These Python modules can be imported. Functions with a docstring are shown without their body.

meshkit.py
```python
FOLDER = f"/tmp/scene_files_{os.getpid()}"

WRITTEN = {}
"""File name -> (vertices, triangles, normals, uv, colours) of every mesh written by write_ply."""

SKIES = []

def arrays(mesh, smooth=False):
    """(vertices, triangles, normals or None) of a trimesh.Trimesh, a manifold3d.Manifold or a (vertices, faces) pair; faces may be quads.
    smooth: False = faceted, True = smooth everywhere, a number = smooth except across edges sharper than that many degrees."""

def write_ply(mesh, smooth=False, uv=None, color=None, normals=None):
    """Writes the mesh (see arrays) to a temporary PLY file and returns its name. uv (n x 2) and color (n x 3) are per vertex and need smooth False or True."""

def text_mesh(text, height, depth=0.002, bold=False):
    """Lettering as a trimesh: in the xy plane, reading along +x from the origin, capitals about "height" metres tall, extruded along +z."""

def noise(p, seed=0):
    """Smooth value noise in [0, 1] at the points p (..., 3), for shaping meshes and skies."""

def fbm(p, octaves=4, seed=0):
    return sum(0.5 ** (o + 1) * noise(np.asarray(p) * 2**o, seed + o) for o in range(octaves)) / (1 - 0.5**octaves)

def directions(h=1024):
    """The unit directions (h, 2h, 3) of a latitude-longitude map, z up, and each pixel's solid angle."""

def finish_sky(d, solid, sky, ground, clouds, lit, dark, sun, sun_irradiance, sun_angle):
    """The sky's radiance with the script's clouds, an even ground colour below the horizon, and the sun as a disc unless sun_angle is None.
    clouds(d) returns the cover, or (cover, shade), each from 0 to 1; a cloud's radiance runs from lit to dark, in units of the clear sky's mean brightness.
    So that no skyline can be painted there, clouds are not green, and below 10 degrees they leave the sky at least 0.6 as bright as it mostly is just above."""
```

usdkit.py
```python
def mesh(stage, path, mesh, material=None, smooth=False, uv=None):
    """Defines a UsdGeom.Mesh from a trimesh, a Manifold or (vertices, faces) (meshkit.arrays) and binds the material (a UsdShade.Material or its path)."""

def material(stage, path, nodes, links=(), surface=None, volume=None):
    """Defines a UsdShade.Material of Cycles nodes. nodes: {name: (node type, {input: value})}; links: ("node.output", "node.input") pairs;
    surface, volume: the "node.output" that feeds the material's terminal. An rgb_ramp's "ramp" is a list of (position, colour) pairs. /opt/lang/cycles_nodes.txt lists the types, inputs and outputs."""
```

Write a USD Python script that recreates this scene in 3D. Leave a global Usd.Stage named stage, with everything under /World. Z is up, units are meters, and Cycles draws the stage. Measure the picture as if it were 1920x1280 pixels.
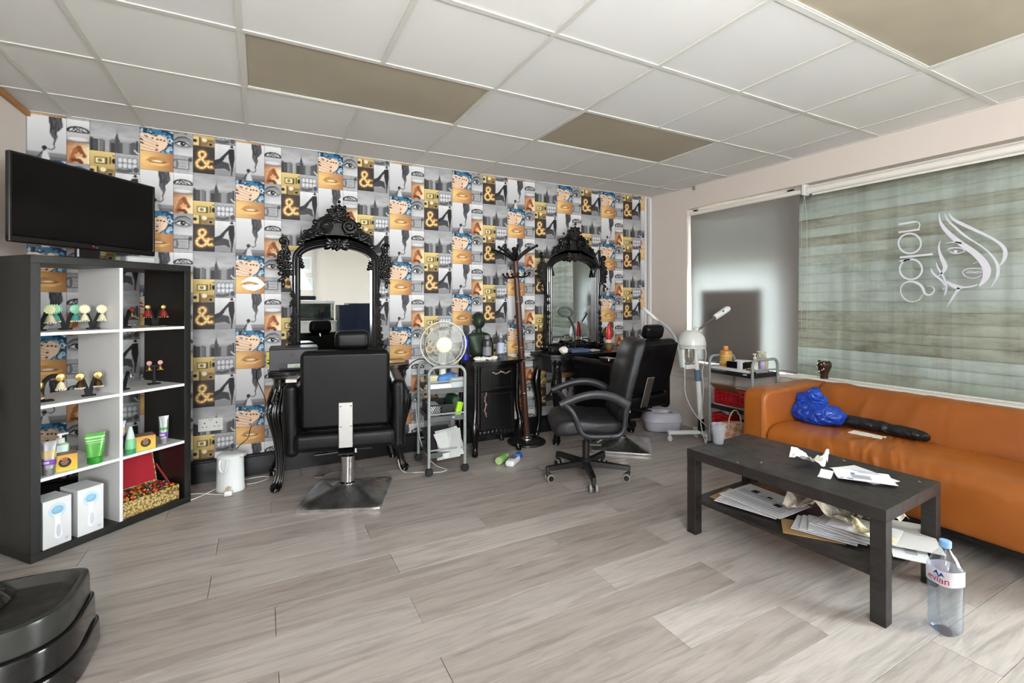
import math, random
import numpy as np, trimesh
import manifold3d as m3
import meshkit, usdkit
from shapely.geometry import Polygon
from pxr import Usd, UsdGeom, UsdLux, UsdShade, Gf, Sdf, Vt

stage = Usd.Stage.CreateInMemory()
UsdGeom.SetStageUpAxis(stage, 'Z'); UsdGeom.SetStageMetersPerUnit(stage, 1.0)
world = UsdGeom.Xform.Define(stage, '/World')
stage.SetDefaultPrim(world.GetPrim())
UsdGeom.Scope.Define(stage, '/World/Looks')
PI = math.pi

# ------------------------------------------------------------------ camera, sky, lights, exposure
YAW = 27.93
cam = UsdGeom.Camera.Define(stage, '/World/camera')
cam.CreateHorizontalApertureAttr(36.0); cam.CreateVerticalApertureAttr(24.0)
cam.CreateFocalLengthAttr(888.4 / 1920 * 36.0)
cam.CreateVerticalApertureOffsetAttr(-(640 - 567.3) / 1920 * 36.0)
cam.AddTranslateOp().Set(Gf.Vec3d(0, 0, 1.24)); cam.AddRotateZOp().Set(-YAW); cam.AddRotateXOp().Set(90.0)
cam.CreateExposureAttr(0.80)

dome = UsdLux.DomeLight.Define(stage, '/World/sky_light')
dome.CreateIntensityAttr(9.0); dome.CreateColorAttr(Gf.Vec3f(0.93, 0.97, 1.0))

def area(name, loc, aim, w, h, intensity, color=(1, 1, 1)):
    l = UsdLux.RectLight.Define(stage, '/World/' + name)
    l.CreateWidthAttr(w); l.CreateHeightAttr(h); l.CreateIntensityAttr(intensity); l.CreateColorAttr(Gf.Vec3f(*color))
    d = np.array(aim, float) - np.array(loc, float); d /= np.linalg.norm(d)
    up = np.array([0, 0, 1.0]) if abs(d[2]) < 0.9 else np.array([0, 1.0, 0])
    x = np.cross(d, up); x /= np.linalg.norm(x); y = np.cross(x, d)
    m = Gf.Matrix4d(*x, 0, *y, 0, *(-d), 0, *map(float, loc), 1)
    l.AddTransformOp().Set(m)
    return l

area('flash_light', (0.45, -0.35, 1.62), (1.15, 0.75, 2.7), 0.45, 0.45, 42.0, (0.96, 0.985, 1.0))
area('door_daylight', (3.72, -1.1, 1.2), (0.6, 0.4, 0.9), 1.5, 2.0, 2.5, (0.95, 0.975, 1.0))
area('rear_fill_light', (-0.35, -3.26, 1.5), (0.9, 2.5, 1.2), 1.5, 1.4, 25.0, (0.94, 0.975, 1.0))  # soft fill added at the rear wall to light the room from behind

# ------------------------------------------------------------------ helpers
rng = np.random.default_rng(7)
USED = {}
def numbered(parent, name):
    k = parent + '/' + name
    n = USED.get(k, -1) + 1; USED[k] = n
    return name if n == 0 else f'{name}_{n:03d}'
def tag(prim, label=None, cat=None, group=None, kind=None):
    for k, v in (('label', label), ('category', cat), ('group', group), ('kind', kind)):
        if v: prim.SetCustomDataByKey(k, v)
def thing(name, label=None, cat=None, loc=(0, 0, 0), rotz=0.0, group=None, kind=None, tilt=None):
    p = '/World/' + numbered('/World', name)
    x = UsdGeom.Xform.Define(stage, p)
    x.AddTranslateOp().Set(Gf.Vec3d(*map(float, loc)))
    if rotz: x.AddRotateZOp().Set(float(rotz))
    if tilt: x.AddRotateXYZOp().Set(Gf.Vec3f(*tilt))
    tag(x.GetPrim(), label, cat, group, kind)
    return p
def part(parent, name, mesh, m, label=None, smooth=35, kind=None, tint=None):
    p = parent + '/' + numbered(parent, name)
    me = usdkit.mesh(stage, p, mesh, m, smooth=False if tint is not None else smooth)
    if tint is not None:
        UsdGeom.PrimvarsAPI(me).CreatePrimvar('tint', Sdf.ValueTypeNames.Color3fArray, 'vertex').Set(Vt.Vec3fArray.FromNumpy(np.asarray(tint, np.float32)))
    tag(me.GetPrim(), label, kind=kind)
    return p
def solo(name, mesh, m, label=None, cat=None, group=None, kind=None, smooth=35):
    p = part('/World', name, mesh, m, smooth=smooth)
    tag(stage.GetPrimAtPath(p), label, cat, group, kind)
    return p
def copy_of(src, name, label, cat, loc, rotz=0.0, group=None):
    p = '/World/' + numbered('/World', name)
    x = UsdGeom.Xform.Define(stage, p)
    x.GetPrim().GetReferences().AddInternalReference(src); x.GetPrim().SetInstanceable(True)
    x.ClearXformOpOrder()
    x.AddTranslateOp().Set(Gf.Vec3d(*map(float, loc)))
    r = x.GetPrim().GetAttribute('xformOp:rotateZ')
    (UsdGeom.XformOp(r) if r else x.AddRotateZOp())
    if r:
        r.Set(float(rotz)); x.SetXformOpOrder([UsdGeom.XformOp(x.GetPrim().GetAttribute('xformOp:translate')), UsdGeom.XformOp(r)])
    else:
        x.GetPrim().GetAttribute('xformOp:rotateZ').Set(float(rotz))
    tag(x.GetPrim(), label, cat, group)
    return p

# --- meshes
def J(*ms):
    ms = [T(m) for m in ms]
    return trimesh.util.concatenate(ms)
def T(m):
    if isinstance(m, trimesh.Trimesh): return m
    v, f, _ = meshkit.arrays(m)
    return trimesh.Trimesh(v, f, process=False)
def box(cx, cy, cz, sx, sy, sz):
    b = trimesh.creation.box((sx, sy, sz)); b.apply_translation((cx, cy, cz)); return b
def bb(x0, x1, y0, y1, z0, z1): return box((x0 + x1) / 2, (y0 + y1) / 2, (z0 + z1) / 2, abs(x1 - x0), abs(y1 - y0), abs(z1 - z0))
def cb(cx, cy, cz, sx, sy, sz, c=0.003):
    """box with chamfered edges"""
    c = min(c, sx / 2.2, sy / 2.2, sz / 2.2); h = np.array([sx, sy, sz]) / 2; pts = []
    for a in (-1, 1):
        for b in (-1, 1):
            for d in (-1, 1):
                s = np.array([a, b, d])
                for k in range(3):
                    q = s * (h - c); q[k] = s[k] * h[k]; pts.append(q)
    m = trimesh.convex.convex_hull(np.array(pts)); m.apply_translation((cx, cy, cz)); return m
def rb(cx, cy, cz, sx, sy, sz, r, seg=12):
    r = min(r, sx / 2.01, sy / 2.01, sz / 2.01)
    s = m3.Manifold.sphere(r, seg); ms = []
    for a in (-1, 1):
        for b in (-1, 1):
            for d in (-1, 1):
                ms.append(s.translate((cx + a * (sx / 2 - r), cy + b * (sy / 2 - r), cz + d * (sz / 2 - r))))
    return T(m3.Manifold.batch_hull(ms))
def lathe(prof, n=24, at=(0, 0, 0), close=True):
    prof = np.array(prof, float); a = np.linspace(0, 2 * PI, n, endpoint=False)
    k = len(prof)
    v = np.stack([np.outer(prof[:, 0], np.cos(a)), np.outer(prof[:, 0], np.sin(a)), np.repeat(prof[:, 1:2], n, 1)], -1).reshape(-1, 3)
    f = []
    for i in range(k - 1):
        for j in range(n):
            p, q = i * n + j, i * n + (j + 1) % n
            f += [(p, q, q + n), (p, q + n, p + n)]
    v = list(v)
    if close:
        for i, fl in ((0, True), (k - 1, False)):
            if prof[i, 0] > 1e-6:
                c = len(v); v.append((0, 0, prof[i, 1]))
                for j in range(n):
                    p, q = i * n + j, i * n + (j + 1) % n
                    f.append((c, q, p) if fl else (c, p, q))
    m = trimesh.Trimesh(np.array(v), np.array(f), process=False); m.apply_translation(at); return m
def cyl(p0, p1, r0, r1=None, n=14):
    p0, p1 = np.array(p0, float), np.array(p1, float); L = np.linalg.norm(p1 - p0)
    m = lathe([(r0, 0), (r0 if r1 is None else r1, L)], n)
    m.apply_transform(trimesh.geometry.align_vectors([0, 0, 1], (p1 - p0) / L)); m.apply_translation(p0); return m
def spline(pts, n=40, closed=False):
    from scipy.interpolate import CubicSpline
    pts = np.array(pts, float)
    if closed: pts = np.vstack([pts, pts[:1]])
    d = np.r_[0, np.cumsum(np.maximum(np.linalg.norm(np.diff(pts[:, :3], axis=0), axis=1), 1e-6) ** 0.6)]
    cs = CubicSpline(d, pts, bc_type='periodic' if closed else 'natural')
    return cs(np.linspace(0, d[-1], n, endpoint=not closed))
def tube(pts, r, n=8, closed=False, flat=1.0):
    """sweep of a circle of radius r (a number or one per point) along pts, capped"""
    pts = np.array(pts, float); k = len(pts); r = np.broadcast_to(np.asarray(r, float), (k,))
    tg = (np.roll(pts, -1, 0) - np.roll(pts, 1, 0)) if closed else np.gradient(pts, axis=0)
    tg /= np.maximum(np.linalg.norm(tg, axis=1, keepdims=True), 1e-12)
    u = np.cross(tg[0], [0, 0, 1.0]) if abs(tg[0][2]) < 0.9 else np.cross(tg[0], [0, 1.0, 0])
    u /= np.linalg.norm(u); v = []; a = np.linspace(0, 2 * PI, n, endpoint=False)
    for i in range(k):
        u = u - tg[i] * (u @ tg[i]); u /= max(np.linalg.norm(u), 1e-12); w = np.cross(tg[i], u)
        v.append(pts[i] + r[i] * (np.outer(np.cos(a), u) + flat * np.outer(np.sin(a), w)))
    v = np.array(v).reshape(-1, 3); f = []
    for i in range(k if closed else k - 1):
        i2 = (i + 1) % k
        for j in range(n):
            p, q, p2, q2 = i * n + j, i * n + (j + 1) % n, i2 * n + j, i2 * n + (j + 1) % n
            f += [(p, q, q2), (p, q2, p2)]
    if not closed:
        v = np.vstack([v, pts[0], pts[-1]]); c0, c1 = len(v) - 2, len(v) - 1
        for j in range(n):
            f.append((c0, (j + 1) % n, j)); f.append((c1, (k - 1) * n + j, (k - 1) * n + (j + 1) % n))
    return trimesh.Trimesh(v, np.array(f), process=False)
def ell(cx, cy, cz, rx, ry, rz, sub=2, q=None):
    m = trimesh.creation.icosphere(sub, 1.0); m.apply_scale((rx, ry, rz))
    if q is not None: m.apply_transform(q)
    m.apply_translation((cx, cy, cz)); return m
def R(axis, deg): return trimesh.transformations.rotation_matrix(math.radians(deg), {'x': (1, 0, 0), 'y': (0, 1, 0), 'z': (0, 0, 1)}[axis])
def mv(m, t=(0, 0, 0), rx=0, ry=0, rz=0, about=(0, 0, 0)):
    m = T(m).copy(); m.apply_translation(-np.array(about, float))
    for ax, d in (('x', rx), ('y', ry), ('z', rz)):
        if d: m.apply_transform(R(ax, d))
    m.apply_translation(np.array(about, float) + np.array(t, float)); return m
def ext(poly, h, z0=0.0):
    """polygon in xy (points or shapely), extruded along z"""
    p = poly if hasattr(poly, 'exterior') else Polygon(poly)
    m = trimesh.creation.extrude_polygon(p, h, engine='earcut'); m.apply_translation((0, 0, z0)); return m
XZ = np.array([[1, 0, 0, 0], [0, 0, -1, 0], [0, 1, 0, 0], [0, 0, 0, 1.0]])       # xy -> xz, extrusion towards -y
YZ = np.array([[0, 0, 1, 0], [1, 0, 0, 0], [0, 1, 0, 0], [0, 0, 0, 1.0]])        # xy -> yz, extrusion towards +x
def extxz(poly, depth, y0=0.0):
    """outline in x,z; body from y0 to y0+depth"""
    m = ext(poly, depth); m.apply_transform(XZ); m.apply_translation((0, y0 + depth, 0)); return m
def extyz(poly, depth, x0=0.0):
    m = ext(poly, depth); m.apply_transform(YZ); m.apply_translation((x0, 0, 0)); return m
def loft(rings, cap=True):
    """rings: k x n x 3 closed sections"""
    rings = np.array(rings, float); k, n, _ = rings.shape; v = rings.reshape(-1, 3); f = []
    for i in range(k - 1):
        for j in range(n):
            p, q = i * n + j, i * n + (j + 1) % n
            f += [(p, q, q + n), (p, q + n, p + n)]
    if cap:
        v = np.vstack([v, rings[0].mean(0), rings[-1].mean(0)]); a, b = len(v) - 2, len(v) - 1
        for j in range(n):
            f.append((a, (j + 1) % n, j)); f.append((b, (k - 1) * n + j, (k - 1) * n + (j + 1) % n))
    m = trimesh.Trimesh(v, np.array(f), process=False)
    return m
def sheet(w, h, fn=None, nx=14, ny=14, t=0.0012):
    """thin sheet of paper, w x h about the origin, height fn(x, y)"""
    x, y = np.meshgrid(np.linspace(-w / 2, w / 2, nx), np.linspace(-h / 2, h / 2, ny), indexing='ij')
    zz = np.zeros_like(x) if fn is None else fn(x, y)
    top = np.stack([x, y, zz + t], -1).reshape(-1, 3); bot = np.stack([x, y, zz], -1).reshape(-1, 3); n = nx * ny; f = []
    for i in range(nx - 1):
        for j in range(ny - 1):
            a, b, c, d = i * ny + j, (i + 1) * ny + j, (i + 1) * ny + j + 1, i * ny + j + 1
            f += [(a, b, c), (a, c, d), (n + a, n + c, n + b), (n + a, n + d, n + c)]
    edge = [i * ny for i in range(nx)] + [(nx - 1) * ny + j for j in range(1, ny)] + [i * ny + ny - 1 for i in range(nx - 2, -1, -1)] + [j for j in range(ny - 2, 0, -1)]
    for a, b in zip(edge, edge[1:] + edge[:1]): f += [(a, n + b, b), (a, n + a, n + b)]
    return trimesh.Trimesh(np.vstack([top, bot]), np.array(f), process=False)
def displaced(m, amp, scale, seed=0, sub=0):
    m = T(m).copy()
    for _ in range(sub): m = m.subdivide()
    m.merge_vertices(); v = np.array(m.vertices); n = np.array(m.vertex_normals)
    m.vertices = v + n * (amp * (meshkit.fbm(v * scale + seed * 7.3, 3, seed) - 0.5) * 2)[:, None]; return m
def text(s, h, depth=0.0008, bold=False, center=True):
    m = meshkit.text_mesh(s, h, depth, bold)
    if center: m.apply_translation((-m.bounds.mean(0)[0], -h / 2, 0))
    return m

# --- materials
def lin(c):
    if isinstance(c, str): c = [int(c[i:i + 2], 16) / 255 for i in (1, 3, 5)]
    return tuple(x / 12.92 if x <= 0.04045 else ((x + 0.055) / 1.055) ** 2.4 for x in c)
MATS = {}
def mat(name, col, rough=0.5, metal=0.0, spec=0.5, coat=0.0, var=None, bump=None, trans=0.0, ior=1.45, emit=0.0, alpha=1.0, rvar=None, stretch=(1, 1, 1), sheen=0.0):
    """principled material; var=(scale, amount) mottles the colour, bump=(scale, strength) roughens, rvar=(scale, amount) varies the gloss"""
    if name in MATS: return MATS[name]
    c = lin(col) if isinstance(col, str) else col
    nodes = {'p': ('principled_bsdf', dict(base_color=c, roughness=rough, metallic=metal, specular_ior_level=spec, coat_weight=coat, transmission_weight=trans, ior=ior, alpha=alpha, sheen_weight=sheen))}
    if emit: nodes['p'][1].update(emission_color=c, emission_strength=emit)
    links = []
    if var or bump or rvar:
        nodes['tc'] = ('texture_coordinate', {}); nodes['mp'] = ('mapping', dict(scale=stretch)); links.append(('tc.object', 'mp.vector'))
    if var:
        nodes['nv'] = ('noise_texture', dict(scale=var[0], detail=4.0))
        d = var[1]; nodes['rv'] = ('rgb_ramp', {'ramp': [(0.25, tuple(max(0, x * (1 - d)) for x in c)), (0.75, tuple(min(1, x * (1 + d)) for x in c))]})
        links += [('mp.vector', 'nv.vector'), ('nv.fac', 'rv.fac'), ('rv.color', 'p.base_color')]
    if rvar:
        nodes['nr'] = ('noise_texture', dict(scale=rvar[0], detail=4.0)); nodes['mr'] = ('map_range', dict(from_min=0.3, from_max=0.7, to_min=max(0, rough - rvar[1]), to_max=min(1, rough + rvar[1])))
        links += [('mp.vector', 'nr.vector'), ('nr.fac', 'mr.value'), ('mr.result', 'p.roughness')]
    if bump:
        nodes['nb'] = ('noise_texture', dict(scale=bump[0], detail=5.0)); nodes['b'] = ('bump', dict(strength=bump[1], distance=0.01))
        links += [('mp.vector', 'nb.vector'), ('nb.fac', 'b.height'), ('b.normal', 'p.normal')]
    MATS[name] = usdkit.material(stage, '/World/Looks/' + name, nodes, links, surface='p.BSDF')
    return MATS[name]
def glassy(name, tint=(1, 1, 1), ior=1.5, rough=0.0, gloss=1.0):
    """thin clear sheet: light passes straight, reflections by fresnel"""
    if name in MATS: return MATS[name]
    MATS[name] = usdkit.material(stage, '/World/Looks/' + name, {'t': ('transparent_bsdf', dict(color=tint)), 'g': ('glossy_bsdf', dict(color=(gloss,) * 3, roughness=rough)), 'f': ('layer_weight', dict(blend=0.5)), 'pw': ('math', dict(math_type='power', value2=5.0)), 'ma': ('math', dict(math_type='multiply_add', value2=0.85, value3=((ior - 1) / (ior + 1)) ** 2)), 'm': ('mix_closure', {})},
        [('f.facing', 'pw.value1'), ('pw.value', 'ma.value1'), ('ma.value', 'm.fac'), ('t.BSDF', 'm.closure1'), ('g.BSDF', 'm.closure2')], surface='m.closure')
    return MATS[name]
black_gloss = mat('black_lacquer', '#0d0d0f', 0.22, spec=0.6, bump=(30, 0.02))
carved_black = mat('carved_black_resin', '#070708', 0.22, spec=0.6)
black_leather = mat('black_leather', '#08080a', 0.38, spec=0.28, bump=(220, 0.06), rvar=(9, 0.06))
black_plastic = mat('black_plastic', '#161617', 0.42)
dark_rubber = mat('dark_rubber', '#202022', 0.7)
chrome_base = mat('worn_polished_steel', '#d6d7d7', 0.24, metal=0.95, rvar=(7, 0.08))
chrome = mat('polished_steel', '#c8c9ca', 0.14, metal=1.0, rvar=(14, 0.06))
brushed = mat('brushed_steel', '#b5b5b3', 0.34, metal=1.0, stretch=(1, 30, 1), bump=(60, 0.03))
white_plastic = mat('white_plastic', '#e3e3df', 0.35)
white_paint = mat('white_paint', '#e9e6df', 0.45)
grey_tube = mat('grey_painted_tube', '#94999a', 0.36, spec=0.5)
white_lam = mat('white_laminate', '#e4e4e3', 0.4)
black_lam = mat('black_laminate', '#191817', 0.4, var=(6, 0.15))
paper_white = mat('paper', '#e8e8ea', 0.75)
paper_cream = mat('cream_tissue', '#d6cabb', 0.85, bump=(80, 0.2), var=(14, 0.12))
tissue_white = mat('white_tissue', '#ece8e1', 0.85, bump=(90, 0.2))
card_brown = mat('brown_card', '#a98a5e', 0.8)
ink_dark = mat('dark_ink', '#2b2b30', 0.7)
ink_grey = mat('grey_ink', '#a6a8ae', 0.7)
ink_blue = mat('blue_ink', '#5f79b5', 0.7)
gold = mat('gold_metal', '#c0a062', 0.28, metal=1.0)
pearl = mat('pearl', '#e7ddca', 0.25)
clear_plastic = glassy('clear_plastic', (0.93, 0.95, 0.95), 1.45, 0.03)
# ------------------------------------------------------------------ the room
H, XL, XR, YB, YR = 2.394, -1.25, 3.79, 3.89, -3.3
wall_cream = usdkit.material(stage, '/World/Looks/cream_emulsion', {'d': ('diffuse_bsdf', dict(color=lin('#ddd3cb')))}, [], surface='d.BSDF')
wood_trim = mat('orange_wood_trim', '#a9733f', 0.5, var=(8, 0.2), stretch=(20, 1, 1))
skirt_black = mat('black_gloss_skirting', '#15161a', 0.28, bump=(40, 0.05))

# floor: laminate planks laid along the back wall, each a piece of its own
def plank_mat(i):
    base = ['#aaa29d', '#b2aba6', '#a19893', '#aea7a2', '#a69d98', '#b6afaa'][i]
    return usdkit.material(stage, f'/World/Looks/laminate_plank_{i}', {
        'tc': ('texture_coordinate', {}), 'mp': ('mapping', dict(scale=(0.9, 9, 1), location=(i * 3.1, i * 1.7, 0))), 'n1': ('noise_texture', dict(scale=2.6, detail=5.0, roughness=0.62, distortion=0.7)),
        'r1': ('rgb_ramp', {'ramp': [(0.3, lin([x * 0.88 for x in [int(base[k:k + 2], 16) / 255 for k in (1, 3, 5)]])), (0.5, lin(base)), (0.72, lin([min(1, x * 1.06) for x in [int(base[k:k + 2], 16) / 255 for k in (1, 3, 5)]]))]}),
        'm2': ('mapping', dict(scale=(3, 70, 1))), 'n2': ('noise_texture', dict(scale=3.0, detail=4.0)), 'r2': ('rgb_ramp', {'ramp': [(0.3, (0.84, 0.83, 0.82)), (0.6, (1, 1, 1))]}),
        'mx': ('mix_color', dict(blend_type='multiply', fac=0.8)), 'mr': ('map_range', dict(from_min=0.3, from_max=0.7, to_min=0.26, to_max=0.42)),
        'p': ('principled_bsdf', dict(roughness=0.33, specular_ior_level=0.45))},
        [('tc.object', 'mp.vector'), ('mp.vector', 'n1.vector'), ('n1.fac', 'r1.fac'), ('tc.object', 'm2.vector'), ('m2.vector', 'n2.vector'), ('n2.fac', 'r2.fac'), ('r1.color', 'mx.a'), ('r2.color', 'mx.b'), ('mx.result', 'p.base_color'), ('n1.fac', 'mr.value'), ('mr.result', 'p.roughness')], surface='p.BSDF')
PL = [plank_mat(i) for i in range(6)]
floor = thing('floor', kind='structure')
part(floor, 'underlay', bb(XL - 0.1, XR + 0.1, YR - 0.1, YB + 0.1, -0.06, -0.012), mat('underlay_dark', '#3a3633', 0.9))
joint = {0: 0.051, 1: 0.564, 2: -0.198, 3: 0.512, 4: -0.195, 5: -0.767, 6: 0.054, 7: -0.483, -1: 0.555, -2: 0.053, -3: 0.555, -4: 0.056, -5: 0.565, -6: -0.04}
for row in range(-28, 11):
    y0, y1 = max(1.969 + row * 0.192, YR), min(1.969 + (row + 1) * 0.192, YB)
    if y1 - y0 < 0.01: continue
    x = joint.get(row, float(rng.uniform(0, 1.308))) - 1.308 * 3
    while x < XR:
        a, b = max(x, XL), min(x + 1.308, XR)
        if b - a > 0.03:
            g = 0.0010
            part(floor, 'plank', cb((a + b) / 2, (y0 + y1) / 2, -0.006, b - a - 2 * g, y1 - y0 - 2 * g, 0.012, 0.0004), PL[int(rng.integers(6))], smooth=False)
        x += 1.308

# ceiling: lay-in tiles on white bars
tile_m = [usdkit.material(stage, f'/World/Looks/ceiling_tile_{i}', {'d': ('diffuse_bsdf', dict(color=lin(c)))}, [], surface='d.BSDF') for i, c in enumerate(('#dcdcda', '#d9d9d8', '#dededb'))]
bar_m = mat('ceiling_bar_white', '#cecdc6', 0.4)
ceil = thing('ceiling', kind='structure')
XG = [XL, -1.05] + [-0.0802 + 0.6 * i for i in range(-1, 7)] + [XR]
YG = [YB] + [3.5156 - 0.6 * j for j in range(0, 12)] + [YR]
lamps = {(3, 1), (3, 4), (6, 1), (6, 4), (3, 7), (6, 7)}                  # first cell of each two-cell lamp: column index, row index
lampcells = {(c, r) for c, r in lamps} | {(c + 1, r) for c, r in lamps}
lampcells = {(c, r + 1) for c, r in lampcells}
lampcells = {(c, r) for c, r in lampcells}
part(ceil, 'slab', bb(XL - 0.1, XR + 0.1, YR - 0.1, YB + 0.1, H + 0.1, H + 0.16), tile_m[0])
for i in range(len(XG) - 1):
    for j in range(len(YG) - 1):
        if (i, j) in lampcells: continue
        x0, x1, y1, y0 = XG[i], XG[i + 1], YG[j], YG[j + 1]
        part(ceil, 'tile', bb(x0 + 0.004, x1 - 0.004, y0 + 0.004, y1 - 0.004, H + 0.004, H + 0.016), tile_m[int(rng.integers(3))], smooth=False)
bw = 0.012
lx = {(round(XG[c + 1], 4), r + 1) for c, r in lamps}
for x in XG[1:-1]:
    segs = []
    for j in range(len(YG) - 1):
        if any((c + 1 < len(XG) and abs(XG[c + 1] - x) < 1e-6 and j == r + 1) for c, r in lamps): continue
        segs.append(bb(x - bw, x + bw, YG[j + 1], YG[j], H - 0.001, H + 0.005))
    part(ceil, 'grid_bar', J(*segs), bar_m, smooth=False)
for y in YG[1:-1]: part(ceil, 'grid_bar', bb(XL, XR, y - bw, y + bw, H - 0.0015, H + 0.0045), bar_m, smooth=False)
part(ceil, 'edge_trim', J(bb(XL, XR, YB - 0.012, YB, H - 0.002, H + 0.004), bb(XR - 0.014, XR, YR, YB, H - 0.002, H + 0.004)), bar_m, smooth=False)
diff_m = mat('unlit_lamp_diffuser', '#a39a88', 0.5, var=(2.2, 0.10))
names = {(3, 1): 'unlit rectangular ceiling light above the left-hand dressing table', (6, 1): 'unlit rectangular ceiling light in front of the second dressing table', (6, 4): 'large unlit ceiling light nearest the window at the top edge',
         (3, 4): 'unlit ceiling light overhead, out of the picture', (3, 7): 'ceiling light behind the viewer near the reception', (6, 7): 'ceiling light behind the viewer near the door'}
for c, r in sorted(lamps):
    x0, x1, y1, y0 = XG[c], XG[c + 2], YG[r + 1], YG[r + 2]
    t = thing('ceiling_light', names[(c, r)], 'ceiling light', ((x0 + x1) / 2, (y0 + y1) / 2, H))
    w, d = (x1 - x0) / 2 - 0.012, (y1 - y0) / 2 - 0.012
    part(t, 'diffuser', bb(-w, w, -d, d, 0.006, 0.014), diff_m)
    part(t, 'frame', J(*[bb(a, b, e, f, 0.001, 0.03) for a, b, e, f in ((-w, w, -d, -d + 0.008), (-w, w, d - 0.008, d), (-w, -w + 0.008, -d, d), (w - 0.008, w, -d, d))]), bar_m, smooth=False)
    part(t, 'housing', bb(-w, w, -d, d, 0.03, 0.09), bar_m)

# walls
solo('wall_left', bb(XL - 0.1, XL, YR, YB, 0, H + 0.05), wall_cream, kind='structure')
solo('trim_1', bb(XL, XL + 0.022, YR, YB - 0.001, H - 0.03, H - 0.003), wood_trim, kind='structure')
solo('wall_rear', bb(XL - 0.1, XR + 0.1, YR - 0.1, YR, 0, H + 0.05), wall_cream, kind='structure')
t = thing('window_2', kind='structure')  # invented frame and sill, added around the rear fill light, out of view
part(t, 'window_frame', J(bb(-1.16, -1.10, YR, YR + 0.05, 0.74, 2.26), bb(0.40, 0.46, YR, YR + 0.05, 0.74, 2.26), bb(-1.10, 0.40, YR, YR + 0.05, 2.20, 2.26), bb(-1.10, 0.40, YR, YR + 0.05, 0.74, 0.80)), white_paint, smooth=False)
part(t, 'sill', cb(-0.35, YR + 0.07, 0.73, 1.7, 0.14, 0.025, 0.004), white_paint)
WY0, WY1, WZ0, WZ1, XO = -0.25, 3.39, 0.63, 2.177, 3.95
DY0, DY1 = -1.85, -0.45
solo('wall_right', J(bb(XR, XO, WY1, YB + 0.1, 0, H + 0.05), bb(XR, XO, WY0, WY1, 0, WZ0), bb(XR, XO, WY0, WY1, WZ1, H + 0.05), bb(XR, XO, DY1, WY0, 0, H + 0.05), bb(XR, XO, DY0, DY1, 2.1, H + 0.05), bb(XR, XO, YR, DY0, 0, H + 0.05)), wall_cream, kind='structure')
t = thing('door_1', kind='structure')
part(t, 'door_frame', J(bb(3.86, 3.92, DY0, DY0 + 0.06, 0, 2.1), bb(3.86, 3.92, DY1 - 0.06, DY1, 0, 2.1), bb(3.86, 3.92, DY0, DY1, 2.04, 2.1), bb(3.86, 3.92, DY0, DY1, 0, 0.12), bb(3.86, 3.92, -1.18, -1.12, 0.12, 2.04)), white_paint, smooth=False)
part(t, 'pane', J(bb(3.888, 3.892, DY0 + 0.06, -1.18, 0.12, 2.04), bb(3.888, 3.892, -1.12, DY1 - 0.06, 0.12, 2.04)), glassy('window_glass', (0.94, 0.97, 0.955), 1.5))
solo('baseboard_back', J(bb(XL, XR, YB - 0.018, YB, 0, 0.135), cb((XL + XR) / 2, YB - 0.013, 0.146, XR - XL, 0.026, 0.022, 0.008)), skirt_black, kind='structure')

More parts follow.
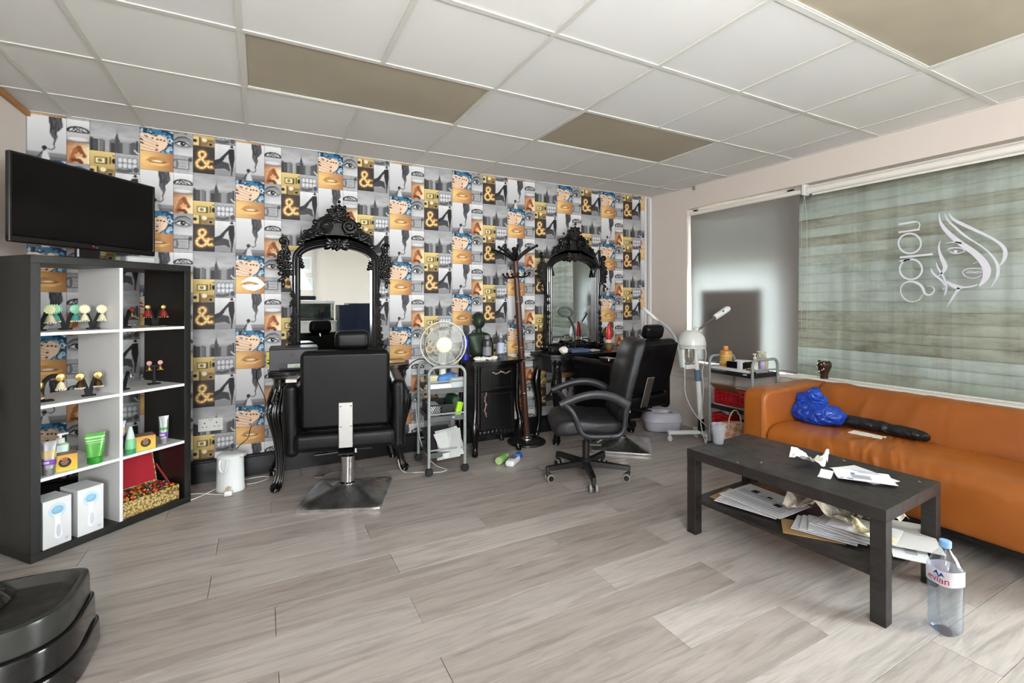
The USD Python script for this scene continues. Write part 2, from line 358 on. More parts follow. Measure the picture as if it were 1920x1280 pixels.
# window: white frame, sill, pane
t = thing('window_1', kind='structure')
part(t, 'window_frame', J(bb(3.885, 3.93, WY1 - 0.05, WY1, WZ0, WZ1), bb(3.885, 3.93, 2.36, 2.42, WZ0, WZ1), bb(3.885, 3.93, WY0, WY0 + 0.05, WZ0, WZ1), bb(3.885, 3.93, WY0, WY1, WZ1 - 0.05, WZ1), bb(3.885, 3.93, WY0, WY1, WZ0, WZ0 + 0.03)), white_paint, smooth=False)
part(t, 'sill', cb(3.845, (WY0 + WY1) / 2, WZ0 + 0.012, 0.15, WY1 - WY0, 0.026, 0.005), white_paint)
part(t, 'pane', bb(3.904, 3.909, 2.42, WY1 - 0.05, WZ0 + 0.03, WZ1 - 0.05), glassy('window_glass'))
part(t, 'pane', bb(3.904, 3.909, WY0 + 0.05, 2.36, WZ0 + 0.03, WZ1 - 0.05), glassy('window_glass'))
t = thing('cable_trunking', 'white cable trunking strip along the wall under the window end', 'trunking', (0, 0, 0))
part(t, 'cover', cb(3.782, 2.95, 0.505, 0.016, 1.84, 0.034, 0.004), mat('trunking_white', '#d9d6d2', 0.4))
part(t, 'end_cap', cb(3.781, 3.875, 0.505, 0.02, 0.02, 0.04, 0.003), mat('trunking_white', ''))
# outside: pavement and the shop-front's roller shutters
solo('pavement', bb(3.96, 14, -12, 16, -0.1, -0.02), mat('outside_paving', '#9b9892', 0.8, var=(2, 0.1)), kind='structure')
shut_mats = [usdkit.material(stage, f'/World/Looks/shutter_slat_{i}', {'tc': ('texture_coordinate', {}), 'mp': ('mapping', dict(scale=(1, 1, 3), location=(0, i * 5.0, 0))), 'n': ('noise_texture', dict(scale=3.0, detail=6.0, roughness=0.7)),
    'r': ('rgb_ramp', {'ramp': [(0.34, lin(d)), (0.5, lin(b)), (0.7, lin(a))]}), 'm2': ('mapping', dict(scale=(1, 9, 0.6))), 'n2': ('noise_texture', dict(scale=1.4, detail=3.0)), 'r2': ('rgb_ramp', {'ramp': [(0.35, (0.78, 0.77, 0.74)), (0.6, (1, 1, 1))]}), 'mx': ('mix_color', dict(blend_type='multiply', fac=1.0)),
    'p': ('principled_bsdf', dict(roughness=0.5))}, [('tc.object', 'mp.vector'), ('mp.vector', 'n.vector'), ('n.fac', 'r.fac'), ('tc.object', 'm2.vector'), ('m2.vector', 'n2.vector'), ('n2.fac', 'r2.fac'), ('r.color', 'mx.a'), ('r2.color', 'mx.b'), ('mx.result', 'p.base_color')], surface='p.BSDF')
    for i, (a, b, d) in enumerate([('#d6d9d5', '#cbcdc8', '#b2b1a8'), ('#d9dcdb', '#d0d3d0', '#b9bab3'), ('#cfcec6', '#bbb7ac', '#978f82'), ('#dfe2e4', '#d6d9da', '#c3c5c3')])]
def slat(z, y0, y1, pitch=0.0765):
    p = [(4.0745, 0.0), (4.071, 0.004), (4.068, 0.014), (4.067, 0.034), (4.0675, 0.054), (4.070, 0.068), (4.073, 0.0725), (4.0765, 0.0735), (4.0765, 0.0765), (4.080, 0.0765), (4.080, 0.0)]
    q = ext(Polygon([(x, zz) for x, zz in p]), y1 - y0); q.apply_transform(XZ); q.apply_translation((0, y1, z)); return q
t = thing('roller_shutter', 'dirty grey steel roller shutter closed behind the window with lettering', 'roller shutter')
k = 0
for i in range(22):
    z = 0.56 + i * 0.0765
    mi = 2 if 4 <= i <= 7 else (3 if i in (2, 3, 9, 10, 11) else (0 if i % 2 else 1))
    if i >= 15: mi = (2, 0, 2, 1, 0, 2, 0)[i - 15]
    part(t, 'slat', slat(z, -0.6, 2.45), shut_mats[mi], smooth=50)
part(t, 'bottom_rail', cb(4.07, 0.925, 0.53, 0.03, 3.05, 0.06, 0.006), shut_mats[2])
part(t, 'guide_rail', cb(4.07, 2.465, 1.3, 0.05, 0.03, 1.8, 0.004), shut_mats[1])
part(t, 'added_light_seal', J(bb(3.94, 4.09, 2.455, 2.48, 0.5, 2.3), bb(3.94, 4.09, -0.35, -0.31, 0.5, 2.3), bb(3.94, 4.09, -0.35, 2.48, 0.49, 0.515), bb(3.94, 4.09, -0.35, 2.48, 2.2, 2.24)), shut_mats[1], smooth=False)  # unseen strips added round the shutter to keep sky light off its slats
part(t, 'shutter_box', cb(4.1, 0.925, 2.30, 0.16, 3.1, 0.13, 0.01), shut_mats[1])
t = thing('roller_shutter', 'half-raised roller shutter behind the grey blind', 'roller shutter')
for i in range(8): part(t, 'slat', slat(1.63 + i * 0.0765, 2.485, 3.6), shut_mats[i % 3], smooth=50)
part(t, 'bottom_rail', cb(4.07, 3.04, 1.61, 0.03, 1.11, 0.05, 0.006), shut_mats[2])

# wallpaper: photo-collage print on nine hung lengths
def smooth01(x): x = np.clip(x, 0, 1); return x * x * (3 - 2 * x)
AA = 0.0035
def cov(d): return np.clip(0.5 - d / AA, 0, 1)
def over(c, m, col): return c * (1 - m[..., None]) + np.array(lin(col) if isinstance(col, str) else col) * m[..., None]
def seg(x, y, x0, y0, x1, y1, r, r1=None):
    dx, dy = x1 - x0, y1 - y0; tt = np.clip(((x - x0) * dx + (y - y0) * dy) / (dx * dx + dy * dy + 1e-12), 0, 1)
    return np.hypot(x - x0 - tt * dx, y - y0 - tt * dy) - (r + ((r if r1 is None else r1) - r) * tt)
def line(x, y, pts, r):
    d = np.full_like(x, 9.0); r = np.broadcast_to(r, (len(pts),))
    for i in range(len(pts) - 1): d = np.minimum(d, seg(x, y, *pts[i], *pts[i + 1], r[i], r[i + 1]))
    return d
def elp(x, y, cx, cy, rx, ry, a=0.0):
    c, s = math.cos(a), math.sin(a); X, Y = (x - cx) * c + (y - cy) * s, -(x - cx) * s + (y - cy) * c
    return (np.hypot(X / rx, Y / ry) - 1) * min(rx, ry)
def poly(x, y, pts):
    inside = np.zeros(x.shape, bool); d = np.full(x.shape, 9.0); n = len(pts)
    for i in range(n):
        (x0, y0), (x1, y1) = pts[i], pts[(i + 1) % n]
        d = np.minimum(d, seg(x, y, x0, y0, x1, y1, 0.0))
        if y0 != y1: inside ^= ((y0 > y) != (y1 > y)) & (x < (x1 - x0) * (y - y0) / (y1 - y0) + x0)
    return np.where(inside, -d, d)
def rect(x, y, x0, x1, y0, y1): return np.maximum(np.maximum(x0 - x, x - x1), np.maximum(y0 - y, y - y1))
def grad(y, y0, y1, a, b):
    t = np.clip((y - y0) / (y1 - y0), 0, 1)[..., None]; return np.array(lin(a)) * (1 - t) + np.array(lin(b)) * t
def fb(x, y, s, seed): return meshkit.fbm(np.stack([x * s, y * s, np.zeros_like(x)], -1), 4, seed)
def shade(c, f): return np.clip(c * f[..., None], 0, 1)
def m_girl(x, y, W, h):
    c = grad(y, 0.03, h, '#b9b9bb', '#dcdcde'); c = over(c, cov(y - 0.045 - 0.008 * x / W * 0), '#8c8c8e'); c = over(c, cov(y - 0.022), '#4a4a4c'); c = over(c, np.clip((0.05 - y) / 0.03, 0, 0.55), '#77777a')
    sc = [(0.098, h), (0.160, h), (0.163, h - 0.03), (0.166, h - 0.055), (0.150, h - 0.08), (0.136, h - 0.095), (0.141, h - 0.12), (0.132, h - 0.15), (0.124, h - 0.172), (0.118, h - 0.172), (0.124, h - 0.14), (0.112, h - 0.12), (0.103, h - 0.095), (0.106, h - 0.06), (0.100, h - 0.03)]
    f = fb(x * 6, y, 30, 3); c = over(c, cov(poly(x, y, sc)), '#58585c'); m = cov(poly(x, y, sc)); c = shade(c, 1 - 0.5 * m * (f > 0.52))
    c = over(c, cov(line(x, y, [(0.124, h - 0.17), (0.127, h - 0.19), (0.112, h - 0.205), (0.095, h - 0.197)], 0.0028)), '#3c3c40')
    c = over(c, cov(elp(x, y, 0.080, 0.072, 0.012, 0.013)), '#2c2c30'); c = over(c, cov(seg(x, y, 0.078, 0.058, 0.050, 0.012, 0.004)), '#3a3a3e')
    return over(c, cov(poly(x, y, [(0.074, 0.052), (0.094, 0.050), (0.106, 0.0), (0.066, 0.0)])), '#c9c9cb')
def m_hand(x, y, W, h):
    f = fb(x, y, 45, 5); c = np.where((f > 0.52)[..., None], np.array(lin('#3a7296')), np.array(lin('#163a58'))); f2 = fb(x, y, 70, 9); c = over(c, np.clip((f2 - 0.6) * 8, 0, 1), '#b9d3df')
    skin = '#e9ccb0'; c = over(c, cov(poly(x, y, [(0, 0), (0, 0.115), (0.045, 0.118), (0.075, 0.105), (0.11, 0.118), (0.148, 0.095), (0.150, 0.06), (0.135, 0.03), (0.10, 0.0)])), skin)
    for i in range(5): c = over(c, cov(line(x, y, [(0.0, 0.095 - i * 0.022), (0.06, 0.075 - i * 0.02), (0.10, 0.055 - i * 0.016)], 0.0016)), '#a8795c')
    for px, py in ((0.088, 0.108), (0.095, 0.085), (0.113, 0.085), (0.132, 0.082), (0.093, 0.045), (0.090, 0.016), (0.068, 0.090)): c = over(c, cov(elp(x, y, px, py, 0.0065, 0.0055)), '#4a1420')
    for px, py in ((0.035, 0.098), (0.008, 0.075), (0.012, 0.052)): c = over(c, cov(elp(x, y, px, py, 0.013, 0.0055, -0.5)), '#3a6f96' if py > 0.09 else '#54302c')
    for px, py, s in ((0.163, 0.085, 0.010), (0.166, 0.035, 0.007), (0.150, 0.018, 0.006)): c = over(c, cov(np.abs(elp(x, y, px, py, s, s * 1.4)) - 0.002), '#d9e6ea')
    return c
def m_lips(x, y, W, h):
    c = grad(x, 0.0, W, '#e2b878', '#ba8256'); c = shade(c, 1.12 - 0.35 * np.clip((np.hypot((x - 0.05), (y - 0.07)) - 0.02) / 0.12, 0, 1)); c = over(c, np.clip(1 - np.hypot(x - 0.035, y - 0.075) / 0.05, 0, 1) * 0.6, '#efd08a')
    up = poly(x, y, [(0.028, 0.060), (0.055, 0.086), (0.080, 0.094), (0.094, 0.089), (0.108, 0.094), (0.135, 0.084), (0.166, 0.056), (0.13, 0.064), (0.09, 0.062), (0.055, 0.062)])
    lo = poly(x, y, [(0.030, 0.058), (0.06, 0.040), (0.095, 0.030), (0.13, 0.036), (0.165, 0.055), (0.13, 0.056), (0.06, 0.054)])
    c = over(c, cov(up), '#bd8c52'); c = over(c, cov(lo) * 0.9, '#dcae68'); c = over(c, cov(elp(x, y, 0.094, 0.041, 0.035, 0.008)) * 0.6, '#f2cd86')
    c = over(c, cov(poly(x, y, [(0.045, 0.060), (0.08, 0.072), (0.12, 0.070), (0.15, 0.060), (0.12, 0.052), (0.07, 0.052)])), '#7c4422'); c = over(c, cov(elp(x, y, 0.094, 0.0635, 0.030, 0.0065)), '#f0dcc4')
    return shade(c, 0.93 + 0.14 * fb(x, y, 60, 11))
def m_bridge(x, y, W, h):
    c = grad(y, 0, h, '#a9a9ac', '#e4e4e5'); c = over(c, np.clip((0.035 - y) / 0.03, 0, 1) * 0.7, '#77777a')
    arch = np.abs(elp(x, y, 0.055, 0.066, 0.052, 0.030)); c = over(c, cov(np.maximum(arch - 0.004, 0.066 - y)), '#2c2c2e'); c = over(c, cov(rect(x, y, 0.002, 0.108, 0.060, 0.068)), '#343436')
    for i in range(7): c = over(c, cov(np.maximum(seg(x, y, 0.010 + i * 0.014, 0.066, 0.020 + (i % 3) * 0.026, 0.095, 0.0022), elp(x, y, 0.055, 0.066, 0.052, 0.030))), '#3f3f42')
    return over(c, cov(elp(x, y, 0.055, 0.02, 0.05, 0.012)) * 0.6, '#f0f0f0')
def m_brown(x, y, W, h):
    c = grad(x, 0, W, '#b98158', '#f0dcb4'); c = over(c, np.clip((y - 0.1) / 0.03, 0, 1) * 0.6, '#8a5433')
    for pts, r, col in (([(0.02, 0.01), (0.035, 0.05), (0.045, 0.085), (0.06, 0.10)], 0.014, '#a5663f'), ([(0.06, 0.10), (0.075, 0.065), (0.085, 0.05)], 0.012, '#8d4f2e'), ([(0.03, 0.02), (0.06, 0.02), (0.07, 0.008)], 0.011, '#6d3a20'), ([(0.045, 0.05), (0.07, 0.055)], 0.008, '#d9a06c')): c = over(c, cov(line(x, y, pts, r)), col)
    return shade(c, 0.85 + 0.3 * fb(x, y, 70, 21))
def m_eye(x, y, W, h):
    c = grad(y, 0, h, '#d4d4d6', '#97979a'); c = over(c, np.clip((0.04 - np.abs(x - 0.0)) / 0.04, 0, 1) * 0.35, '#8a8a8c')
    c = over(c, cov(line(x, y, [(0.004, 0.100), (0.03, 0.122), (0.065, 0.128), (0.10, 0.112)], (0.003, 0.006, 0.006, 0.002))), '#4e4e52')
    c = over(c, np.clip(1 - np.abs(elp(x, y, 0.055, 0.085, 0.048, 0.026)) / 0.014, 0, 1) * 0.6, '#545458')
    eye = poly(x, y, [(0.012, 0.078), (0.035, 0.094), (0.062, 0.092), (0.092, 0.070), (0.065, 0.066), (0.035, 0.068)]); c = over(c, cov(eye), '#dedee0'); c = over(c, np.maximum(cov(elp(x, y, 0.054, 0.081, 0.015, 0.014)), 0) * cov(eye), '#1e1e22')
    c = over(c, cov(line(x, y, [(0.010, 0.078), (0.035, 0.096), (0.062, 0.094), (0.096, 0.068)], (0.003, 0.005, 0.005, 0.002))), '#18181a'); c = over(c, cov(line(x, y, [(0.014, 0.076), (0.04, 0.066), (0.09, 0.068)], 0.0022)), '#3c3c40')
    return over(c, cov(elp(x, y, 0.058, 0.085, 0.003, 0.003)), '#ffffff')
def m_machine(x, y, W, h):
    f = fb(x, y, 60, 31); c = grad(y, 0, h, '#b4b4b6', '#9a9a9c'); c = shade(c, 0.75 + 0.5 * f); c = over(c, cov(rect(x, y, 0.028, 0.080, 0.036, 0.086)), '#b9b9bb'); c = over(c, cov(np.abs(rect(x, y, 0.020, 0.088, 0.030, 0.092)) - 0.003), '#5c5c60')
    for i in range(4): c = over(c, cov(rect(x, y, 0.032, 0.076, 0.044 + i * 0.011, 0.048 + i * 0.011)), '#77777a')
    c = over(c, cov(np.abs(elp(x, y, 0.012, 0.06, 0.014, 0.028)) - 0.0035), '#6a6a6e'); return over(c, cov(elp(x, y, 0.095, 0.098, 0.012, 0.014)), '#4c4c50')
def m_city(x, y, W, h):
    f = fb(x * 0.5, y * 1.6, 28, 41); c = grad(y, 0.07, h, '#c2c2c4', '#9c9c9f'); c = shade(c, 0.72 + 0.5 * f); c = over(c, np.clip((0.095 - y) / 0.02, 0, 1) * 0.6, '#8e8e90'); r = np.random.default_rng(5)
    for i in range(46):
        bx, bwd, bh = r.uniform(0, W), r.uniform(0.008, 0.018), r.uniform(0.045, 0.092); g = r.uniform(0.12, 0.46); c = over(c, cov(rect(x, y, bx, bx + bwd, 0, bh)), (g * g,) * 3)
    for bx, bwd, bh, g in ((0.075, 0.022, 0.088, '#b0b0b2'), (0.165, 0.032, 0.080, '#9a9a9c'), (0.015, 0.02, 0.07, '#505054'), (0.205, 0.03, 0.075, '#5c5c60'), (0.105, 0.016, 0.062, '#404044')): c = over(c, cov(rect(x, y, bx, bx + bwd, 0, bh)), g)
    w = 0.5 + 0.5 * np.sign(np.sin(x * 1400)) * np.sign(np.sin(y * 900)); c = shade(c, 1 - 0.22 * w * (y < 0.075))
    c = over(c, cov(rect(x, y, 0.127, 0.145, 0.0, 0.105)), '#4a4a4e'); c = over(c, cov(rect(x, y, 0.131, 0.141, 0.1, 0.122)), '#4a4a4e'); c = over(c, cov(seg(x, y, 0.136, 0.12, 0.136, 0.150, 0.002, 0.0008)), '#4a4a4e')
    return over(c, cov(line(x, y, [(0.225, 0.03), (0.24, 0.012), (0.252, 0.008)], 0.003)), '#e8e8e8')
def m_camera(x, y, W, h):
    c = grad(y, 0, h, '#a98a52', '#dcc482'); c = over(c, cov(rect(x, y, 0.028, 0.074, 0.088, 0.118)), '#efe2b4'); c = over(c, cov(np.abs(rect(x, y, 0.026, 0.078, 0.084, 0.122)) - 0.0025), '#2c2618'); c = over(c, cov(elp(x, y, 0.051, 0.103, 0.011, 0.010)), '#2a2418'); c = over(c, cov(elp(x, y, 0.051, 0.103, 0.005, 0.005)), '#b49a5c')
    c = over(c, cov(rect(x, y, 0.080, 0.088, 0.082, 0.124)), '#3a4026'); c = over(c, cov(rect(x, y, 0.098, 0.106, 0.085, 0.13)), '#2c2a1a'); c = over(c, cov(elp(x, y, 0.120, 0.105, 0.010, 0.018)), '#1e1c14'); c = over(c, cov(rect(x, y, 0.112, 0.126, 0.135, 0.142)), '#26241a')
    c = over(c, cov(rect(x, y, 0.0, 0.036, 0.006, 0.062)), '#dcc58a'); c = over(c, cov(elp(x, y, 0.012, 0.035, 0.012, 0.012)), '#2b2014'); c = over(c, cov(rect(x, y, 0.036, 0.043, 0.0, 0.064)), '#3a2e1a')
    c = over(c, cov(rect(x, y, 0.045, 0.122, 0.004, 0.052)), '#8a7148'); c = over(c, cov(elp(x, y, 0.066, 0.046, 0.015, 0.014)), '#e9dcc0'); c = over(c, cov(elp(x, y, 0.103, 0.020, 0.018, 0.017)), '#2e2418'); return over(c, cov(np.abs(elp(x, y, 0.103, 0.020, 0.014, 0.013)) - 0.002), '#c9b48a')
def m_fist(x, y, W, h):
    c = grad(y, 0, h, '#8e8e92', '#aaaaad')
    for i in range(4):
        for j in range(2):
            e = elp(x, y, 0.026 + i * 0.025, 0.052 + j * 0.034, 0.0135, 0.019); c = over(c, cov(e), '#cfcfd2'); c = over(c, cov(np.abs(e) - 0.0018), '#66666a'); c = over(c, np.clip(-(e) / 0.014, 0, 1) * 0.5, '#e8e8ea')
    c = over(c, cov(line(x, y, [(0.015, 0.018), (0.05, 0.014), (0.08, 0.022)], 0.010)), '#5a5a5e'); c = over(c, cov(elp(x, y, 0.108, 0.03, 0.014, 0.018)), '#505054'); return shade(c, 0.85 + 0.3 * fb(x, y, 60, 51))
def m_amp(x, y, W, h):
    c = grad(y, 0, h, '#33302f', '#403b3a'); pts = [(0.108, 0.052), (0.096, 0.046), (0.080, 0.062), (0.062, 0.086), (0.048, 0.104), (0.036, 0.124), (0.042, 0.146), (0.058, 0.150), (0.072, 0.138), (0.066, 0.116), (0.044, 0.098), (0.026, 0.078), (0.022, 0.058), (0.036, 0.040), (0.056, 0.038), (0.074, 0.052), (0.086, 0.074), (0.092, 0.088)]
    sp = spline(np.array(pts), 60); d = line(x, y, [tuple(p) for p in sp], 0.0095); d = np.minimum(d, seg(x, y, 0.080, 0.088, 0.112, 0.088, 0.006)); d = np.minimum(d, seg(x, y, 0.094, 0.044, 0.116, 0.044, 0.006))
    c = over(c, np.clip(1 - d / 0.02, 0, 1) * 0.25, '#8a6a3a'); c = over(c, cov(d - 0.002), '#a9793c'); c = over(c, cov(d + 0.0035), '#e3bf7c')
    for p in sp[::4]: c = over(c, cov(elp(x, y, p[0], p[1], 0.0042, 0.0042)), '#fff3d4')
    return c
def m_walker(x, y, W, h):
    c = grad(y, 0.1, h, '#c2c2c4', '#dededf'); c = over(c, np.clip((0.105 - y) / 0.06, 0, 1) * 0.55, '#6a6a6e'); f = fb(x, y, 35, 61); c = shade(c, 0.88 + 0.24 * f); c = over(c, cov(poly(x, y, [(0, 0.04), (0, 0.09), (0.045, 0.10), (0.085, 0.09), (0.095, 0.03), (0.06, 0.05)])), '#454549')
    c = over(c, cov(elp(x, y, 0.05, 0.018, 0.05, 0.02)), '#8c8c90'); blk = '#2a2a2d'
    c = over(c, cov(poly(x, y, [(0.085, 0.19), (0.118, 0.195), (0.122, 0.13), (0.116, 0.085), (0.108, 0.03), (0.106, 0.0), (0.099, 0.0), (0.099, 0.06), (0.090, 0.095), (0.083, 0.13)])), blk); c = over(c, cov(elp(x, y, 0.104, 0.208, 0.008, 0.011)), blk); c = over(c, cov(rect(x, y, 0.088, 0.120, 0.203, 0.2065)), blk)
    c = over(c, cov(line(x, y, [(0.088, 0.18), (0.06, 0.135), (0.035, 0.105), (0.0, 0.085)], (0.006, 0.012, 0.012, 0.016))), '#333337'); return over(c, cov(line(x, y, [(0.075, 0.145), (0.06, 0.118)], 0.0025)), '#bdbdc0')
PER = 0.538
LAY = [(0.0, 0.181, [(m_girl, 0.0, 0.267), (m_hand, 0.267, 0.148), (m_lips, 0.415, 0.123)]), (0.181, 0.1105, [(m_bridge, 0.0, 0.139), (m_brown, 0.139, 0.132), (m_eye, 0.271, 0.148), (m_machine, 0.419, 0.119)]),
       (0.2915, 0.126, [(m_camera, 0.177, 0.161), (m_amp, 0.338, 0.185)]), (0.4175, 0.1265, [(m_fist, 0.177, 0.128), (m_walker, 0.305, 0.218)]), (0.2915, 0.2525, [(m_city, -0.015, 0.192)])]
def panel_tile(fn, W, h, step=0.0046):
    nx, nz = max(2, int(round(W / step))) + 1, max(2, int(round(h / step))) + 1
    x, y = np.meshgrid(np.linspace(0, W, nx), np.linspace(0, h, nz), indexing='ij'); return x, y, np.clip(fn(x, y, W, h), 0, 1)
TILES = [[(x0, off, h, panel_tile(fn, W, h)) for fn, off, h in col] for x0, W, col in LAY]
def strip(xs, ztop, zbot, phase, xmax):
    V, F, C = [], [], []; n = 0
    for col in TILES:
        for x0, off, h, (px, py, pc) in col:
            for k in range(-1, 6):
                zt = ztop - phase - off - k * PER
                z0 = zt - h
                if z0 >= ztop or zt <= zbot: continue
                keep_z = (py[0] + z0 <= ztop + 1e-9) & (py[0] + z0 >= zbot); keep_x = px[:, 0] + x0 <= xmax + 1e-9
                if keep_z.sum() < 2 or keep_x.sum() < 2: continue
                X = (px + x0)[keep_x][:, keep_z]; Z = (py + z0)[keep_x][:, keep_z]; c = pc[keep_x][:, keep_z].copy()
                c[0, :] *= 0.35; c[:, 0] *= 0.45                                   # thin dark rule printed between the pictures
                a, b = X.shape; i, j = np.meshgrid(np.arange(a - 1), np.arange(b - 1), indexing='ij'); p = (i * b + j).ravel() + n
                F.append(np.stack([p, p + b, p + b + 1], 1)); F.append(np.stack([p, p + b + 1, p + 1], 1))
                V.append(np.stack([X + xs, np.full_like(X, YB - 0.0012), Z], -1).reshape(-1, 3)); C.append(c.reshape(-1, 3)); n += a * b
    return (np.vstack(V), np.vstack(F)), np.vstack(C)
paper_m = usdkit.material(stage, '/World/Looks/printed_wallpaper', {'a': ('attribute', {'attribute': 'tint'}), 'p': ('principled_bsdf', dict(roughness=0.5, specular_ior_level=0.2))}, [('a.color', 'p.base_color')], surface='p.BSDF')
wb = thing('wall_back', kind='structure')
part(wb, 'wall_panel', bb(XL - 0.1, XR + 0.1, YB, YB + 0.1, 0, H + 0.05), mat('wall_backing', '#8d8a88', 0.7))
for i in range(10):
    xs = -1.246 + i * 0.5437
    ph = (0.012, -0.262)[i % 2] if i < 8 else (-0.262, 0.15)[i - 8]
    (v, f), c = strip(xs, H - 0.001, 0.15, ph, min(0.544, 3.70 - xs))
    part(wb, 'wallpaper_length', (v, f), paper_m, tint=c, smooth=False)
part(wb, 'plain_strip', bb(3.70, XR - 0.002, YB - 0.004, YB, 0.13, H), wall_cream)
# ------------------------------------------------------------------ shelving unit in the corner and what stands on it
SA = 40.7
su, sw = np.array([math.cos(math.radians(SA)), math.sin(math.radians(SA))]), np.array([-math.sin(math.radians(SA)), math.cos(math.radians(SA))])
S0 = np.array([-0.965, 3.052])
def SH(u, w, z): p = S0 + su * u + sw * w; return (p[0], p[1], z)
SZ = [0.0385, 0.391, 0.743, 1.0955]
t = thing('shelving_unit', 'tall black open shelving unit with white shelves standing across the corner', 'shelving unit', (S0[0], S0[1], 0), SA)
UW, UD, UH, fr = 0.765, 0.385, 1.47, 0.0385
part(t, 'side_panel', cb(fr / 2, UD / 2, UH / 2, fr, UD, UH - 2 * fr, 0.0015), black_lam); part(t, 'side_panel', cb(UW - fr / 2, UD / 2, UH / 2, fr, UD, UH - 2 * fr, 0.0015), black_lam)
part(t, 'top_board', cb(UW / 2, UD / 2, UH - fr / 2, UW, UD, fr, 0.0015), black_lam); part(t, 'bottom_board', cb(UW / 2, UD / 2, fr / 2, UW, UD, fr, 0.0015), black_lam)
part(t, 'divider', bb(UW / 2 - 0.008, UW / 2 + 0.008, 0.003, UD - 0.003, fr, UH - fr), white_lam, 'white upright divider', smooth=False)
for z in SZ[1:]:
    part(t, 'shelf', bb(fr, UW / 2 - 0.008, 0.003, UD - 0.003, z - 0.016, z), white_lam, 'white shelf', smooth=False)
    part(t, 'shelf', bb(UW / 2 + 0.008, UW - fr, 0.003, UD - 0.003, z - 0.016, z), white_lam, 'white shelf', smooth=False)

# television
t = thing('television', 'flat black widescreen television standing on top of the shelving unit', 'television', (-0.836, 3.422, 1.47), 51.2)
tvb = mat('tv_black_bezel', '#111112', 0.25, spec=0.6)
part(t, 'screen', bb(-0.362, 0.362, -0.0135, -0.0115, 0.098, 0.486), mat('tv_screen', '#060606', 0.14, spec=0.35))
part(t, 'bezel', J(cb(0, 0, 0.493, 0.752, 0.028, 0.016, 0.004), cb(0, 0, 0.08, 0.752, 0.028, 0.034, 0.005), cb(-0.368, 0, 0.283, 0.016, 0.028, 0.42, 0.004), cb(0.368, 0, 0.283, 0.016, 0.028, 0.42, 0.004)), tvb)
part(t, 'back_cover', J(rb(0, 0.025, 0.28, 0.72, 0.035, 0.41, 0.012), rb(0, 0.05, 0.24, 0.42, 0.04, 0.26, 0.015)), black_plastic)
part(t, 'neck', J(cb(0, 0.02, 0.045, 0.12, 0.03, 0.075, 0.006), cb(0, 0.01, 0.012, 0.16, 0.08, 0.012, 0.004)), tvb)
part(t, 'foot', rb(0, 0.0, 0.006, 0.40, 0.16, 0.012, 0.005), tvb)
ts = thing('set_top_box', 'small silver box beside the television on top of the shelving unit', 'set-top box', SH(0.60, 0.23, 1.4705), 30); part(ts, 'case', cb(0, 0, 0.026, 0.15, 0.10, 0.045, 0.008), mat('case_silver', '#b4b5b5', 0.35)); part(ts, 'vent', J(*[bb(x, x + 0.006, -0.02, 0.02, 0.0482, 0.0492) for x in np.linspace(-0.045, 0.04, 6)]), ink_dark, kind='stuff')
part(t, 'logo', mv(J(mv(lathe([(0.0055, 0), (0.0055, 0.0008)], 18), (-0.016, 0.004, 0)), ), (0.02, -0.0145, 0.078), rx=90), mat('logo_red', '#b01040', 0.4), 'round red emblem')
part(t, 'logo_letters', mv(text('LG', 0.0075), (0.022, -0.0145, 0.078), rx=90), mat('logo_grey', '#8f8f92', 0.4))

# earring stands
def flip(m): return m
stand_m = mat('black_velvet_stand', '#141315', 0.75)
def v_stand(name, label, loc, rz, h=0.105, spread=0.034):
    t = thing(name, label, 'earring stand', loc, rz, 'earring stands on the shelving unit')
    part(t, 'base', cb(0, 0, 0.004, 0.056, 0.032, 0.008, 0.002), stand_m)
    for s in (-1, 1): part(t, 'arm', J(loft([np.array([(s * a - b, c, z) for b, c in ((-w, -.004), (w, -.004), (w, .004), (-w, .004))]) for a, z, w in ((0.004, 0.006, 0.010), (0.012, h * 0.45, 0.009), (spread, h, 0.012), (spread + 0.002, h + 0.004, 0.010))])), stand_m)
def earring(label, loc, rz, disc, bell, bead=pearl, s=1.0, group='earrings on the shelving unit', bs=None):
    t = thing('earring', label, 'earring', loc, rz, group); bs = bs or s; dz = -0.0135 * s - 0.001 + 0.014 * bs
    part(t, 'stud', J(mv(lathe([(0.0, 0.004), (0.010 * s, 0.003), (0.0135 * s, 0.001), (0.0135 * s, -0.001), (0, -0.002)], 18), rx=90), *[ell(0.0135 * s * math.cos(a), -0.002, 0.0135 * s * math.sin(a), 0.0022 * s, 0.0022 * s, 0.0022 * s, 1) for a in np.linspace(0, 2 * PI, 14, endpoint=False)]), disc)
    part(t, 'bell', mv(lathe([(0.001, 0.0), (0.004 * bs, -0.002 * bs), (0.009 * bs, -0.008 * bs), (0.0125 * bs, -0.018 * bs), (0.0145 * bs, -0.025 * bs), (0.0125 * bs, -0.025 * bs), (0.007 * bs, -0.009 * bs)], 18, close=False), (0, 0, dz - 0.014 * bs)), bell)
    part(t, 'bead', J(*[ell(0.0135 * bs * math.cos(a), 0.0135 * bs * math.sin(a), dz - 0.042 * bs, 0.0026 * bs, 0.0026 * bs, 0.0033 * bs, 1) for a in np.linspace(0, 2 * PI, 12, endpoint=False)], cyl((0, 0, dz - 0.016 * bs), (0, 0, dz - 0.006 * bs), 0.0015, n=6)), bead, kind='stuff')
e_mint, e_teal = mat('mint_enamel', '#8fcfae', 0.35), mat('teal_enamel', '#57a796', 0.35); e_cream = mat('cream_enamel', '#d9cfae', 0.35); e_lime = mat('pale_lime_enamel', '#cfd6a4', 0.35)
e_red = mat('ruby_stones', '#8a2a2a', 0.25); e_pink = mat('pink_stone', '#c48f97', 0.25); e_silver = mat('silver_metal', '#a8a8a8', 0.3, metal=1.0)
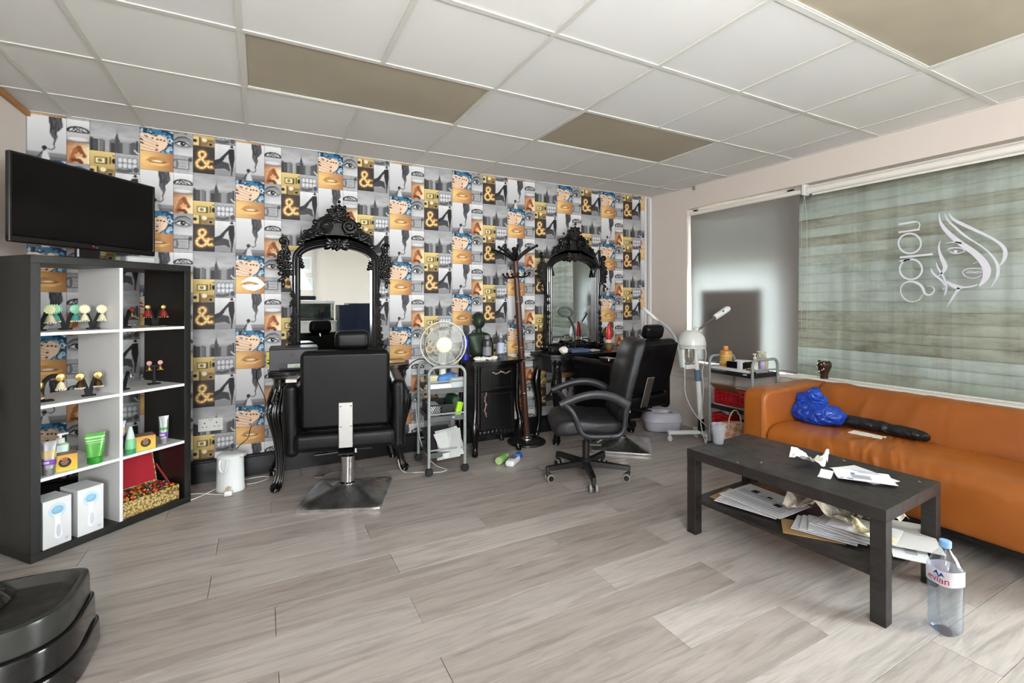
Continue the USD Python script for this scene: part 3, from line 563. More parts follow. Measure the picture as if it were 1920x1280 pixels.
def pair(sp, rz, dx, z, l1, l2, *m, s=1.0, dy=-0.012, bs=None):
    c, n = math.cos(math.radians(rz)), math.sin(math.radians(rz))
    for sgn, lab in ((-1, l1), (1, l2)):
        if lab: earring(lab, (sp[0] + c * sgn * dx - n * dy, sp[1] + n * sgn * dx + c * dy, sp[2] + z), rz, *m, s=s, bs=bs)
rz = 22
p = SH(0.115, 0.19, SZ[3]); v_stand('earring_stand', 'leftmost black V earring stand on the top shelf, half behind the frame', p, rz); pair(p, rz, 0.04, 0.110, None, 'pale lime filigree earring at the left end of the top shelf', e_lime, e_cream, s=1.75, bs=1.6)
p = SH(0.238, 0.22, SZ[3]); v_stand('earring_stand', 'black V earring stand with mint green earrings on the top shelf', p, rz); pair(p, rz, 0.04, 0.110, 'left mint green disc earring on the top shelf', 'right mint green disc earring on the top shelf', e_mint, e_teal, s=1.75, bs=1.45)
p = SH(0.322, 0.140, SZ[3]); v_stand('earring_stand', 'black V earring stand with cream earrings beside the white divider, top shelf', p, rz); pair(p, rz, 0.036, 0.110, 'left cream disc earring beside the white divider', 'right cream disc earring beside the white divider', e_cream, e_cream, s=1.7, bs=1.4)
p = SH(0.50, 0.18, SZ[3]); v_stand('earring_stand', 'black earring stand just right of the divider on the top shelf', p, rz + 40, 0.10); pair(p, rz + 40, 0.035, 0.105, None, 'dark red and gold earring just right of the divider, top shelf', e_red, gold, gold)
p = SH(0.66, 0.17, SZ[3]); v_stand('earring_stand', 'black earring stand against the black side panel on the top shelf', p, rz); pair(p, rz, 0.04, 0.118, 'left gold and ruby earring against the black panel', 'right gold and ruby earring against the black panel', gold, e_red, gold, s=0.95, bs=1.7)
# necklace lying on the top shelf
p = SH(0.56, 0.09, SZ[3]); t = thing('necklace', 'thin gold necklace lying along the top shelf right of the divider', 'necklace', p, SA)
part(t, 'chain', J(*[ell(x, 0.012 * math.sin(x * 40), 0.003, 0.003, 0.0025, 0.0025, 1) for x in np.linspace(-0.06, 0.10, 44)]), gold); part(t, 'pendant', J(*[ell(0.09 + 0.006 * k, 0.004 * (-1) ** k, 0.004, 0.005, 0.004, 0.004, 1) for k in range(5)]), gold)
# second row
p = SH(0.105, 0.11, SZ[2]); t = thing('earring_stand', 'black curved hook earring stand on the middle shelf, left end', 'earring stand', p, 30, 'earring stands on the shelving unit')
part(t, 'base', cb(0, 0, 0.004, 0.06, 0.045, 0.008, 0.002), stand_m); part(t, 'hook', tube(spline([(-0.012, 0, 0.006), (-0.014, 0, 0.06), (0.0, 0, 0.105), (0.03, 0, 0.125), (0.055, 0, 0.112), (0.062, 0, 0.09)], 24), 0.011, 8), stand_m)
earring('gold flower earring low on the front of the hook stand', (p[0] - 0.02, p[1] - 0.026, p[2] + 0.085), 30, gold, gold, pearl, 1.5); earring('gold flower earring hanging from the tip of the hook stand', (p[0] + 0.055, p[1] + 0.015, p[2] + 0.115), 30, gold, e_cream, pearl, 1.45)
p = SH(0.272, 0.08, SZ[2]); v_stand('earring_stand', 'black V earring stand with gold and black earrings, middle shelf', p, 25, 0.11, 0.034); pair(p, 25, 0.037, 0.108, 'left gold and black bell earring on the middle shelf', 'right gold and black bell earring on the middle shelf', gold, mat('black_gold_bell', '#4a3a1e', 0.3, metal=0.6), pearl, s=1.4)
p = SH(0.447, 0.10, SZ[2]); v_stand('earring_stand', 'black earring stand just right of the divider on the middle shelf', p, 60, 0.10); pair(p, 60, 0.035, 0.11, None, 'silver disc earring just right of the divider, middle shelf', e_silver, e_silver, e_silver)
p = SH(0.635, 0.14, SZ[2]); t = thing('earring_stand', 'black T-shaped earring stand on the right of the middle shelf', 'earring stand', p, 25, 'earring stands on the shelving unit')
part(t, 'base', cb(0, 0, 0.004, 0.062, 0.04, 0.008, 0.002), stand_m); part(t, 'post', cb(0, 0, 0.055, 0.016, 0.01, 0.1, 0.002), stand_m); part(t, 'crossbar', cb(0, 0, 0.11, 0.085, 0.01, 0.014, 0.002), stand_m)
pair(p, 25, 0.028, 0.132, 'left pink stone and gold earring on the T-shaped stand', 'right pink stone and gold earring on the T-shaped stand', e_pink, gold, gold, s=0.95, bs=1.05)

# toiletries on the third shelf
def flat_tube(name, label, loc, rz, w, h, body, cap, band=None, cap_h=0.03, cat='tube', d=0.034, window=None):
    t = thing(name, label, cat, loc, rz)
    rings = []
    for z, a, b in ((cap_h, w * 0.40, d / 2), (cap_h + 0.006, w * 0.42, d / 2), (h * 0.5, w * 0.46, d * 0.36), (h * 0.85, w * 0.49, d * 0.14), (h - 0.012, w / 2, 0.0022), (h, w / 2, 0.0018)):
        aa = np.linspace(0, 2 * PI, 20, endpoint=False); rings.append(np.stack([np.sign(np.cos(aa)) * a * np.abs(np.cos(aa)) ** 0.8, b * np.sin(aa), np.full(20, z)], 1))
    part(t, 'body', loft(rings), body); part(t, 'cap', lathe([(w * 0.36, 0), (w * 0.385, 0.002), (w * 0.40, cap_h)], 20), cap)
    for nm, z0, z1, m in (band or []):
        rr = []
        for z in (z0, z1):
            q = np.interp(z, [cap_h, h * 0.5, h * 0.85, h], [w * 0.42, w * 0.46, w * 0.49, w * 0.5]) + 0.0006; e = np.interp(z, [cap_h, h * 0.5, h * 0.85, h], [d / 2, d * 0.36, d * 0.14, 0.003]) + 0.0008
            aa = np.linspace(0, 2 * PI, 20, endpoint=False); rr.append(np.stack([np.sign(np.cos(aa)) * q * np.abs(np.cos(aa)) ** 0.8, e * np.sin(aa), np.full(20, z)], 1))
        part(t, nm, loft(rr), m)
    return t
silver_tube = mat('silver_tube', '#8b8b8d', 0.35, metal=0.5); purple = mat('purple_label', '#6d3a94', 0.45); lilac = mat('lilac_label', '#b9a0cc', 0.5); green_gel = mat('green_gel_tube', '#4f9e3c', 0.25, coat=0.3); green_dk = mat('green_cap', '#2f8a2a', 0.3); green_lt = mat('pale_green_print', '#a9d39b', 0.5); amber_gel = mat('amber_gel', '#b09a6a', 0.3)
zz = SZ[1]
flat_tube('cosmetic_tube', 'grey and purple cosmetic tube at the left end of the third shelf', SH(0.088, 0.04, zz), 20, 0.058, 0.165, silver_tube, silver_tube, [('label', 0.05, 0.075, purple), ('print', 0.057, 0.068, lilac), ('window', 0.085, 0.12, amber_gel)])
flat_tube('cosmetic_tube', 'grey and purple cosmetic tube behind the green conical bottle', SH(0.480, 0.19, zz), 20, 0.058, 0.16, silver_tube, silver_tube, [('label', 0.05, 0.075, purple), ('window', 0.085, 0.12, amber_gel)])
flat_tube('cosmetic_tube', 'grey and purple cosmetic tube at the right end of the third shelf', SH(0.635, 0.05, zz), 22, 0.052, 0.168, silver_tube, silver_tube, [('label', 0.045, 0.07, purple), ('print', 0.052, 0.063, lilac), ('window', 0.085, 0.10, green_dk)])
flat_tube('cosmetic_tube', 'bright green gel tube standing left of the white divider', SH(0.275, 0.03, zz), 18, 0.082, 0.16, green_gel, green_dk, [('print', 0.118, 0.124, green_lt), ('print', 0.108, 0.111, green_lt), ('print', 0.134, 0.142, green_lt)], 0.035)
t = thing('pump_bottle', 'clear green pump bottle with white pump on the third shelf', 'bottle', SH(0.172, 0.125, zz), 20)
part(t, 'body', rb(0, 0, 0.062, 0.066, 0.044, 0.124, 0.012), mat('pale_green_liquid', '#9ec58c', 0.2, coat=0.4)); part(t, 'label', bb(-0.026, 0.026, -0.0232, -0.0222, 0.055, 0.115), mat('pale_blue_label', '#cfdfe0', 0.5)); part(t, 'lower_label', bb(-0.034, -0.015, -0.0234, -0.0222, 0.01, 0.1), green_gel)
part(t, 'pump', J(lathe([(0.018, 0.124), (0.018, 0.148), (0.006, 0.15), (0.006, 0.162), (0.013, 0.164), (0.013, 0.174)], 16), cb(0.014, -0.004, 0.170, 0.036, 0.012, 0.009, 0.003)), white_plastic)
def wax_box(label, loc, rz):
    t = thing('cosmetic_box', label, 'box', loc, rz); w, d, h = 0.098, 0.09, 0.08
    part(t, 'carton', cb(0, 0, h / 2, w, d, h, 0.001), mat('carton_dark', '#38342f', 0.55)); part(t, 'front_panel', bb(-w / 2, w / 2, -d / 2 - 0.0008, -d / 2, 0, h), usdkit.material(stage, '/World/Looks/carton_front', {'tc': ('texture_coordinate', {}), 's': ('separate_xyz', {}), 'm': ('map_range', dict(from_min=0.0, from_max=0.08)), 'r': ('rgb_ramp', {'ramp': [(0, lin('#c9b83e')), (0.5, lin('#d3a93a')), (1, lin('#c68a3c'))]}), 'p': ('principled_bsdf', dict(roughness=0.45))}, [('tc.object', 's.vector'), ('s.z', 'm.value'), ('m.result', 'r.fac'), ('r.color', 'p.base_color')], surface='p.BSDF'), 'yellow front')
    part(t, 'oval', mv(lathe([(0.024, 0), (0.024, 0.0008)], 28), (0.002, -d / 2 - 0.0006, 0.042), rx=90), mat('oval_brown', '#2e2019', 0.5), 'dark oval emblem'); part(t, 'print', J(*[bb(-0.014 + a, 0.016 - a, -d / 2 - 0.0022, -d / 2 - 0.0013, z, z + 0.0022) for z, a in ((0.050, 0.004), (0.044, 0), (0.038, 0.002), (0.032, 0.006))], bb(-0.012, 0.012, -d / 2 - 0.0022, -d / 2 - 0.0013, 0.057, 0.061)), mat('print_cream', '#b98f6c', 0.6)); part(t, 'top_panel', bb(-w / 2, w / 2, -d / 2, d / 2, h, h + 0.0006), mat('carton_top', '#8d7a63', 0.5))
    part(t, 'side_print', J(*[bb(-w / 2 - 0.0008, -w / 2, -0.03, 0.03 - 0.012 * (k % 3), 0.012 + 0.008 * k, 0.015 + 0.008 * k) for k in range(7)]), mat('print_pale', '#a9a49b', 0.6))
wax_box('yellow and black cosmetic carton left of the green gel tube', SH(0.163, 0.078, zz), 20); wax_box('yellow and black cosmetic carton right of the green conical bottle', SH(0.532, 0.065, zz), 20)
t = thing('conical_bottle', 'green and white conical spray bottle just right of the divider', 'bottle', SH(0.443, 0.03, zz), 20)
part(t, 'body', lathe([(0.023, 0), (0.025, 0.004), (0.025, 0.06), (0.021, 0.085)], 22), mat('green_teal_bottle', '#3f9160', 0.25, coat=0.4)); part(t, 'cap', lathe([(0.021, 0.085), (0.016, 0.115), (0.009, 0.145), (0.006, 0.152), (0.0, 0.153)], 22), mat('frosted_white_cap', '#c9d6cf', 0.4)); part(t, 'label', lathe([(0.0255, 0.03), (0.0255, 0.06), (0.0215, 0.0855)], 22, close=False), mat('label_green_pale', '#7ec08e', 0.45))
# boxed facial brushes on the bottom board
def brush_box(label, loc, rz, w, d, h):
    t = thing('product_box', label, 'box', loc, rz); part(t, 'carton', cb(0, 0, h / 2, w, d, h, 0.0012), mat('white_carton', '#dedfe1', 0.4)); y = -d / 2
    part(t, 'brush_head', ell(0, y - 0.0005, h - 0.055, 0.024, 0.006, 0.019, 2), mat('print_sky_blue', '#86b8d6', 0.5), 'pale blue brush head'); part(t, 'halo', mv(lathe([(0.036, 0), (0.036, 0.0007)], 28), (0, y, h - 0.058), rx=90), mat('print_pale_blue', '#c3d6e2', 0.5))
    part(t, 'handle', J(tube(spline([(0.0, y - 0.001, h - 0.075), (0.0, y - 0.001, h - 0.1), (0.002, y - 0.001, h - 0.15), (0.003, y - 0.001, 0.035)], 16), np.interp(np.linspace(0, 1, 16), [0, 0.2, 0.4, 0.9, 1], [0.016, 0.011, 0.011, 0.019, 0.010]), 12, flat=0.2)), mat('print_white', '#f0f1f2', 0.4)); part(t, 'grip', ell(0.003, y - 0.004, 0.075, 0.009, 0.002, 0.032, 2), mat('print_grey_blue', '#c7cfdb', 0.5)); part(t, 'print', J(bb(0.03, 0.045, y - 0.0006, y, 0.025, 0.028), bb(0.03, 0.042, y - 0.0006, y, 0.018, 0.021)), ink_grey)
brush_box('white boxed facial brush at the left of the bottom shelf', SH(0.105, 0.075, SZ[0]), SA + 2, 0.115, 0.13, 0.232); brush_box('white boxed facial brush next to the divider on the bottom shelf', SH(0.245, 0.085, SZ[0]), SA + 1, 0.115, 0.15, 0.238)
# jewellery box
t = thing('jewellery_box', 'open gold and red jewellery box full of beads on the bottom shelf', 'jewellery box', SH(0.555, 0.022, SZ[0]), SA + 0.5)
bx_m = usdkit.material(stage, '/World/Looks/gold_brocade', {'tc': ('texture_coordinate', {}), 'v': ('voronoi_texture', dict(scale=95.0)), 'r': ('rgb_ramp', {'ramp': [(0.0, lin('#f0dfae')), (0.45, lin('#c9ab6c')), (0.8, lin('#6e5528'))]}), 'p': ('principled_bsdf', dict(roughness=0.4, metallic=0.35)), 'b': ('bump', dict(strength=0.5, distance=0.003))}, [('tc.object', 'v.vector'), ('v.distance', 'r.fac'), ('r.color', 'p.base_color'), ('v.distance', 'b.height'), ('b.normal', 'p.normal')], surface='p.BSDF')
red_vel = mat('red_velvet', '#a80f24', 0.8, sheen=0.4); w, d, h = 0.305, 0.21, 0.088
part(t, 'body', J(bb(-w / 2, w / 2, 0, 0.006, 0, h), bb(-w / 2, w / 2, d - 0.006, d, 0, h), bb(-w / 2, -w / 2 + 0.006, 0.006, d - 0.006, 0, h), bb(w / 2 - 0.006, w / 2, 0.006, d - 0.006, 0, h), bb(-w / 2, w / 2, 0, d, 0, 0.006)), bx_m, smooth=False)
part(t, 'lid', mv(J(bb(-w / 2, w / 2, 0, 0.012, 0, d)), (0, d - 0.008, h), rx=-14), bx_m, smooth=False); part(t, 'lid_lining', mv(bb(-w / 2 + 0.008, w / 2 - 0.008, -0.003, 0, 0.008, d - 0.008), (0, d - 0.008, h), rx=-14), red_vel, 'red velvet lining'); part(t, 'strap', J(mv(bb(-0.002, 0.002, 0, 0.012, 0, 0.17), (w / 2 - 0.012, 0.06, h), rx=-50)), red_vel)
part(t, 'lining', bb(-w / 2 + 0.007, w / 2 - 0.007, 0.007, d - 0.007, 0.006, 0.06), red_vel); part(t, 'clasp', mv(lathe([(0.007, 0), (0.007, 0.003), (0.003, 0.005)], 12), (0.03, 0, 0.062), rx=90), mat('green_glass', '#3f7a5a', 0.2))
r = np.random.default_rng(3); cols = [mat(n, c, 0.25) for n, c in (('bead_red', '#b0182a'), ('bead_gold', '#c08a2a'), ('bead_green', '#2e6b3a'), ('bead_orange', '#cf6a25'), ('bead_blue', '#28337a'))]
for ci, m in enumerate(cols):
    bl = []
    for _ in range((80, 70, 45, 40, 30)[ci]):
        x, y = r.uniform(-w / 2 + 0.014, w / 2 - 0.014), r.uniform(0.014, d - 0.03); bl.append(ell(x, y, 0.062 + 0.034 * (1 - (y / d - 0.4) ** 2) * r.uniform(0.6, 1.15), *([r.uniform(0.0055, 0.0085)] * 3), 1))
    part(t, 'bead', J(*bl), m, kind='stuff')

# glossy black tiered base in the near left corner
def tier(x0, x1, y0, y1, z0, z1, rr=0.16, bev=0.012, n=60):
    aa = np.linspace(0, 2 * PI, n, endpoint=False); cx, cy, a, b = (x0 + x1) / 2, (y0 + y1) / 2, (x1 - x0) / 2, (y1 - y0) / 2
    def ring(z, g):
        c, s = np.cos(aa), np.sin(aa); px = np.where(c > 0, 1, 1) * np.sign(c) * np.abs(c) ** 0.62; e = np.where(s > 0, 0.22, 0.75); py = np.sign(s) * np.abs(s) ** e
        return np.stack([cx + (a + g) * px, cy + (b + g) * py, np.full(n, z)], 1)
    return [ring(z0, -bev * 0.4), ring(z0 + bev * 0.6, 0), ring(z1 - bev, -0.002), ring(z1 - bev * 0.3, -bev * 0.35), ring(z1, -bev)], ring
t = thing('basin_base', 'glossy black tiered moulded basin base cut off by the near left corner', 'basin base', (0, 0, 0))
gl = mat('black_gelcoat', '#0f0f10', 0.12, spec=0.6, coat=0.5, rvar=(5, 0.05)); X0, X1, Y0, Y1 = -1.12, -0.520, 1.90, 2.325
part(t, 'lower_tier', loft(tier(X0, X1, Y0, Y1, 0.0, 0.085)[0]), gl); part(t, 'middle_tier', loft(tier(X0, X1 - 0.014, Y0 + 0.014, Y1, 0.083, 0.175)[0]), gl)
rg, ring = tier(X0, X1 - 0.03, Y0 + 0.028, Y1, 0.173, 0.262); part(t, 'tray', loft(rg[:-1] + [ring(0.262, -0.012), ring(0.262, -0.022), ring(0.256, -0.027), ring(0.232, -0.036), ring(0.226, -0.05), ring(0.2255, -0.12)]), mat('dusty_black_gelcoat', '#2f2f2d', 0.26, spec=0.5, rvar=(6, 0.1), var=(10, 0.2)), 'shallow tray with raised rim')
part(t, 'pedestal', loft([np.stack([-0.95 + a * np.sign(np.cos(q)) * np.abs(np.cos(q)) ** 0.6, 2.22 + b * np.sign(np.sin(q)) * np.abs(np.sin(q)) ** 0.6, np.full(28, z)], 1) for z, a, b, q in [(z, a, b, np.linspace(0, 2 * PI, 28, endpoint=False)) for z, a, b in ((0.235, 0.20, 0.10), (0.262, 0.17, 0.085), (0.30, 0.145, 0.075), (0.36, 0.13, 0.07), (0.37, 0.12, 0.065))]]), gl)
# ------------------------------------------------------------------ ornate dressing tables and mirrors
mirror_glass = mat('mirror_silvering', '#cfd5d6', 0.012, metal=1.0)
def dressing_table(label, loc, front_bow=0.0, clutter=True):
    t = thing('dressing_table', label, 'dressing table', loc)          # origin: floor, middle of the back edge; front towards -y
    W, D, Z = 0.93, 0.40, 0.78
    def plan(g, r=0.05):
        xs = np.linspace(-1, 1, 25); w, d = W / 2 + g, D + g
        pts = [(w * x, -d - front_bow * (1 - x * x) + 0.045 * max(0, abs(x) - 0.82) / 0.18) for x in xs]; return [(-w, 0), *pts, (w, 0)]
    part(t, 'top', J(ext(plan(0.0), 0.012, Z - 0.012), ext(plan(-0.008), 0.012, Z - 0.024), ext(plan(0.004), 0.010, Z - 0.036), ext(plan(-0.016), 0.010, Z - 0.046)), black_gloss)
    part(t, 'apron', J(ext(Polygon(plan(-0.03)).difference(Polygon(plan(-0.05))), 0.115, Z - 0.160)), black_gloss)
    rr = np.random.default_rng(2); orn = []
    for s in (-1, 1):
        for k in range(9):
            x = s * (0.03 + 0.030 * k); z = Z - 0.165 - 0.030 * math.cos(k * 0.7) + 0.018 * (k % 2); orn.append(ell(x, -D + 0.012 - front_bow * (1 - (x / 0.46) ** 2), z, 0.022, 0.012, 0.014, 1, R('y', s * (40 - 12 * k))))
        aa = np.linspace(0, 4.2 * PI, 36); rad = 0.012 + 0.028 * np.linspace(1, 0, 36); orn.append(tube(np.stack([s * (0.16 + rad * np.cos(aa)), np.full(36, -D + 0.014), Z - 0.175 + rad * np.sin(aa)], 1), np.linspace(0.009, 0.005, 36), 6))
    orn.append(ell(0, -D + 0.01 - front_bow, Z - 0.175, 0.035, 0.016, 0.03, 2))
    part(t, 'carving', J(*orn), carved_black, 'carved scrolls under the front edge', kind='stuff')
    for s in (-1, 1):
        for fy in (0, 1):
            y0 = (-D + 0.045) if fy else -0.045; o = -1 if fy else 0.0
            pth = [(s * 0.400, y0, Z - 0.05), (s * 0.402, y0 + o * 0.004, Z - 0.12), (s * 0.420, y0 + o * 0.022, Z - 0.20), (s * 0.430, y0 + o * 0.030, Z - 0.27), (s * 0.418, y0 + o * 0.02, Z - 0.36), (s * 0.402, y0 + o * 0.006, Z - 0.48), (s * 0.398, y0, 0.16), (s * 0.412, y0 + o * 0.012, 0.06), (s * 0.428, y0 + o * 0.03, 0.022)]
            P = spline(pth, 34); rad = np.interp(np.linspace(0, 1, 34), [0, 0.1, 0.25, 0.34, 0.5, 0.7, 0.85, 0.95, 1], [0.030, 0.030, 0.040, 0.046, 0.036, 0.027, 0.023, 0.027, 0.033])
            flutes = [tube(np.stack([P[3:, 0] + rad[3:] * math.cos(a), P[3:, 1] + rad[3:] * math.sin(a), P[3:, 2]], 1), rad[3:] * 0.24, 6) for a in (-2.6, -1.9, -1.2, -0.5)] if fy else []
            lg = part(t, 'leg', J(tube(P, rad, 12), *flutes), carved_black)
            part(lg, 'foot', lathe([(0.026, 0), (0.030, 0.006), (0.026, 0.024), (0.033, 0.036), (0.02, 0.05)], 14, (s * 0.428, y0 + o * 0.03, 0)), carved_black)
            if fy: part(lg, 'knee_carving', J(*[ell(s * 0.43 + 0.028 * math.cos(a), y0 - 0.05 + 0.012 * math.sin(3 * a), Z - 0.24 + 0.05 * math.sin(a), 0.014, 0.012, 0.020, 1, R('y', math.degrees(-a))) for a in np.linspace(0, 2 * PI, 10, endpoint=False)], *[ell(s * 0.415 + k * 0.004 * s, y0 - 0.042, Z - 0.14 - 0.02 * k, 0.018 - 0.002 * k, 0.012, 0.014, 1) for k in range(4)]), carved_black, kind='stuff')
            part(lg, 'capital', J(*[cb(s * 0.400, y0, Z - 0.07 - 0.012 * k, 0.072 - 0.006 * k, 0.062, 0.010, 0.004) for k in range(3)]), carved_black)
    return t
def spiral(cx, cz, r0, r1, turns, start, sgn, y, w0, w1, n=40):
    a = start + sgn * np.linspace(0, turns * 2 * PI, n); r = np.linspace(r0, r1, n); return tube(np.stack([cx + r * np.cos(a), np.full(n, y), cz + r * np.sin(a)], 1), np.linspace(w0, w1, n), 7)
def rose(cx, cz, y, r, seed=0):
    rr = np.random.default_rng(seed); ms = [ell(cx, y - 0.012, cz, r * 0.35, r * 0.35, r * 0.35, 1)]
    for ringi, (k, q, s) in enumerate(((5, 0.42, 0.42), (7, 0.85, 0.5))):
        for i in range(k):
            a = 2 * PI * i / k + ringi * 0.4; ms.append(ell(cx + q * r * math.cos(a), y - 0.006 * (1 - ringi), cz + q * r * math.sin(a), r * s, 0.010, r * s * 0.8, 1, R('y', -math.degrees(a))))
    return J(*ms)
def leaf(cx, cz, y, L, w, ang): return ell(cx + 0.5 * L * math.cos(math.radians(ang)), y, cz + 0.5 * L * math.sin(math.radians(ang)), L / 2, 0.009, w / 2, 1, R('y', -ang))
def wall_mirror(label, loc):
    t = thing('ornate_mirror', label, 'mirror', loc)                   # origin: table top, middle, back; front towards -y; total height about 1.21
    zb, zs, zt, gw = 0.07, 0.775, 0.885, 0.257                         # glass: bottom, springing, crown, half width
    def arch(w, z0, zc, n=26): th = np.linspace(0, PI, n); return [(w * math.cos(a), z0 + (zc - z0) * math.sin(a) ** 0.9) for a in th]
    inner = [(gw, zb), *arch(gw, zs, zt), (-gw, zb)]
    outer = [(0.335, 0.0), (0.325, 0.30), (0.315, 0.55), (0.335, 0.68), (0.335, 0.815), (0.275, 0.86), *arch(0.245, 0.87, 0.975, 20)[1:-1], (-0.275, 0.86), (-0.335, 0.815), (-0.335, 0.68), (-0.315, 0.55), (-0.325, 0.30), (-0.335, 0.0)]
    part(t, 'frame', extxz(Polygon(outer).difference(Polygon(inner)), 0.04, -0.05), black_gloss)
    part(t, 'backing', extxz(Polygon(outer).buffer(-0.004), 0.008, -0.012), black_plastic)
    part(t, 'glass', extxz(Polygon(inner).buffer(0.008), 0.004, -0.020), mirror_glass, 'arched mirror glass', smooth=False)
    ip = np.array([(x, -0.052, z) for x, z in inner]); op = np.array([(x, -0.048, z) for x, z in outer])
    def off(poly, d): q = Polygon(poly).buffer(d, join_style=1); return np.array([(x, -0.054, z) for x, z in list(q.exterior.coords)[::-1]])
    mould = []
    for d, r in ((0.008, 0.009), (0.030, 0.012), (0.050, 0.008)):
        q = off(inner, d); q = q[q[:, 2] > 0.015]; k = int(np.argmin(q[:, 2] + 1000 * (q[:, 0] < 0))); q = np.roll(q, -k, 0); q = q if q[1, 2] > q[0, 2] or True else q
        keep = q[:, 2] > zb - 0.01; mould.append(tube(off(inner, d), r, 6, closed=True))
    part(t, 'moulding', J(*mould), black_gloss)
    # crest: rising scrolls, roses and a tall bouquet
    cr = []
    for s in (-1, 1):
        cr += [spiral(s * 0.085, 1.045, 0.052, 0.012, 1.4, PI / 2 - s * 1.9, -s, -0.058, 0.019, 0.009), spiral(s * 0.185, 0.985, 0.036, 0.008, 1.3, PI / 2 - s * 1.9, -s, -0.058, 0.015, 0.007), spiral(s * 0.155, 1.015, 0.028, 0.006, 1.2, PI / 2 + s * 0.6, s, -0.05, 0.012, 0.006)]
        cr += [tube(spline([(s * 0.02, -0.055, 1.10), (s * 0.08, -0.060, 1.098), (s * 0.135, -0.058, 1.055), (s * 0.15, -0.056, 1.01), (s * 0.20, -0.055, 0.995), (s * 0.245, -0.052, 0.935)], 30), np.linspace(0.022, 0.011, 30), 8), ell(s * 0.155, -0.055, 1.062, 0.022, 0.014, 0.022, 2), ell(s * 0.225, -0.052, 0.985, 0.017, 0.012, 0.017, 2)]
        for k in (2, 3, 5, 6): cr.append(leaf(s * (0.10 + 0.024 * k), 1.045 - 0.027 * k, -0.052, 0.062 - 0.003 * k, 0.034, 90 - s * (25 + 4 * k)))
        for k in range(6): cr.append(leaf(s * (0.05 + 0.034 * k), 0.985 - 0.012 * k, -0.06, 0.05, 0.026, 90 - s * (70 + 8 * k)))
        cr += [rose(s * 0.135, 1.0, -0.062, 0.026, 5), rose(s * 0.235, 0.945, -0.056, 0.020, 6)]
    part(t, 'crest_plate', extxz(Polygon([(-0.26, 0.87), (-0.225, 0.955), (-0.175, 0.985), (-0.14, 1.035), (-0.06, 1.065), (0.0, 1.09), (0.06, 1.065), (0.14, 1.035), (0.175, 0.985), (0.225, 0.955), (0.26, 0.87), (0.0, 0.93)]), 0.02, -0.05), carved_black)
    for s in (-1, 1): cr += [ell(s * (0.02 + 0.03 * (k % 7)), 1.09 - 0.028 * (k % 7) - 0.035 * (k // 7) + 0.02, -0.058, 0.017, 0.012, 0.015, 1, R('y', 40 * k)) for k in range(21)]
    part(t, 'crest', J(*cr), carved_black, 'carved scrolling crest', kind='stuff')
    bq = [rose(0, 1.115, -0.066, 0.036, 1), rose(-0.036, 1.145, -0.058, 0.026, 2), rose(0.032, 1.150, -0.060, 0.028, 3), rose(0.004, 1.172, -0.058, 0.024, 4), rose(0.05, 1.105, -0.055, 0.024, 8), rose(-0.05, 1.10, -0.055, 0.022, 9)]
    for k, (x, z, a) in enumerate(((-0.055, 1.15, 150), (-0.03, 1.175, 115), (0.012, 1.185, 85), (0.045, 1.17, 62), (0.065, 1.14, 30), (-0.065, 1.12, 190), (0.05, 1.18, 75), (-0.01, 1.09, 250), (0.02, 1.09, 290), (0.07, 1.115, 10))): bq.append(leaf(x, z, -0.055, 0.027, 0.024, a))
    rq = np.random.default_rng(12); bq += [ell(rq.normal(0, 0.026), -0.058 - 0.012 * rq.random(), 1.145 + rq.normal(0, 0.032), 0.014, 0.011, 0.012, 1, R('y', rq.uniform(0, 180))) for _ in range(46)]
    part(t, 'bouquet', J(*bq), carved_black, 'carved flower bouquet at the top', kind='stuff')
    key = [rose(0, 0.905, -0.072, 0.034, 11), *[leaf(s * 0.02, 0.905, -0.066, 0.075, 0.034, 90 - s * a) for s in (-1, 1) for a in (55, 85, 115)], ell(0, 0.855, -0.066, 0.022, 0.012, 0.020, 1)]
    part(t, 'keystone', J(*key), carved_black, 'carved flower over the glass')
    for s in (-1, 1):
        part(t, 'volute', J(spiral(s * 0.372, 0.905, 0.030, 0.006, 1.25, PI / 2 + s * 2.2, -s, -0.045, 0.013, 0.008), tube(spline([(s * 0.345, -0.045, 0.90), (s * 0.352, -0.046, 0.86), (s * 0.33, -0.046, 0.82)], 12), 0.014, 8)), carved_black)
        sc = [rose(s * 0.365, 0.80, -0.05, 0.036, 21), rose(s * 0.355, 0.735, -0.05, 0.033, 22), rose(s * 0.345, 0.68, -0.05, 0.028, 23), rose(s * 0.39, 0.765, -0.046, 0.026, 24), rose(s * 0.375, 0.70, -0.046, 0.022, 25)]
        for k in range(9): sc.append(leaf(s * (0.355 + 0.006 * (k % 3)), 0.83 - 0.026 * k, -0.046, 0.055, 0.026, 90 - s * (60 + 30 * (k % 3 - 1) + 10 * k)))
        part(t, 'side_flowers', J(*sc), carved_black, 'cluster of carved flowers on the shoulder', kind='stuff')
        lo = [rose(s * 0.305, 0.52 - 0.06 * k, -0.056, 0.020, 30 + k) for k in range(2)] + [rose(s * (0.30 + 0.006 * k), 0.36 - 0.055 * k, -0.056, 0.022, 34 + k) for k in range(6)]
        for k in range(14): lo.append(leaf(s * (0.295 + 0.012 * math.sin(k * 1.3)), 0.50 - 0.034 * k, -0.054, 0.045, 0.020, -90 + s * (35 * math.sin(k * 1.9))))
        lo.append(spiral(s * 0.345, 0.05, 0.040, 0.008, 1.3, PI / 2, s, -0.046, 0.016, 0.008)); lo += [leaf(s * 0.33, 0.07 + 0.02 * k, -0.052, 0.05, 0.024, 90 - s * (20 + 30 * k)) for k in range(3)]
        part(t, 'column_carving', J(*lo), carved_black, 'carved foliage down the column', kind='stuff')
        part(t, 'column_bead', tube([(s * 0.298, -0.052, 0.66), (s * 0.298, -0.052, 0.52)], 0.014, 10), black_gloss)
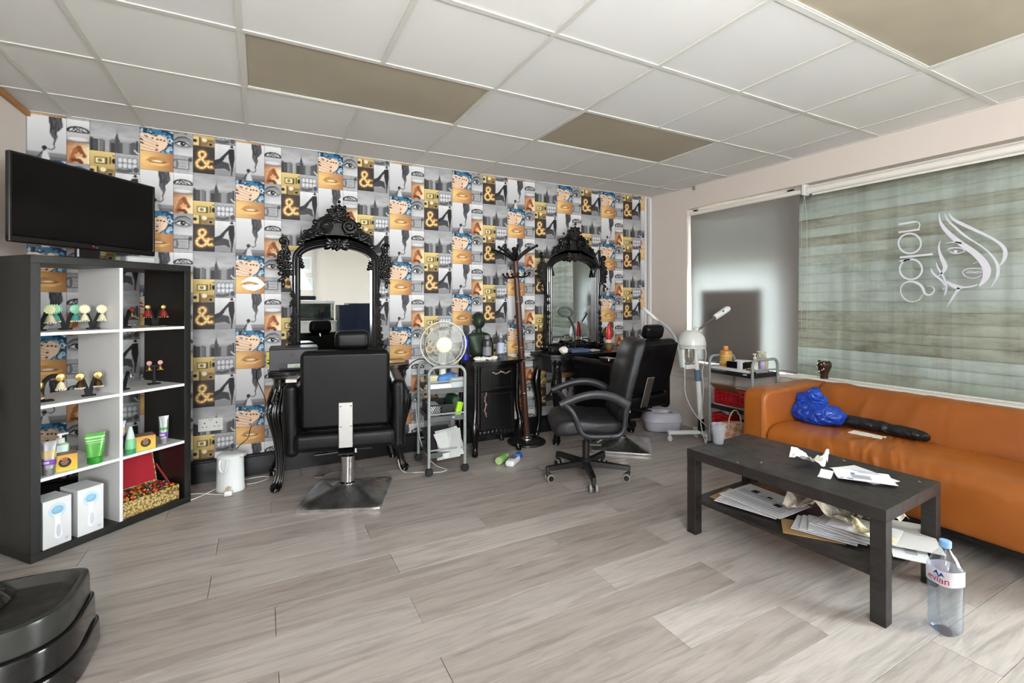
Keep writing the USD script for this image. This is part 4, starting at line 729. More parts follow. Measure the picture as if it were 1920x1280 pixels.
        part(t, 'corner_bracket', J(*[ell(s * (gw + 0.004 - 0.006 * k), -0.054, 0.80 - 0.024 * k, 0.014, 0.010, 0.014, 1) for k in range(4)]), carved_black)
    bs = [spiral(s * 0.10, 0.045, 0.036, 0.008, 1.3, PI / 2 - s, s, -0.06, 0.014, 0.007) for s in (-1, 1)] + [leaf(s * (0.03 + 0.05 * k), 0.05, -0.058, 0.05, 0.03, 90 - s * (50 + 20 * k)) for s in (-1, 1) for k in range(5)] + [rose(0, 0.05, -0.064, 0.032, 50)]
    part(t, 'base_carving', J(*bs), carved_black, 'carved scrolls along the foot', kind='stuff')
    return t
dressing_table('ornate black dressing table under the first mirror, behind the printer', (0.512, 3.868, 0))
dressing_table('ornate black dressing table under the second mirror, beyond the coat stand', (2.712, 3.868, 0), 0.02)
wall_mirror('ornate black framed mirror behind the facing-away salon chair', (0.516, 3.868, 0.78))
wall_mirror('ornate black framed mirror reflecting the window, beyond the coat stand', (2.712, 3.868, 0.78))

# ------------------------------------------------------------------ salon chairs
def salon_chair(label, loc, rz, base_rot, recline, shift_head=0.0):
    t = thing('salon_chair', label, 'salon chair', loc, rz)            # faces +y
    z0 = 0.50
    shp = lambda w, h, r: [(x, z) for x, z in Polygon([(-w, 0), (w, 0), (w, h), (-w, h)]).buffer(-r).buffer(r, quad_segs=6).exterior.coords]
    back = mv(J(rb(0, -0.235, z0 + 0.235, 0.50, 0.095, 0.46, 0.045, 16), rb(0, -0.277, z0 + 0.235, 0.475, 0.03, 0.43, 0.014, 12)), rx=recline, about=(0, -0.235, z0))
    part(t, 'backrest', back, black_leather, smooth=50)
    bar = lambda m: mv(m, rx=recline, about=(0, -0.235, z0))
    part(t, 'headrest', bar(J(rb(shift_head, -0.19, z0 + 0.515, 0.20, 0.085, 0.115, 0.035, 16))), black_leather, smooth=50)
    part(t, 'headrest_post', bar(cyl((shift_head, -0.20, z0 + 0.42), (shift_head, -0.20, z0 + 0.48), 0.012)), chrome, 'steel headrest post')
    part(t, 'seat', rb(0, 0.02, 0.45, 0.49, 0.48, 0.12, 0.045, 16), black_leather, smooth=50)
    part(t, 'seat_rail', J(rb(0, -0.215, 0.425, 0.58, 0.11, 0.115, 0.035, 12), rb(0, 0.02, 0.385, 0.5, 0.46, 0.05, 0.02, 8)), black_leather, smooth=50)
    for s in (-1, 1): part(t, 'arm', J(rb(s * 0.302, 0.0, 0.555, 0.085, 0.50, 0.43, 0.035, 12), mv(rb(s * 0.302, 0.225, 0.73, 0.082, 0.12, 0.075, 0.03, 10), rx=0)), black_leather, 'padded black side arm', smooth=50)
    part(t, 'arm_rail', cb(-0.302, -0.16, 0.785, 0.07, 0.12, 0.03, 0.006), chrome)
    br = part(t, 'back_bracket', bar(J(cb(0, -0.298, z0 + 0.03, 0.080, 0.008, 0.27, 0.003))), brushed, 'flat steel bracket on the back')
    for a in (-1, 1):
        for z in (0.025, 0.145): part(br, 'bolt', bar(mv(lathe([(0.006, 0), (0.0055, 0.003), (0.002, 0.004)], 10), (a * 0.028, -0.302, z0 + z), rx=90)), chrome)
    part(t, 'swivel_plate', J(cb(0, 0.0, 0.35, 0.22, 0.22, 0.02, 0.004), cb(0, -0.16, 0.36, 0.09, 0.30, 0.010, 0.003)), black_plastic)
    part(t, 'piston', cyl((0, 0, 0.25), (0, 0, 0.345), 0.018), chrome, 'steel piston')
    part(t, 'column', lathe([(0.054, 0.082), (0.054, 0.092), (0.043, 0.099), (0.041, 0.22), (0.043, 0.235), (0.043, 0.26), (0.028, 0.268)], 28), chrome, 'polished steel column')
    a = math.radians(base_rot); h = 0.245; rings = []
    for z, q in ((0.0, h), (0.008, h + 0.004), (0.020, h + 0.004), (0.026, h - 0.004), (0.030, h - 0.018), (0.036, h - 0.032), (0.058, 0.135), (0.088, 0.052)):
        n = 48; aa = np.linspace(0, 2 * PI, n, endpoint=False); c, s = np.cos(aa), np.sin(aa); e = 0.09 if q > 0.1 else 0.9; rr = (np.abs(c) ** (2 / e) + np.abs(s) ** (2 / e)) ** (-e / 2) * q; x, y = rr * c, rr * s; rings.append(np.stack([x * math.cos(a) - y * math.sin(a), x * math.sin(a) + y * math.cos(a), np.full(n, z)], 1))
    part(t, 'base_plate', loft(rings), chrome_base, 'square polished steel base', smooth=25)
    pv = lambda m: mv(m, rz=base_rot)
    part(t, 'pump_pedal', pv(J(tube(spline([(-0.035, 0.02, 0.17), (-0.09, 0.05, 0.15), (-0.16, 0.13, 0.11), (-0.21, 0.20, 0.075)], 16), 0.009, 8), cb(-0.23, 0.235, 0.066, 0.06, 0.15, 0.014, 0.004))), brushed)
    part(t, 'recline_lever', J(cyl((-0.20, 0.02, 0.272), (0.06, -0.04, 0.303), 0.007, n=10), cyl((0.05, -0.05, 0.29), (0.05, -0.05, 0.335), 0.010, n=10)), chrome)
    part(t, 'footrest', J(tube(spline([(-0.14, 0.22, 0.36), (-0.14, 0.36, 0.26), (-0.14, 0.46, 0.17)], 10), 0.010, 8), tube(spline([(0.14, 0.22, 0.36), (0.14, 0.36, 0.26), (0.14, 0.46, 0.17)], 10), 0.010, 8), tube([(-0.15, 0.46, 0.17), (0.15, 0.46, 0.17)], 0.016, 10)), chrome)
    return t
salon_chair('black leather salon chair on square steel base, back towards us before the first mirror', (0.495, 3.19, 0), -11.0, -11.0, 3.0, 0.035)
salon_chair('reclined black leather salon chair on square steel base, behind the swivel office chair', (2.765, 3.19, 0), 2.0, 47.0, 17.0, 0.02)

# ------------------------------------------------------------------ office swivel chair
OA = 153.0                                                             # +x of the chair (its front) points to the picture's left
t = thing('office_chair', 'grey-black swivel office chair with curved arms and five castors', 'office chair', (2.05, 2.74, 0), OA)
oc_leather = mat('worn_charcoal_leather', '#1f1f23', 0.42, spec=0.4, bump=(150, 0.08), rvar=(6, 0.08)); oc_plastic = mat('charcoal_plastic', '#26262b', 0.4)
prof = [(-0.235, 0.405), (-0.22, 0.44), (-0.10, 0.455), (0.05, 0.468), (0.16, 0.470), (0.225, 0.450), (0.258, 0.410), (0.262, 0.372), (0.235, 0.348), (0.12, 0.352), (-0.05, 0.362), (-0.20, 0.362), (-0.235, 0.38)]
sp = spline([(x, 0, z) for x, z in prof], 44, closed=True); rings = []
for y, q in ((-0.245, 0.55), (-0.235, 0.84), (-0.21, 0.95), (-0.12, 1.0), (0, 1.0), (0.12, 1.0), (0.21, 0.95), (0.235, 0.84), (0.245, 0.55)):
    c = sp.mean(0); r_ = c + (sp - c) * q; r_[:, 1] = y; r_[:, 2] -= 0.012 * (1 - (y / 0.245) ** 2) * (r_[:, 2] > 0.42); rings.append(r_)
part(t, 'seat', loft(rings), oc_leather, smooth=60)
bp = [(-0.215, 0.40), (-0.225, 0.50), (-0.245, 0.62), (-0.275, 0.76), (-0.31, 0.88), (-0.345, 0.965), (-0.375, 0.99)]
P = spline([(x, 0, z) for x, z in bp], 22); rings = []
for i, p in enumerate(P):
    f = i / 21; wd = np.interp(f, [0, 0.2, 0.6, 0.9, 1], [0.20, 0.225, 0.235, 0.20, 0.14]); th = np.interp(f, [0, 0.15, 0.85, 1], [0.026, 0.048, 0.050, 0.022]); aa = np.linspace(0, 2 * PI, 28, endpoint=False)
    seam = 0.90 if abs(f - 0.36) < 0.03 or abs(f - 0.66) < 0.03 else 1.0
    rings.append(np.stack([p[0] + th * seam * np.sign(np.cos(aa)) * np.abs(np.cos(aa)) ** 0.7, wd * np.sign(np.sin(aa)) * np.abs(np.sin(aa)) ** 0.55, np.full(28, p[2]) + 0.3 * th * np.cos(aa)], 1))
part(t, 'backrest', loft(rings), oc_leather, smooth=60)
for s in (-1, 1):
    y = s * 0.262; loop = spline([(0.215, y, 0.565), (0.10, y, 0.612), (-0.02, y, 0.635), (-0.14, y, 0.615), (-0.235, y, 0.560)], 26)
    ar = part(t, 'armrest', tube(loop, np.linspace(0.016, 0.021, 26), 10, flat=1.5), oc_plastic, 'curved plastic armrest')
    part(ar, 'arm_support', J(tube(spline([(0.19, y, 0.572), (0.135, y, 0.52), (0.10, y, 0.44), (0.075, y, 0.385), (0.03, y, 0.36), (-0.10, y, 0.358), (-0.17, y, 0.365), (-0.205, y, 0.40), (-0.215, y, 0.48), (-0.225, y, 0.57)], 46), 0.018, 8)), oc_plastic)
    part(ar, 'bolt', J(*[mv(lathe([(0.007, 0), (0.005, 0.003)], 8), (x, y + s * 0.017, z), rx=-s * 90) for x, z in ((0.03, 0.36), (-0.12, 0.358), (-0.217, 0.50), (-0.222, 0.45))]), black_plastic, kind='stuff')
part(t, 'mechanism', J(cb(0, 0, 0.335, 0.22, 0.16, 0.035, 0.006), cyl((0.02, 0, 0.33), (0.02, -0.20, 0.325), 0.007, n=8)), black_plastic)
part(t, 'gas_lift', J(cyl((0, 0, 0.24), (0, 0, 0.33), 0.014), cyl((0, 0, 0.075), (0, 0, 0.255), 0.026, n=18)), black_plastic); part(t, 'hub', lathe([(0.035, 0.06), (0.042, 0.07), (0.042, 0.125), (0.034, 0.135)], 20), black_plastic)
for k in range(5):
    a = 18 + 72 * k; c, s = math.cos(math.radians(a)), math.sin(math.radians(a)); L = 0.295
    lg = part(t, 'leg', mv(loft([np.array([(x, -w, z0), (x, w, z0), (x, w * 0.8, z1), (x, -w * 0.8, z1)]) for x, w, z0, z1 in ((0.03, 0.024, 0.078, 0.118), (0.18, 0.021, 0.080, 0.112), (L, 0.018, 0.078, 0.106), (L + 0.012, 0.012, 0.06, 0.104))]), rz=a), black_plastic)
    part(lg, 'castor_stem', J(cyl((c * L, s * L, 0.05), (c * L, s * L, 0.082), 0.010, n=10), mv(rb(L - 0.006, 0, 0.048, 0.034, 0.026, 0.028, 0.01, 8), rz=a)), black_plastic)
    wh = [mv(lathe([(0.012, -0.010), (0.0255, -0.008), (0.027, -0.004), (0.027, 0.004), (0.0255, 0.008), (0.012, 0.010)], 20), (L - 0.012, q, 0.027), rx=90) for q in (-0.02, 0.02)]
    part(lg, 'castor_wheel', mv(J(*wh), rz=a + 35 * 0), mat('castor_grey', '#8c8b88', 0.6)); part(lg, 'wheel_cap', mv(J(*[mv(lathe([(0.019, -0.0115), (0.019, 0.0115)], 16), (L - 0.012, q, 0.027), rx=90) for q in (-0.02, 0.02)]), rz=a), black_plastic)
# ------------------------------------------------------------------ coat stand
def tf(base, top):
    base, top = np.array(base, float), np.array(top, float); d = top - base; L = np.linalg.norm(d); M = trimesh.geometry.align_vectors([0, 0, 1], d / L); M[:3, 3] = base; return M, L
t = thing('coat_stand', 'leaning brown wooden coat stand with black hooks between the two dressing tables', 'coat stand', (2.085, 3.655, 0))
part(t, 'base', lathe([(0.165, 0), (0.17, 0.008), (0.168, 0.018), (0.15, 0.026), (0.08, 0.032)], 40), mat('black_iron', '#1a1918', 0.35, rvar=(6, 0.1)), 'round black iron base')
part(t, 'collar', lathe([(0.05, 0.03), (0.048, 0.042), (0.033, 0.05), (0.033, 0.062)], 24), brushed, 'steel collar')
M, L = tf((0, 0, 0.05), (-0.118, 0.0, 1.66)); br_m = mat('walnut_stain', '#4a2b20', 0.35, var=(5, 0.25), stretch=(6, 6, 0.4))
def put(m): m = T(m).copy(); m.apply_transform(M); return m
part(t, 'pole', put(lathe([(0.027, 0), (0.027, L * 0.24), (0.0255, L * 0.245), (0.027, L * 0.25), (0.027, L * 0.49), (0.0255, L * 0.495), (0.027, L * 0.5), (0.027, L * 0.74), (0.0255, L * 0.745), (0.026, L * 0.75), (0.024, L)], 20)), br_m, 'brown wooden pole')
part(t, 'pole_ring', put(J(*[lathe([(0.0275, z - 0.004), (0.029, z), (0.0275, z + 0.004)], 20) for z in (L * 0.245, L * 0.495, L * 0.745)])), brushed)
part(t, 'finial', put(J(lathe([(0.024, L - 0.02), (0.034, L), (0.030, L + 0.02), (0.018, L + 0.03), (0.026, L + 0.05), (0.024, L + 0.062), (0.0, L + 0.072)], 18))), black_gloss, 'turned black finial')
for k, a in enumerate((200, 250, 320, 20, 80, 140)):
    c, s = math.cos(math.radians(a)), math.sin(math.radians(a))
    part(t, 'hook', put(J(tube(spline([(0.02 * c, 0.02 * s, L - 0.05), (0.07 * c, 0.07 * s, L - 0.005), (0.14 * c, 0.14 * s, L + 0.035), (0.195 * c, 0.195 * s, L + 0.06)], 14), np.linspace(0.011, 0.009, 14), 8), ell(0.197 * c, 0.197 * s, L + 0.062, 0.014, 0.014, 0.014, 1))), black_gloss, 'black wooden coat hook')
    part(t, 'lower_peg', put(J(tube(spline([(0.02 * c, 0.02 * s, L - 0.19), (0.06 * c, 0.06 * s, L - 0.20), (0.10 * c, 0.10 * s, L - 0.19), (0.115 * c, 0.115 * s, L - 0.17)], 10), 0.007, 7), ell(0.117 * c, 0.117 * s, L - 0.166, 0.012, 0.012, 0.012, 1))), black_gloss)
part(t, 'umbrella_ring', put(J(tube([(0.115 * math.cos(a), 0.115 * math.sin(a), L * 0.43) for a in np.linspace(0, 2 * PI, 36, endpoint=False)], 0.004, 6, closed=True), tube([(0, -0.115, L * 0.43), (0, 0.115, L * 0.43)], 0.004, 6))), brushed, 'thin steel umbrella ring')

# ------------------------------------------------------------------ trolleys of grey tube
def trolley(label, loc, rz, w, l, top, shelves, bars, tray_m, wheel_m):
    t = thing('trolley', label, 'trolley', loc, rz)                    # end frames in the x-z plane at y=0 and y=l
    zc = 0.055
    for y in (0, l):
        r = 0.055; pts = [(0, y, zc)] + [(0, y, z) for z in np.linspace(0.15, top - r, 6)] + [(r - r * math.cos(a), y, top - r + r * math.sin(a)) for a in np.linspace(0.2, PI / 2, 6)] + [(w - r + r * math.sin(a), y, top - r + r * math.cos(a)) for a in np.linspace(0, PI / 2 - 0.2, 6)] + [(w, y, z) for z in np.linspace(top - r, 0.15, 6)] + [(w, y, zc)]
        fr_ = part(t, 'end_frame', tube(pts, 0.0115, 10), grey_tube, 'grey tubular end frame', smooth=60)
        for z in bars: part(fr_, 'crossbar', tube([(0, y, z), (w, y, z)], 0.0065, 8), grey_tube)
        for x in (0, w):
            part(fr_, 'castor', J(mv(lathe([(0.012, -0.013), (0.026, -0.012), (0.029, -0.006), (0.029, 0.006), (0.026, 0.012), (0.012, 0.013)], 18), (x, y - 0.008, 0.029), rx=90, rz=0), cyl((x, y, 0.03), (x, y, 0.07), 0.009, n=10)), wheel_m)
    for z in shelves:
        d = 0.032; tr = part(t, 'tray', J(bb(0.012, w - 0.012, 0.012, l - 0.012, z - 0.004, z), bb(0.012, w - 0.012, 0.008, 0.012, z - 0.004, z + d), bb(0.012, w - 0.012, l - 0.012, l - 0.008, z - 0.004, z + d), bb(0.008, 0.012, 0.008, l - 0.008, z - 0.004, z + d), bb(w - 0.012, w - 0.008, 0.008, l - 0.008, z - 0.004, z + d)), tray_m, smooth=False)
    return t
trolley('grey tubular three-tier trolley with the fan on it, right of the first salon chair', (1.062, 3.272, 0), -5.0, 0.268, 0.36, 0.775, (0.585, 0.385, 0.125), (0.668, 0.435, 0.178), mat('trolley_tray_grey', '#55585a', 0.45), dark_rubber)
def TR(x, y, z): a = math.radians(-5.0); return (1.062 + x * math.cos(a) - y * math.sin(a), 3.272 + x * math.sin(a) + y * math.cos(a), z)
trolley('grey tubular trolley with black trays loaded with papers, by the blind', (3.405, 2.40, 0), 0.0, 0.32, 0.40, 0.785, (0.645, 0.345, 0.185), (0.70,), mat('trolley_tray_black', '#222224', 0.4), dark_rubber)

# fan
t = thing('desk_fan', 'white round desk fan with wire cage standing on the three-tier trolley', 'fan', TR(0.135, 0.11, 0.585), -14)
fanw = mat('fan_cream_plastic', '#e6e5da', 0.4); R0, fz = 0.168, 0.345
part(t, 'base', J(rb(0, 0.02, 0.02, 0.17, 0.15, 0.04, 0.018, 12)), fanw); part(t, 'neck', J(tube(spline([(0, 0.05, 0.035), (0, 0.055, 0.12), (0, 0.05, 0.22), (0, 0.055, 0.30)], 12), np.linspace(0.03, 0.022, 12), 12)), fanw); part(t, 'motor', mv(lathe([(0.03, 0), (0.055, 0.012), (0.058, 0.06), (0.04, 0.095), (0.0, 0.1)], 24), (0, 0.02, fz), rx=-90), fanw)
part(t, 'hub_badge', mv(lathe([(0.0, 0.010), (0.040, 0.008), (0.056, 0.003), (0.057, -0.004)], 32), (0, -0.062, fz), rx=90), mat('hub_cream', '#dedccb', 0.35), 'round cream hub badge')
for k in range(3):
    rr_ = []
    for r in np.linspace(0.03, 0.135, 9):
        w_ = 0.020 + 0.35 * r; a = 2 * PI * k / 3 + 0.4; rr_.append([(r * math.cos(a + q) , -0.025 + 0.16 * q * 0.25, fz + r * math.sin(a + q)) for q in np.linspace(-w_ / r / 2, w_ / r / 2, 7)])
    rr_ = np.array(rr_); fr2 = rr_[:, ::-1] + np.array([0, 0.002, 0]); part(t, 'blade', loft(np.concatenate([rr_, fr2], 1)), mat('fan_blade', '#b9bcbc', 0.3, alpha=1.0), 'pale grey fan blade')
cg = []
for a in np.linspace(0, 2 * PI, 84, endpoint=False):
    ca, sa = math.cos(a), math.sin(a); pts = [(r * ca, y, fz + r * sa) for r, y in ((0.05, -0.064), (0.10, -0.062), (0.145, -0.050), (0.163, -0.028), (R0, 0.0))]; cg.append(tube(pts, 0.0011, 4))
    if len(cg) % 2: cg.append(tube([(r * ca, y, fz + r * sa) for r, y in ((R0, 0.0), (0.15, 0.035), (0.10, 0.055), (0.05, 0.06))], 0.0011, 4))
part(t, 'cage_wires', J(*cg), mat('cage_white', '#dcdcd4', 0.4), 'fine white wire cage', kind='stuff')
part(t, 'cage_rim', J(*[tube([(r * math.cos(a), y, fz + r * math.sin(a)) for a in np.linspace(0, 2 * PI, 60, endpoint=False)], q, 8, closed=True) for r, y, q in ((R0, 0.0, 0.0052), (0.137, -0.053, 0.0018))]), fanw)
# things on the trolley
def crumple(w, h, amp, seed, sc=14, nx=34, ny=34): return sheet(w, h, lambda x, y: amp * (meshkit.fbm(np.stack([x * sc, y * sc, np.zeros_like(x)], -1), 4, seed)) ** 1.3, nx, ny)
poly_blue = mat('blue_wrapper', '#3f78b8', 0.3, bump=(60, 0.3), var=(20, 0.4)); poly_clear = mat('frosted_bag', '#c4ccd0', 0.3, bump=(40, 0.3))
x, y, z = TR(0.15, 0.06, 0.588)
t = thing('towel_roll', 'white paper roll lying in the top tray of the fan trolley', 'paper roll', TR(0.10, 0.055, 0.618), -3); part(t, 'roll', J(mv(lathe([(0.012, -0.11), (0.029, -0.11), (0.029, 0.11), (0.012, 0.11)], 22), rz=0, ry=90)), mat('roll_white', '#e9e9ea', 0.7)); part(t, 'core', mv(lathe([(0.011, -0.125), (0.011, 0.125)], 14), ry=90), card_brown)
solo('blue_packet', mv(displaced(rb(0, 0, 0, 0.16, 0.10, 0.06, 0.02, 10), 0.018, 18, 3, 1), TR(0.165, 0.13, 0.675), ry=-8), poly_blue, 'blue and white plastic packet under the fan on the trolley', 'packet')
solo('plastic_bag', mv(displaced(rb(0, 0, 0, 0.13, 0.12, 0.085, 0.03, 10), 0.02, 16, 5, 1), TR(0.228, 0.09, 0.645)), poly_clear, 'cloudy clear plastic bag at the right of the fan trolley', 'bag')
solo('cream_packet', mv(displaced(rb(0, 0, 0, 0.09, 0.06, 0.07, 0.015, 8), 0.006, 20, 6, 1), TR(0.055, 0.13, 0.665)), mat('cream_packet', '#cfc59b', 0.5), 'small cream packet at the left of the fan trolley', 'packet')
solo('card_strip', mv(bb(-0.09, 0.09, 0, 0.05, 0, 0.03), TR(0.178, 0.028, 0.588)), mat('cream_card', '#d9cfa6', 0.7), 'long cream carton along the front of the fan trolley', 'carton')
net = mat('basket_black', '#1c1c1f', 0.45)
t = thing('wire_basket', 'black lattice basket on the middle tray of the fan trolley', 'basket', TR(0.105, 0.05, 0.389), -5); bw_, bd_, bh_ = 0.18, 0.24, 0.105; lat = []
for k in range(-1, 14):
    for s in (-1, 1):
        x0 = -bw_ / 2 + 0.016 * k; a, b = (x0, 0.006), (x0 + s * bh_ * 0.6, bh_ - 0.006); cl = lambda v: min(max(v, -bw_ / 2), bw_ / 2)
        if -bw_ / 2 <= x0 <= bw_ / 2: lat.append(tube([(a[0], 0, a[1]), (cl(b[0]), 0, b[1] if cl(b[0]) == b[0] else a[1] + (b[1] - a[1]) * abs(cl(b[0]) - a[0]) / max(abs(b[0] - a[0]), 1e-6))], 0.0022, 5))
part(t, 'lattice', J(*lat), net, kind='stuff'); part(t, 'rim', J(bb(-bw_ / 2, bw_ / 2, -0.003, 0.003, bh_ - 0.01, bh_), bb(-bw_ / 2, bw_ / 2, -0.003, 0.003, 0, 0.008)), net, smooth=False)
part(t, 'side_wall', J(bb(-bw_ / 2, -bw_ / 2 + 0.003, 0, bd_, 0, bh_), bb(bw_ / 2 - 0.003, bw_ / 2, 0, bd_, 0, bh_), bb(-bw_ / 2, bw_ / 2, bd_ - 0.003, bd_, 0, bh_), bb(-bw_ / 2, bw_ / 2, 0, bd_, 0, 0.003)), net, smooth=False)
part(t, 'front_panel', bb(0.0, bw_ / 2 - 0.004, -0.001, 0.002, 0.008, bh_ - 0.01), mat('basket_dark_mesh', '#2a2a2c', 0.5, var=(200, 0.5)), smooth=False)
solo('paper_stack', mv(bb(-0.075, -0.003, 0.02, 0.2, 0.004, 0.092), TR(0.105, 0.05, 0.389), rz=-5, about=(0, 0, 0)), paper_white, 'white papers standing inside the black lattice basket', 'papers')
solo('lime_box', mv(cb(0, 0, 0, 0.045, 0.03, 0.115, 0.002), TR(0.228, 0.03, 0.452), ry=14), mat('lime_green_card', '#9ed02c', 0.45), 'tilted lime green carton on the middle tray', 'carton')
solo('green_bag', mv(displaced(rb(0, 0, 0, 0.075, 0.16, 0.15, 0.03, 10), 0.012, 14, 4, 1), TR(0.222, 0.16, 0.47)), mat('dark_green_bag', '#22442c', 0.45), 'dark green bag behind the lime green carton', 'bag')
solo('lilac_packet', mv(cb(0, 0, 0, 0.09, 0.05, 0.02, 0.004), TR(0.215, 0.035, 0.402)), mat('lilac_packet', '#a9a1c6', 0.4), 'flat lilac packet on the middle tray of the fan trolley', 'packet')
folder = mat('grey_board', '#3b3b3d', 0.6)
solo('grey_folder', mv(cb(0, 0, 0, 0.22, 0.26, 0.008, 0.002), TR(0.125, 0.20, 0.21), rx=28), folder, 'dark grey folder leaning on the bottom tray of the fan trolley', 'folder')
pl_ = ['lowest white sheet drooping over the front of the fan trolley bottom tray', 'white sheet angled left in the fan of papers on the trolley bottom tray', 'middle white sheet in the fan of papers on the trolley bottom tray', 'white sheet angled right in the fan of papers on the trolley bottom tray', 'topmost white sheet on the fan trolley bottom tray']
for k in range(5):
    solo('paper_sheet', mv(sheet(0.175, 0.21, lambda x, y: 0.006 * np.sin(x * 18 + k) + 0.25 * np.maximum(0, y) ** 1.6, 12, 14), TR(0.163 + 0.004 * k, 0.050 + 0.009 * k, 0.186 + 0.006 * k), rx=42, rz=-14 + 9 * ((k * 2) % 5 - 2), ry=-10), mat('paper_grey', '#cfd2d0', 0.75), pl_[k], 'paper', 'papers on the bottom tray of the fan trolley')

# ------------------------------------------------------------------ small black cabinet
t = thing('bedside_cabinet', 'small black French-style cabinet with gilt ornaments, left of the coat stand', 'cabinet', (1.722, 3.868, 0)); W, D, Z = 0.40, 0.345, 0.765
def cplan(g): return [(-W / 2 - g, 0), *[((W / 2 + g) * x, -D - g - 0.03 * (1 - x * x)) for x in np.linspace(-1, 1, 17)], (W / 2 + g, 0)]
part(t, 'top', J(ext(cplan(0.035), 0.012, Z - 0.012), ext(cplan(0.028), 0.012, Z - 0.024), ext(cplan(0.012), 0.012, Z - 0.036)), black_gloss)
part(t, 'body', J(ext(cplan(-0.02), 0.545, 0.185)), black_gloss)
part(t, 'skirt', J(*[ell(x, -D - 0.005 - 0.02 * (1 - (x / 0.2) ** 2), 0.18, 0.03, 0.012, 0.03 - 0.05 * abs(x), 1) for x in np.linspace(-0.14, 0.14, 9)]), black_gloss, kind='stuff')
cf = lambda x: -D - 0.012 - 0.028 * (1 - (x / 0.2) ** 2)
def front(x0, x1, z0, z1, g): xs = np.linspace(x0, x1, 9); return extrude_front(xs, z0, z1, g)
def extrude_front(xs, z0, z1, g):
    p = [(x, cf(x) - g) for x in xs] + [(x, cf(x) + 0.01) for x in xs[::-1]]; return ext(p, z1 - z0, z0)
dr = part(t, 'drawer', J(front(-0.155, 0.155, 0.525, 0.715, 0.004)), black_gloss); part(dr, 'drawer_moulding', J(*[front(a, b, c, d, 0.008) for a, b, c, d in ((-0.085, 0.125, 0.545, 0.549), (-0.085, 0.125, 0.691, 0.695), (-0.085, -0.081, 0.545, 0.695), (0.121, 0.125, 0.545, 0.695))]), black_plastic)
do = part(t, 'door', J(front(-0.155, 0.155, 0.205, 0.515, 0.004)), black_gloss); part(do, 'door_moulding', J(*[front(a, b, c, d, 0.008) for a, b, c, d in ((-0.085, 0.125, 0.225, 0.229), (-0.085, 0.125, 0.495, 0.499), (-0.085, -0.081, 0.225, 0.499), (0.121, 0.125, 0.225, 0.499))]), black_plastic)
gilt = mat('worn_rose_gilt', '#a88d80', 0.35, metal=0.7)
part(dr, 'handle', J(*[ell(0.02 + 0.015 * k, cf(0.02) - 0.010, 0.668 + 0.008 * math.cos(k * 1.1), 0.012, 0.006, 0.006 + 0.002 * (k == 0), 1, R('y', 25 * (-1) ** k)) for k in range(-5, 6)]), gilt, 'gilt drawer handle', kind='stuff')
part(do, 'handle', J(*[ell(-0.118 + 0.006 * math.cos(k * 1.3), cf(-0.118) - 0.010, 0.415 + 0.018 * k, 0.007 + 0.003 * (k == 0), 0.006, 0.012, 1, R('y', 20 * (-1) ** k)) for k in range(-5, 6)]), gilt, 'gilt door escutcheon', kind='stuff')
for s in (-1, 1):
    for fy in (0, 1):
        y0 = (-D - 0.005) if fy else -0.04; o = -1 if fy else 0; x0 = s * 0.19
        P = spline([(x0, y0, Z - 0.04), (x0, y0, 0.50), (x0 + s * 0.004, y0 + o * 0.004, 0.36), (x0 + s * 0.018, y0 + o * 0.02, 0.25), (x0 + s * 0.012, y0 + o * 0.014, 0.16), (x0 + s * 0.002, y0, 0.07), (x0 + s * 0.012, y0 + o * 0.015, 0.015)], 26); rad = np.interp(np.linspace(0, 1, 26), [0, 0.4, 0.55, 0.68, 0.8, 0.93, 1], [0.022, 0.020, 0.022, 0.036, 0.026, 0.018, 0.026]); part(t, 'leg', J(tube(P, rad, 10), lathe([(0.02, 0), (0.022, 0.01), (0.015, 0.02)], 10, tuple(P[-1] * [1, 1, 0]))), carved_black)
    part(t, 'leg_carving', J(*[ell(s * 0.19, -D - 0.022, 0.70 - 0.022 * k, 0.015 - 0.0012 * k, 0.010, 0.014, 1) for k in range(6)], *[ell(s * 0.205 + 0.008 * k, -D - 0.05, 0.27 - 0.016 * k, 0.014, 0.010, 0.015, 1) for k in range(3)]), carved_black, kind='stuff')
# things on the cabinet
buddha = mat('dark_green_bronze', '#2c3a2a', 0.45, var=(20, 0.3), metal=0.3)
bx, by, bz = 1.64, 3.70, 0.765
body = m3.Manifold.batch_hull([m3.Manifold.sphere(0.07, 24).scale((1.1, 0.8, 0.8)).translate((0, 0, 0.06)), m3.Manifold.sphere(0.06, 24).scale((1.85, 0.8, 0.7)).translate((0, 0, 0.185))])
body = (body + m3.Manifold.cylinder(0.09, 0.027, 0.025, 20).translate((0, 0, 0.20)) + m3.Manifold.sphere(0.052, 24).scale((1.02, 1.05, 1.22)).translate((0, -0.008, 0.315)) + m3.Manifold.sphere(0.020, 16).translate((0, 0.005, 0.376)) + m3.Manifold.sphere(0.012, 10).scale((0.8, 1.2, 1.6)).translate((0, -0.062, 0.308)) + m3.Manifold.sphere(0.012, 10).scale((0.5, 0.9, 2.0)).translate((0.051, 0, 0.305)) + m3.Manifold.sphere(0.012, 10).scale((0.5, 0.9, 2.0)).translate((-0.051, 0, 0.305))).trim_by_plane((0, 0, 1), 0.0)
bm = T(body.refine_to_length(0.012)); trimesh.smoothing.filter_taubin(bm, iterations=8)
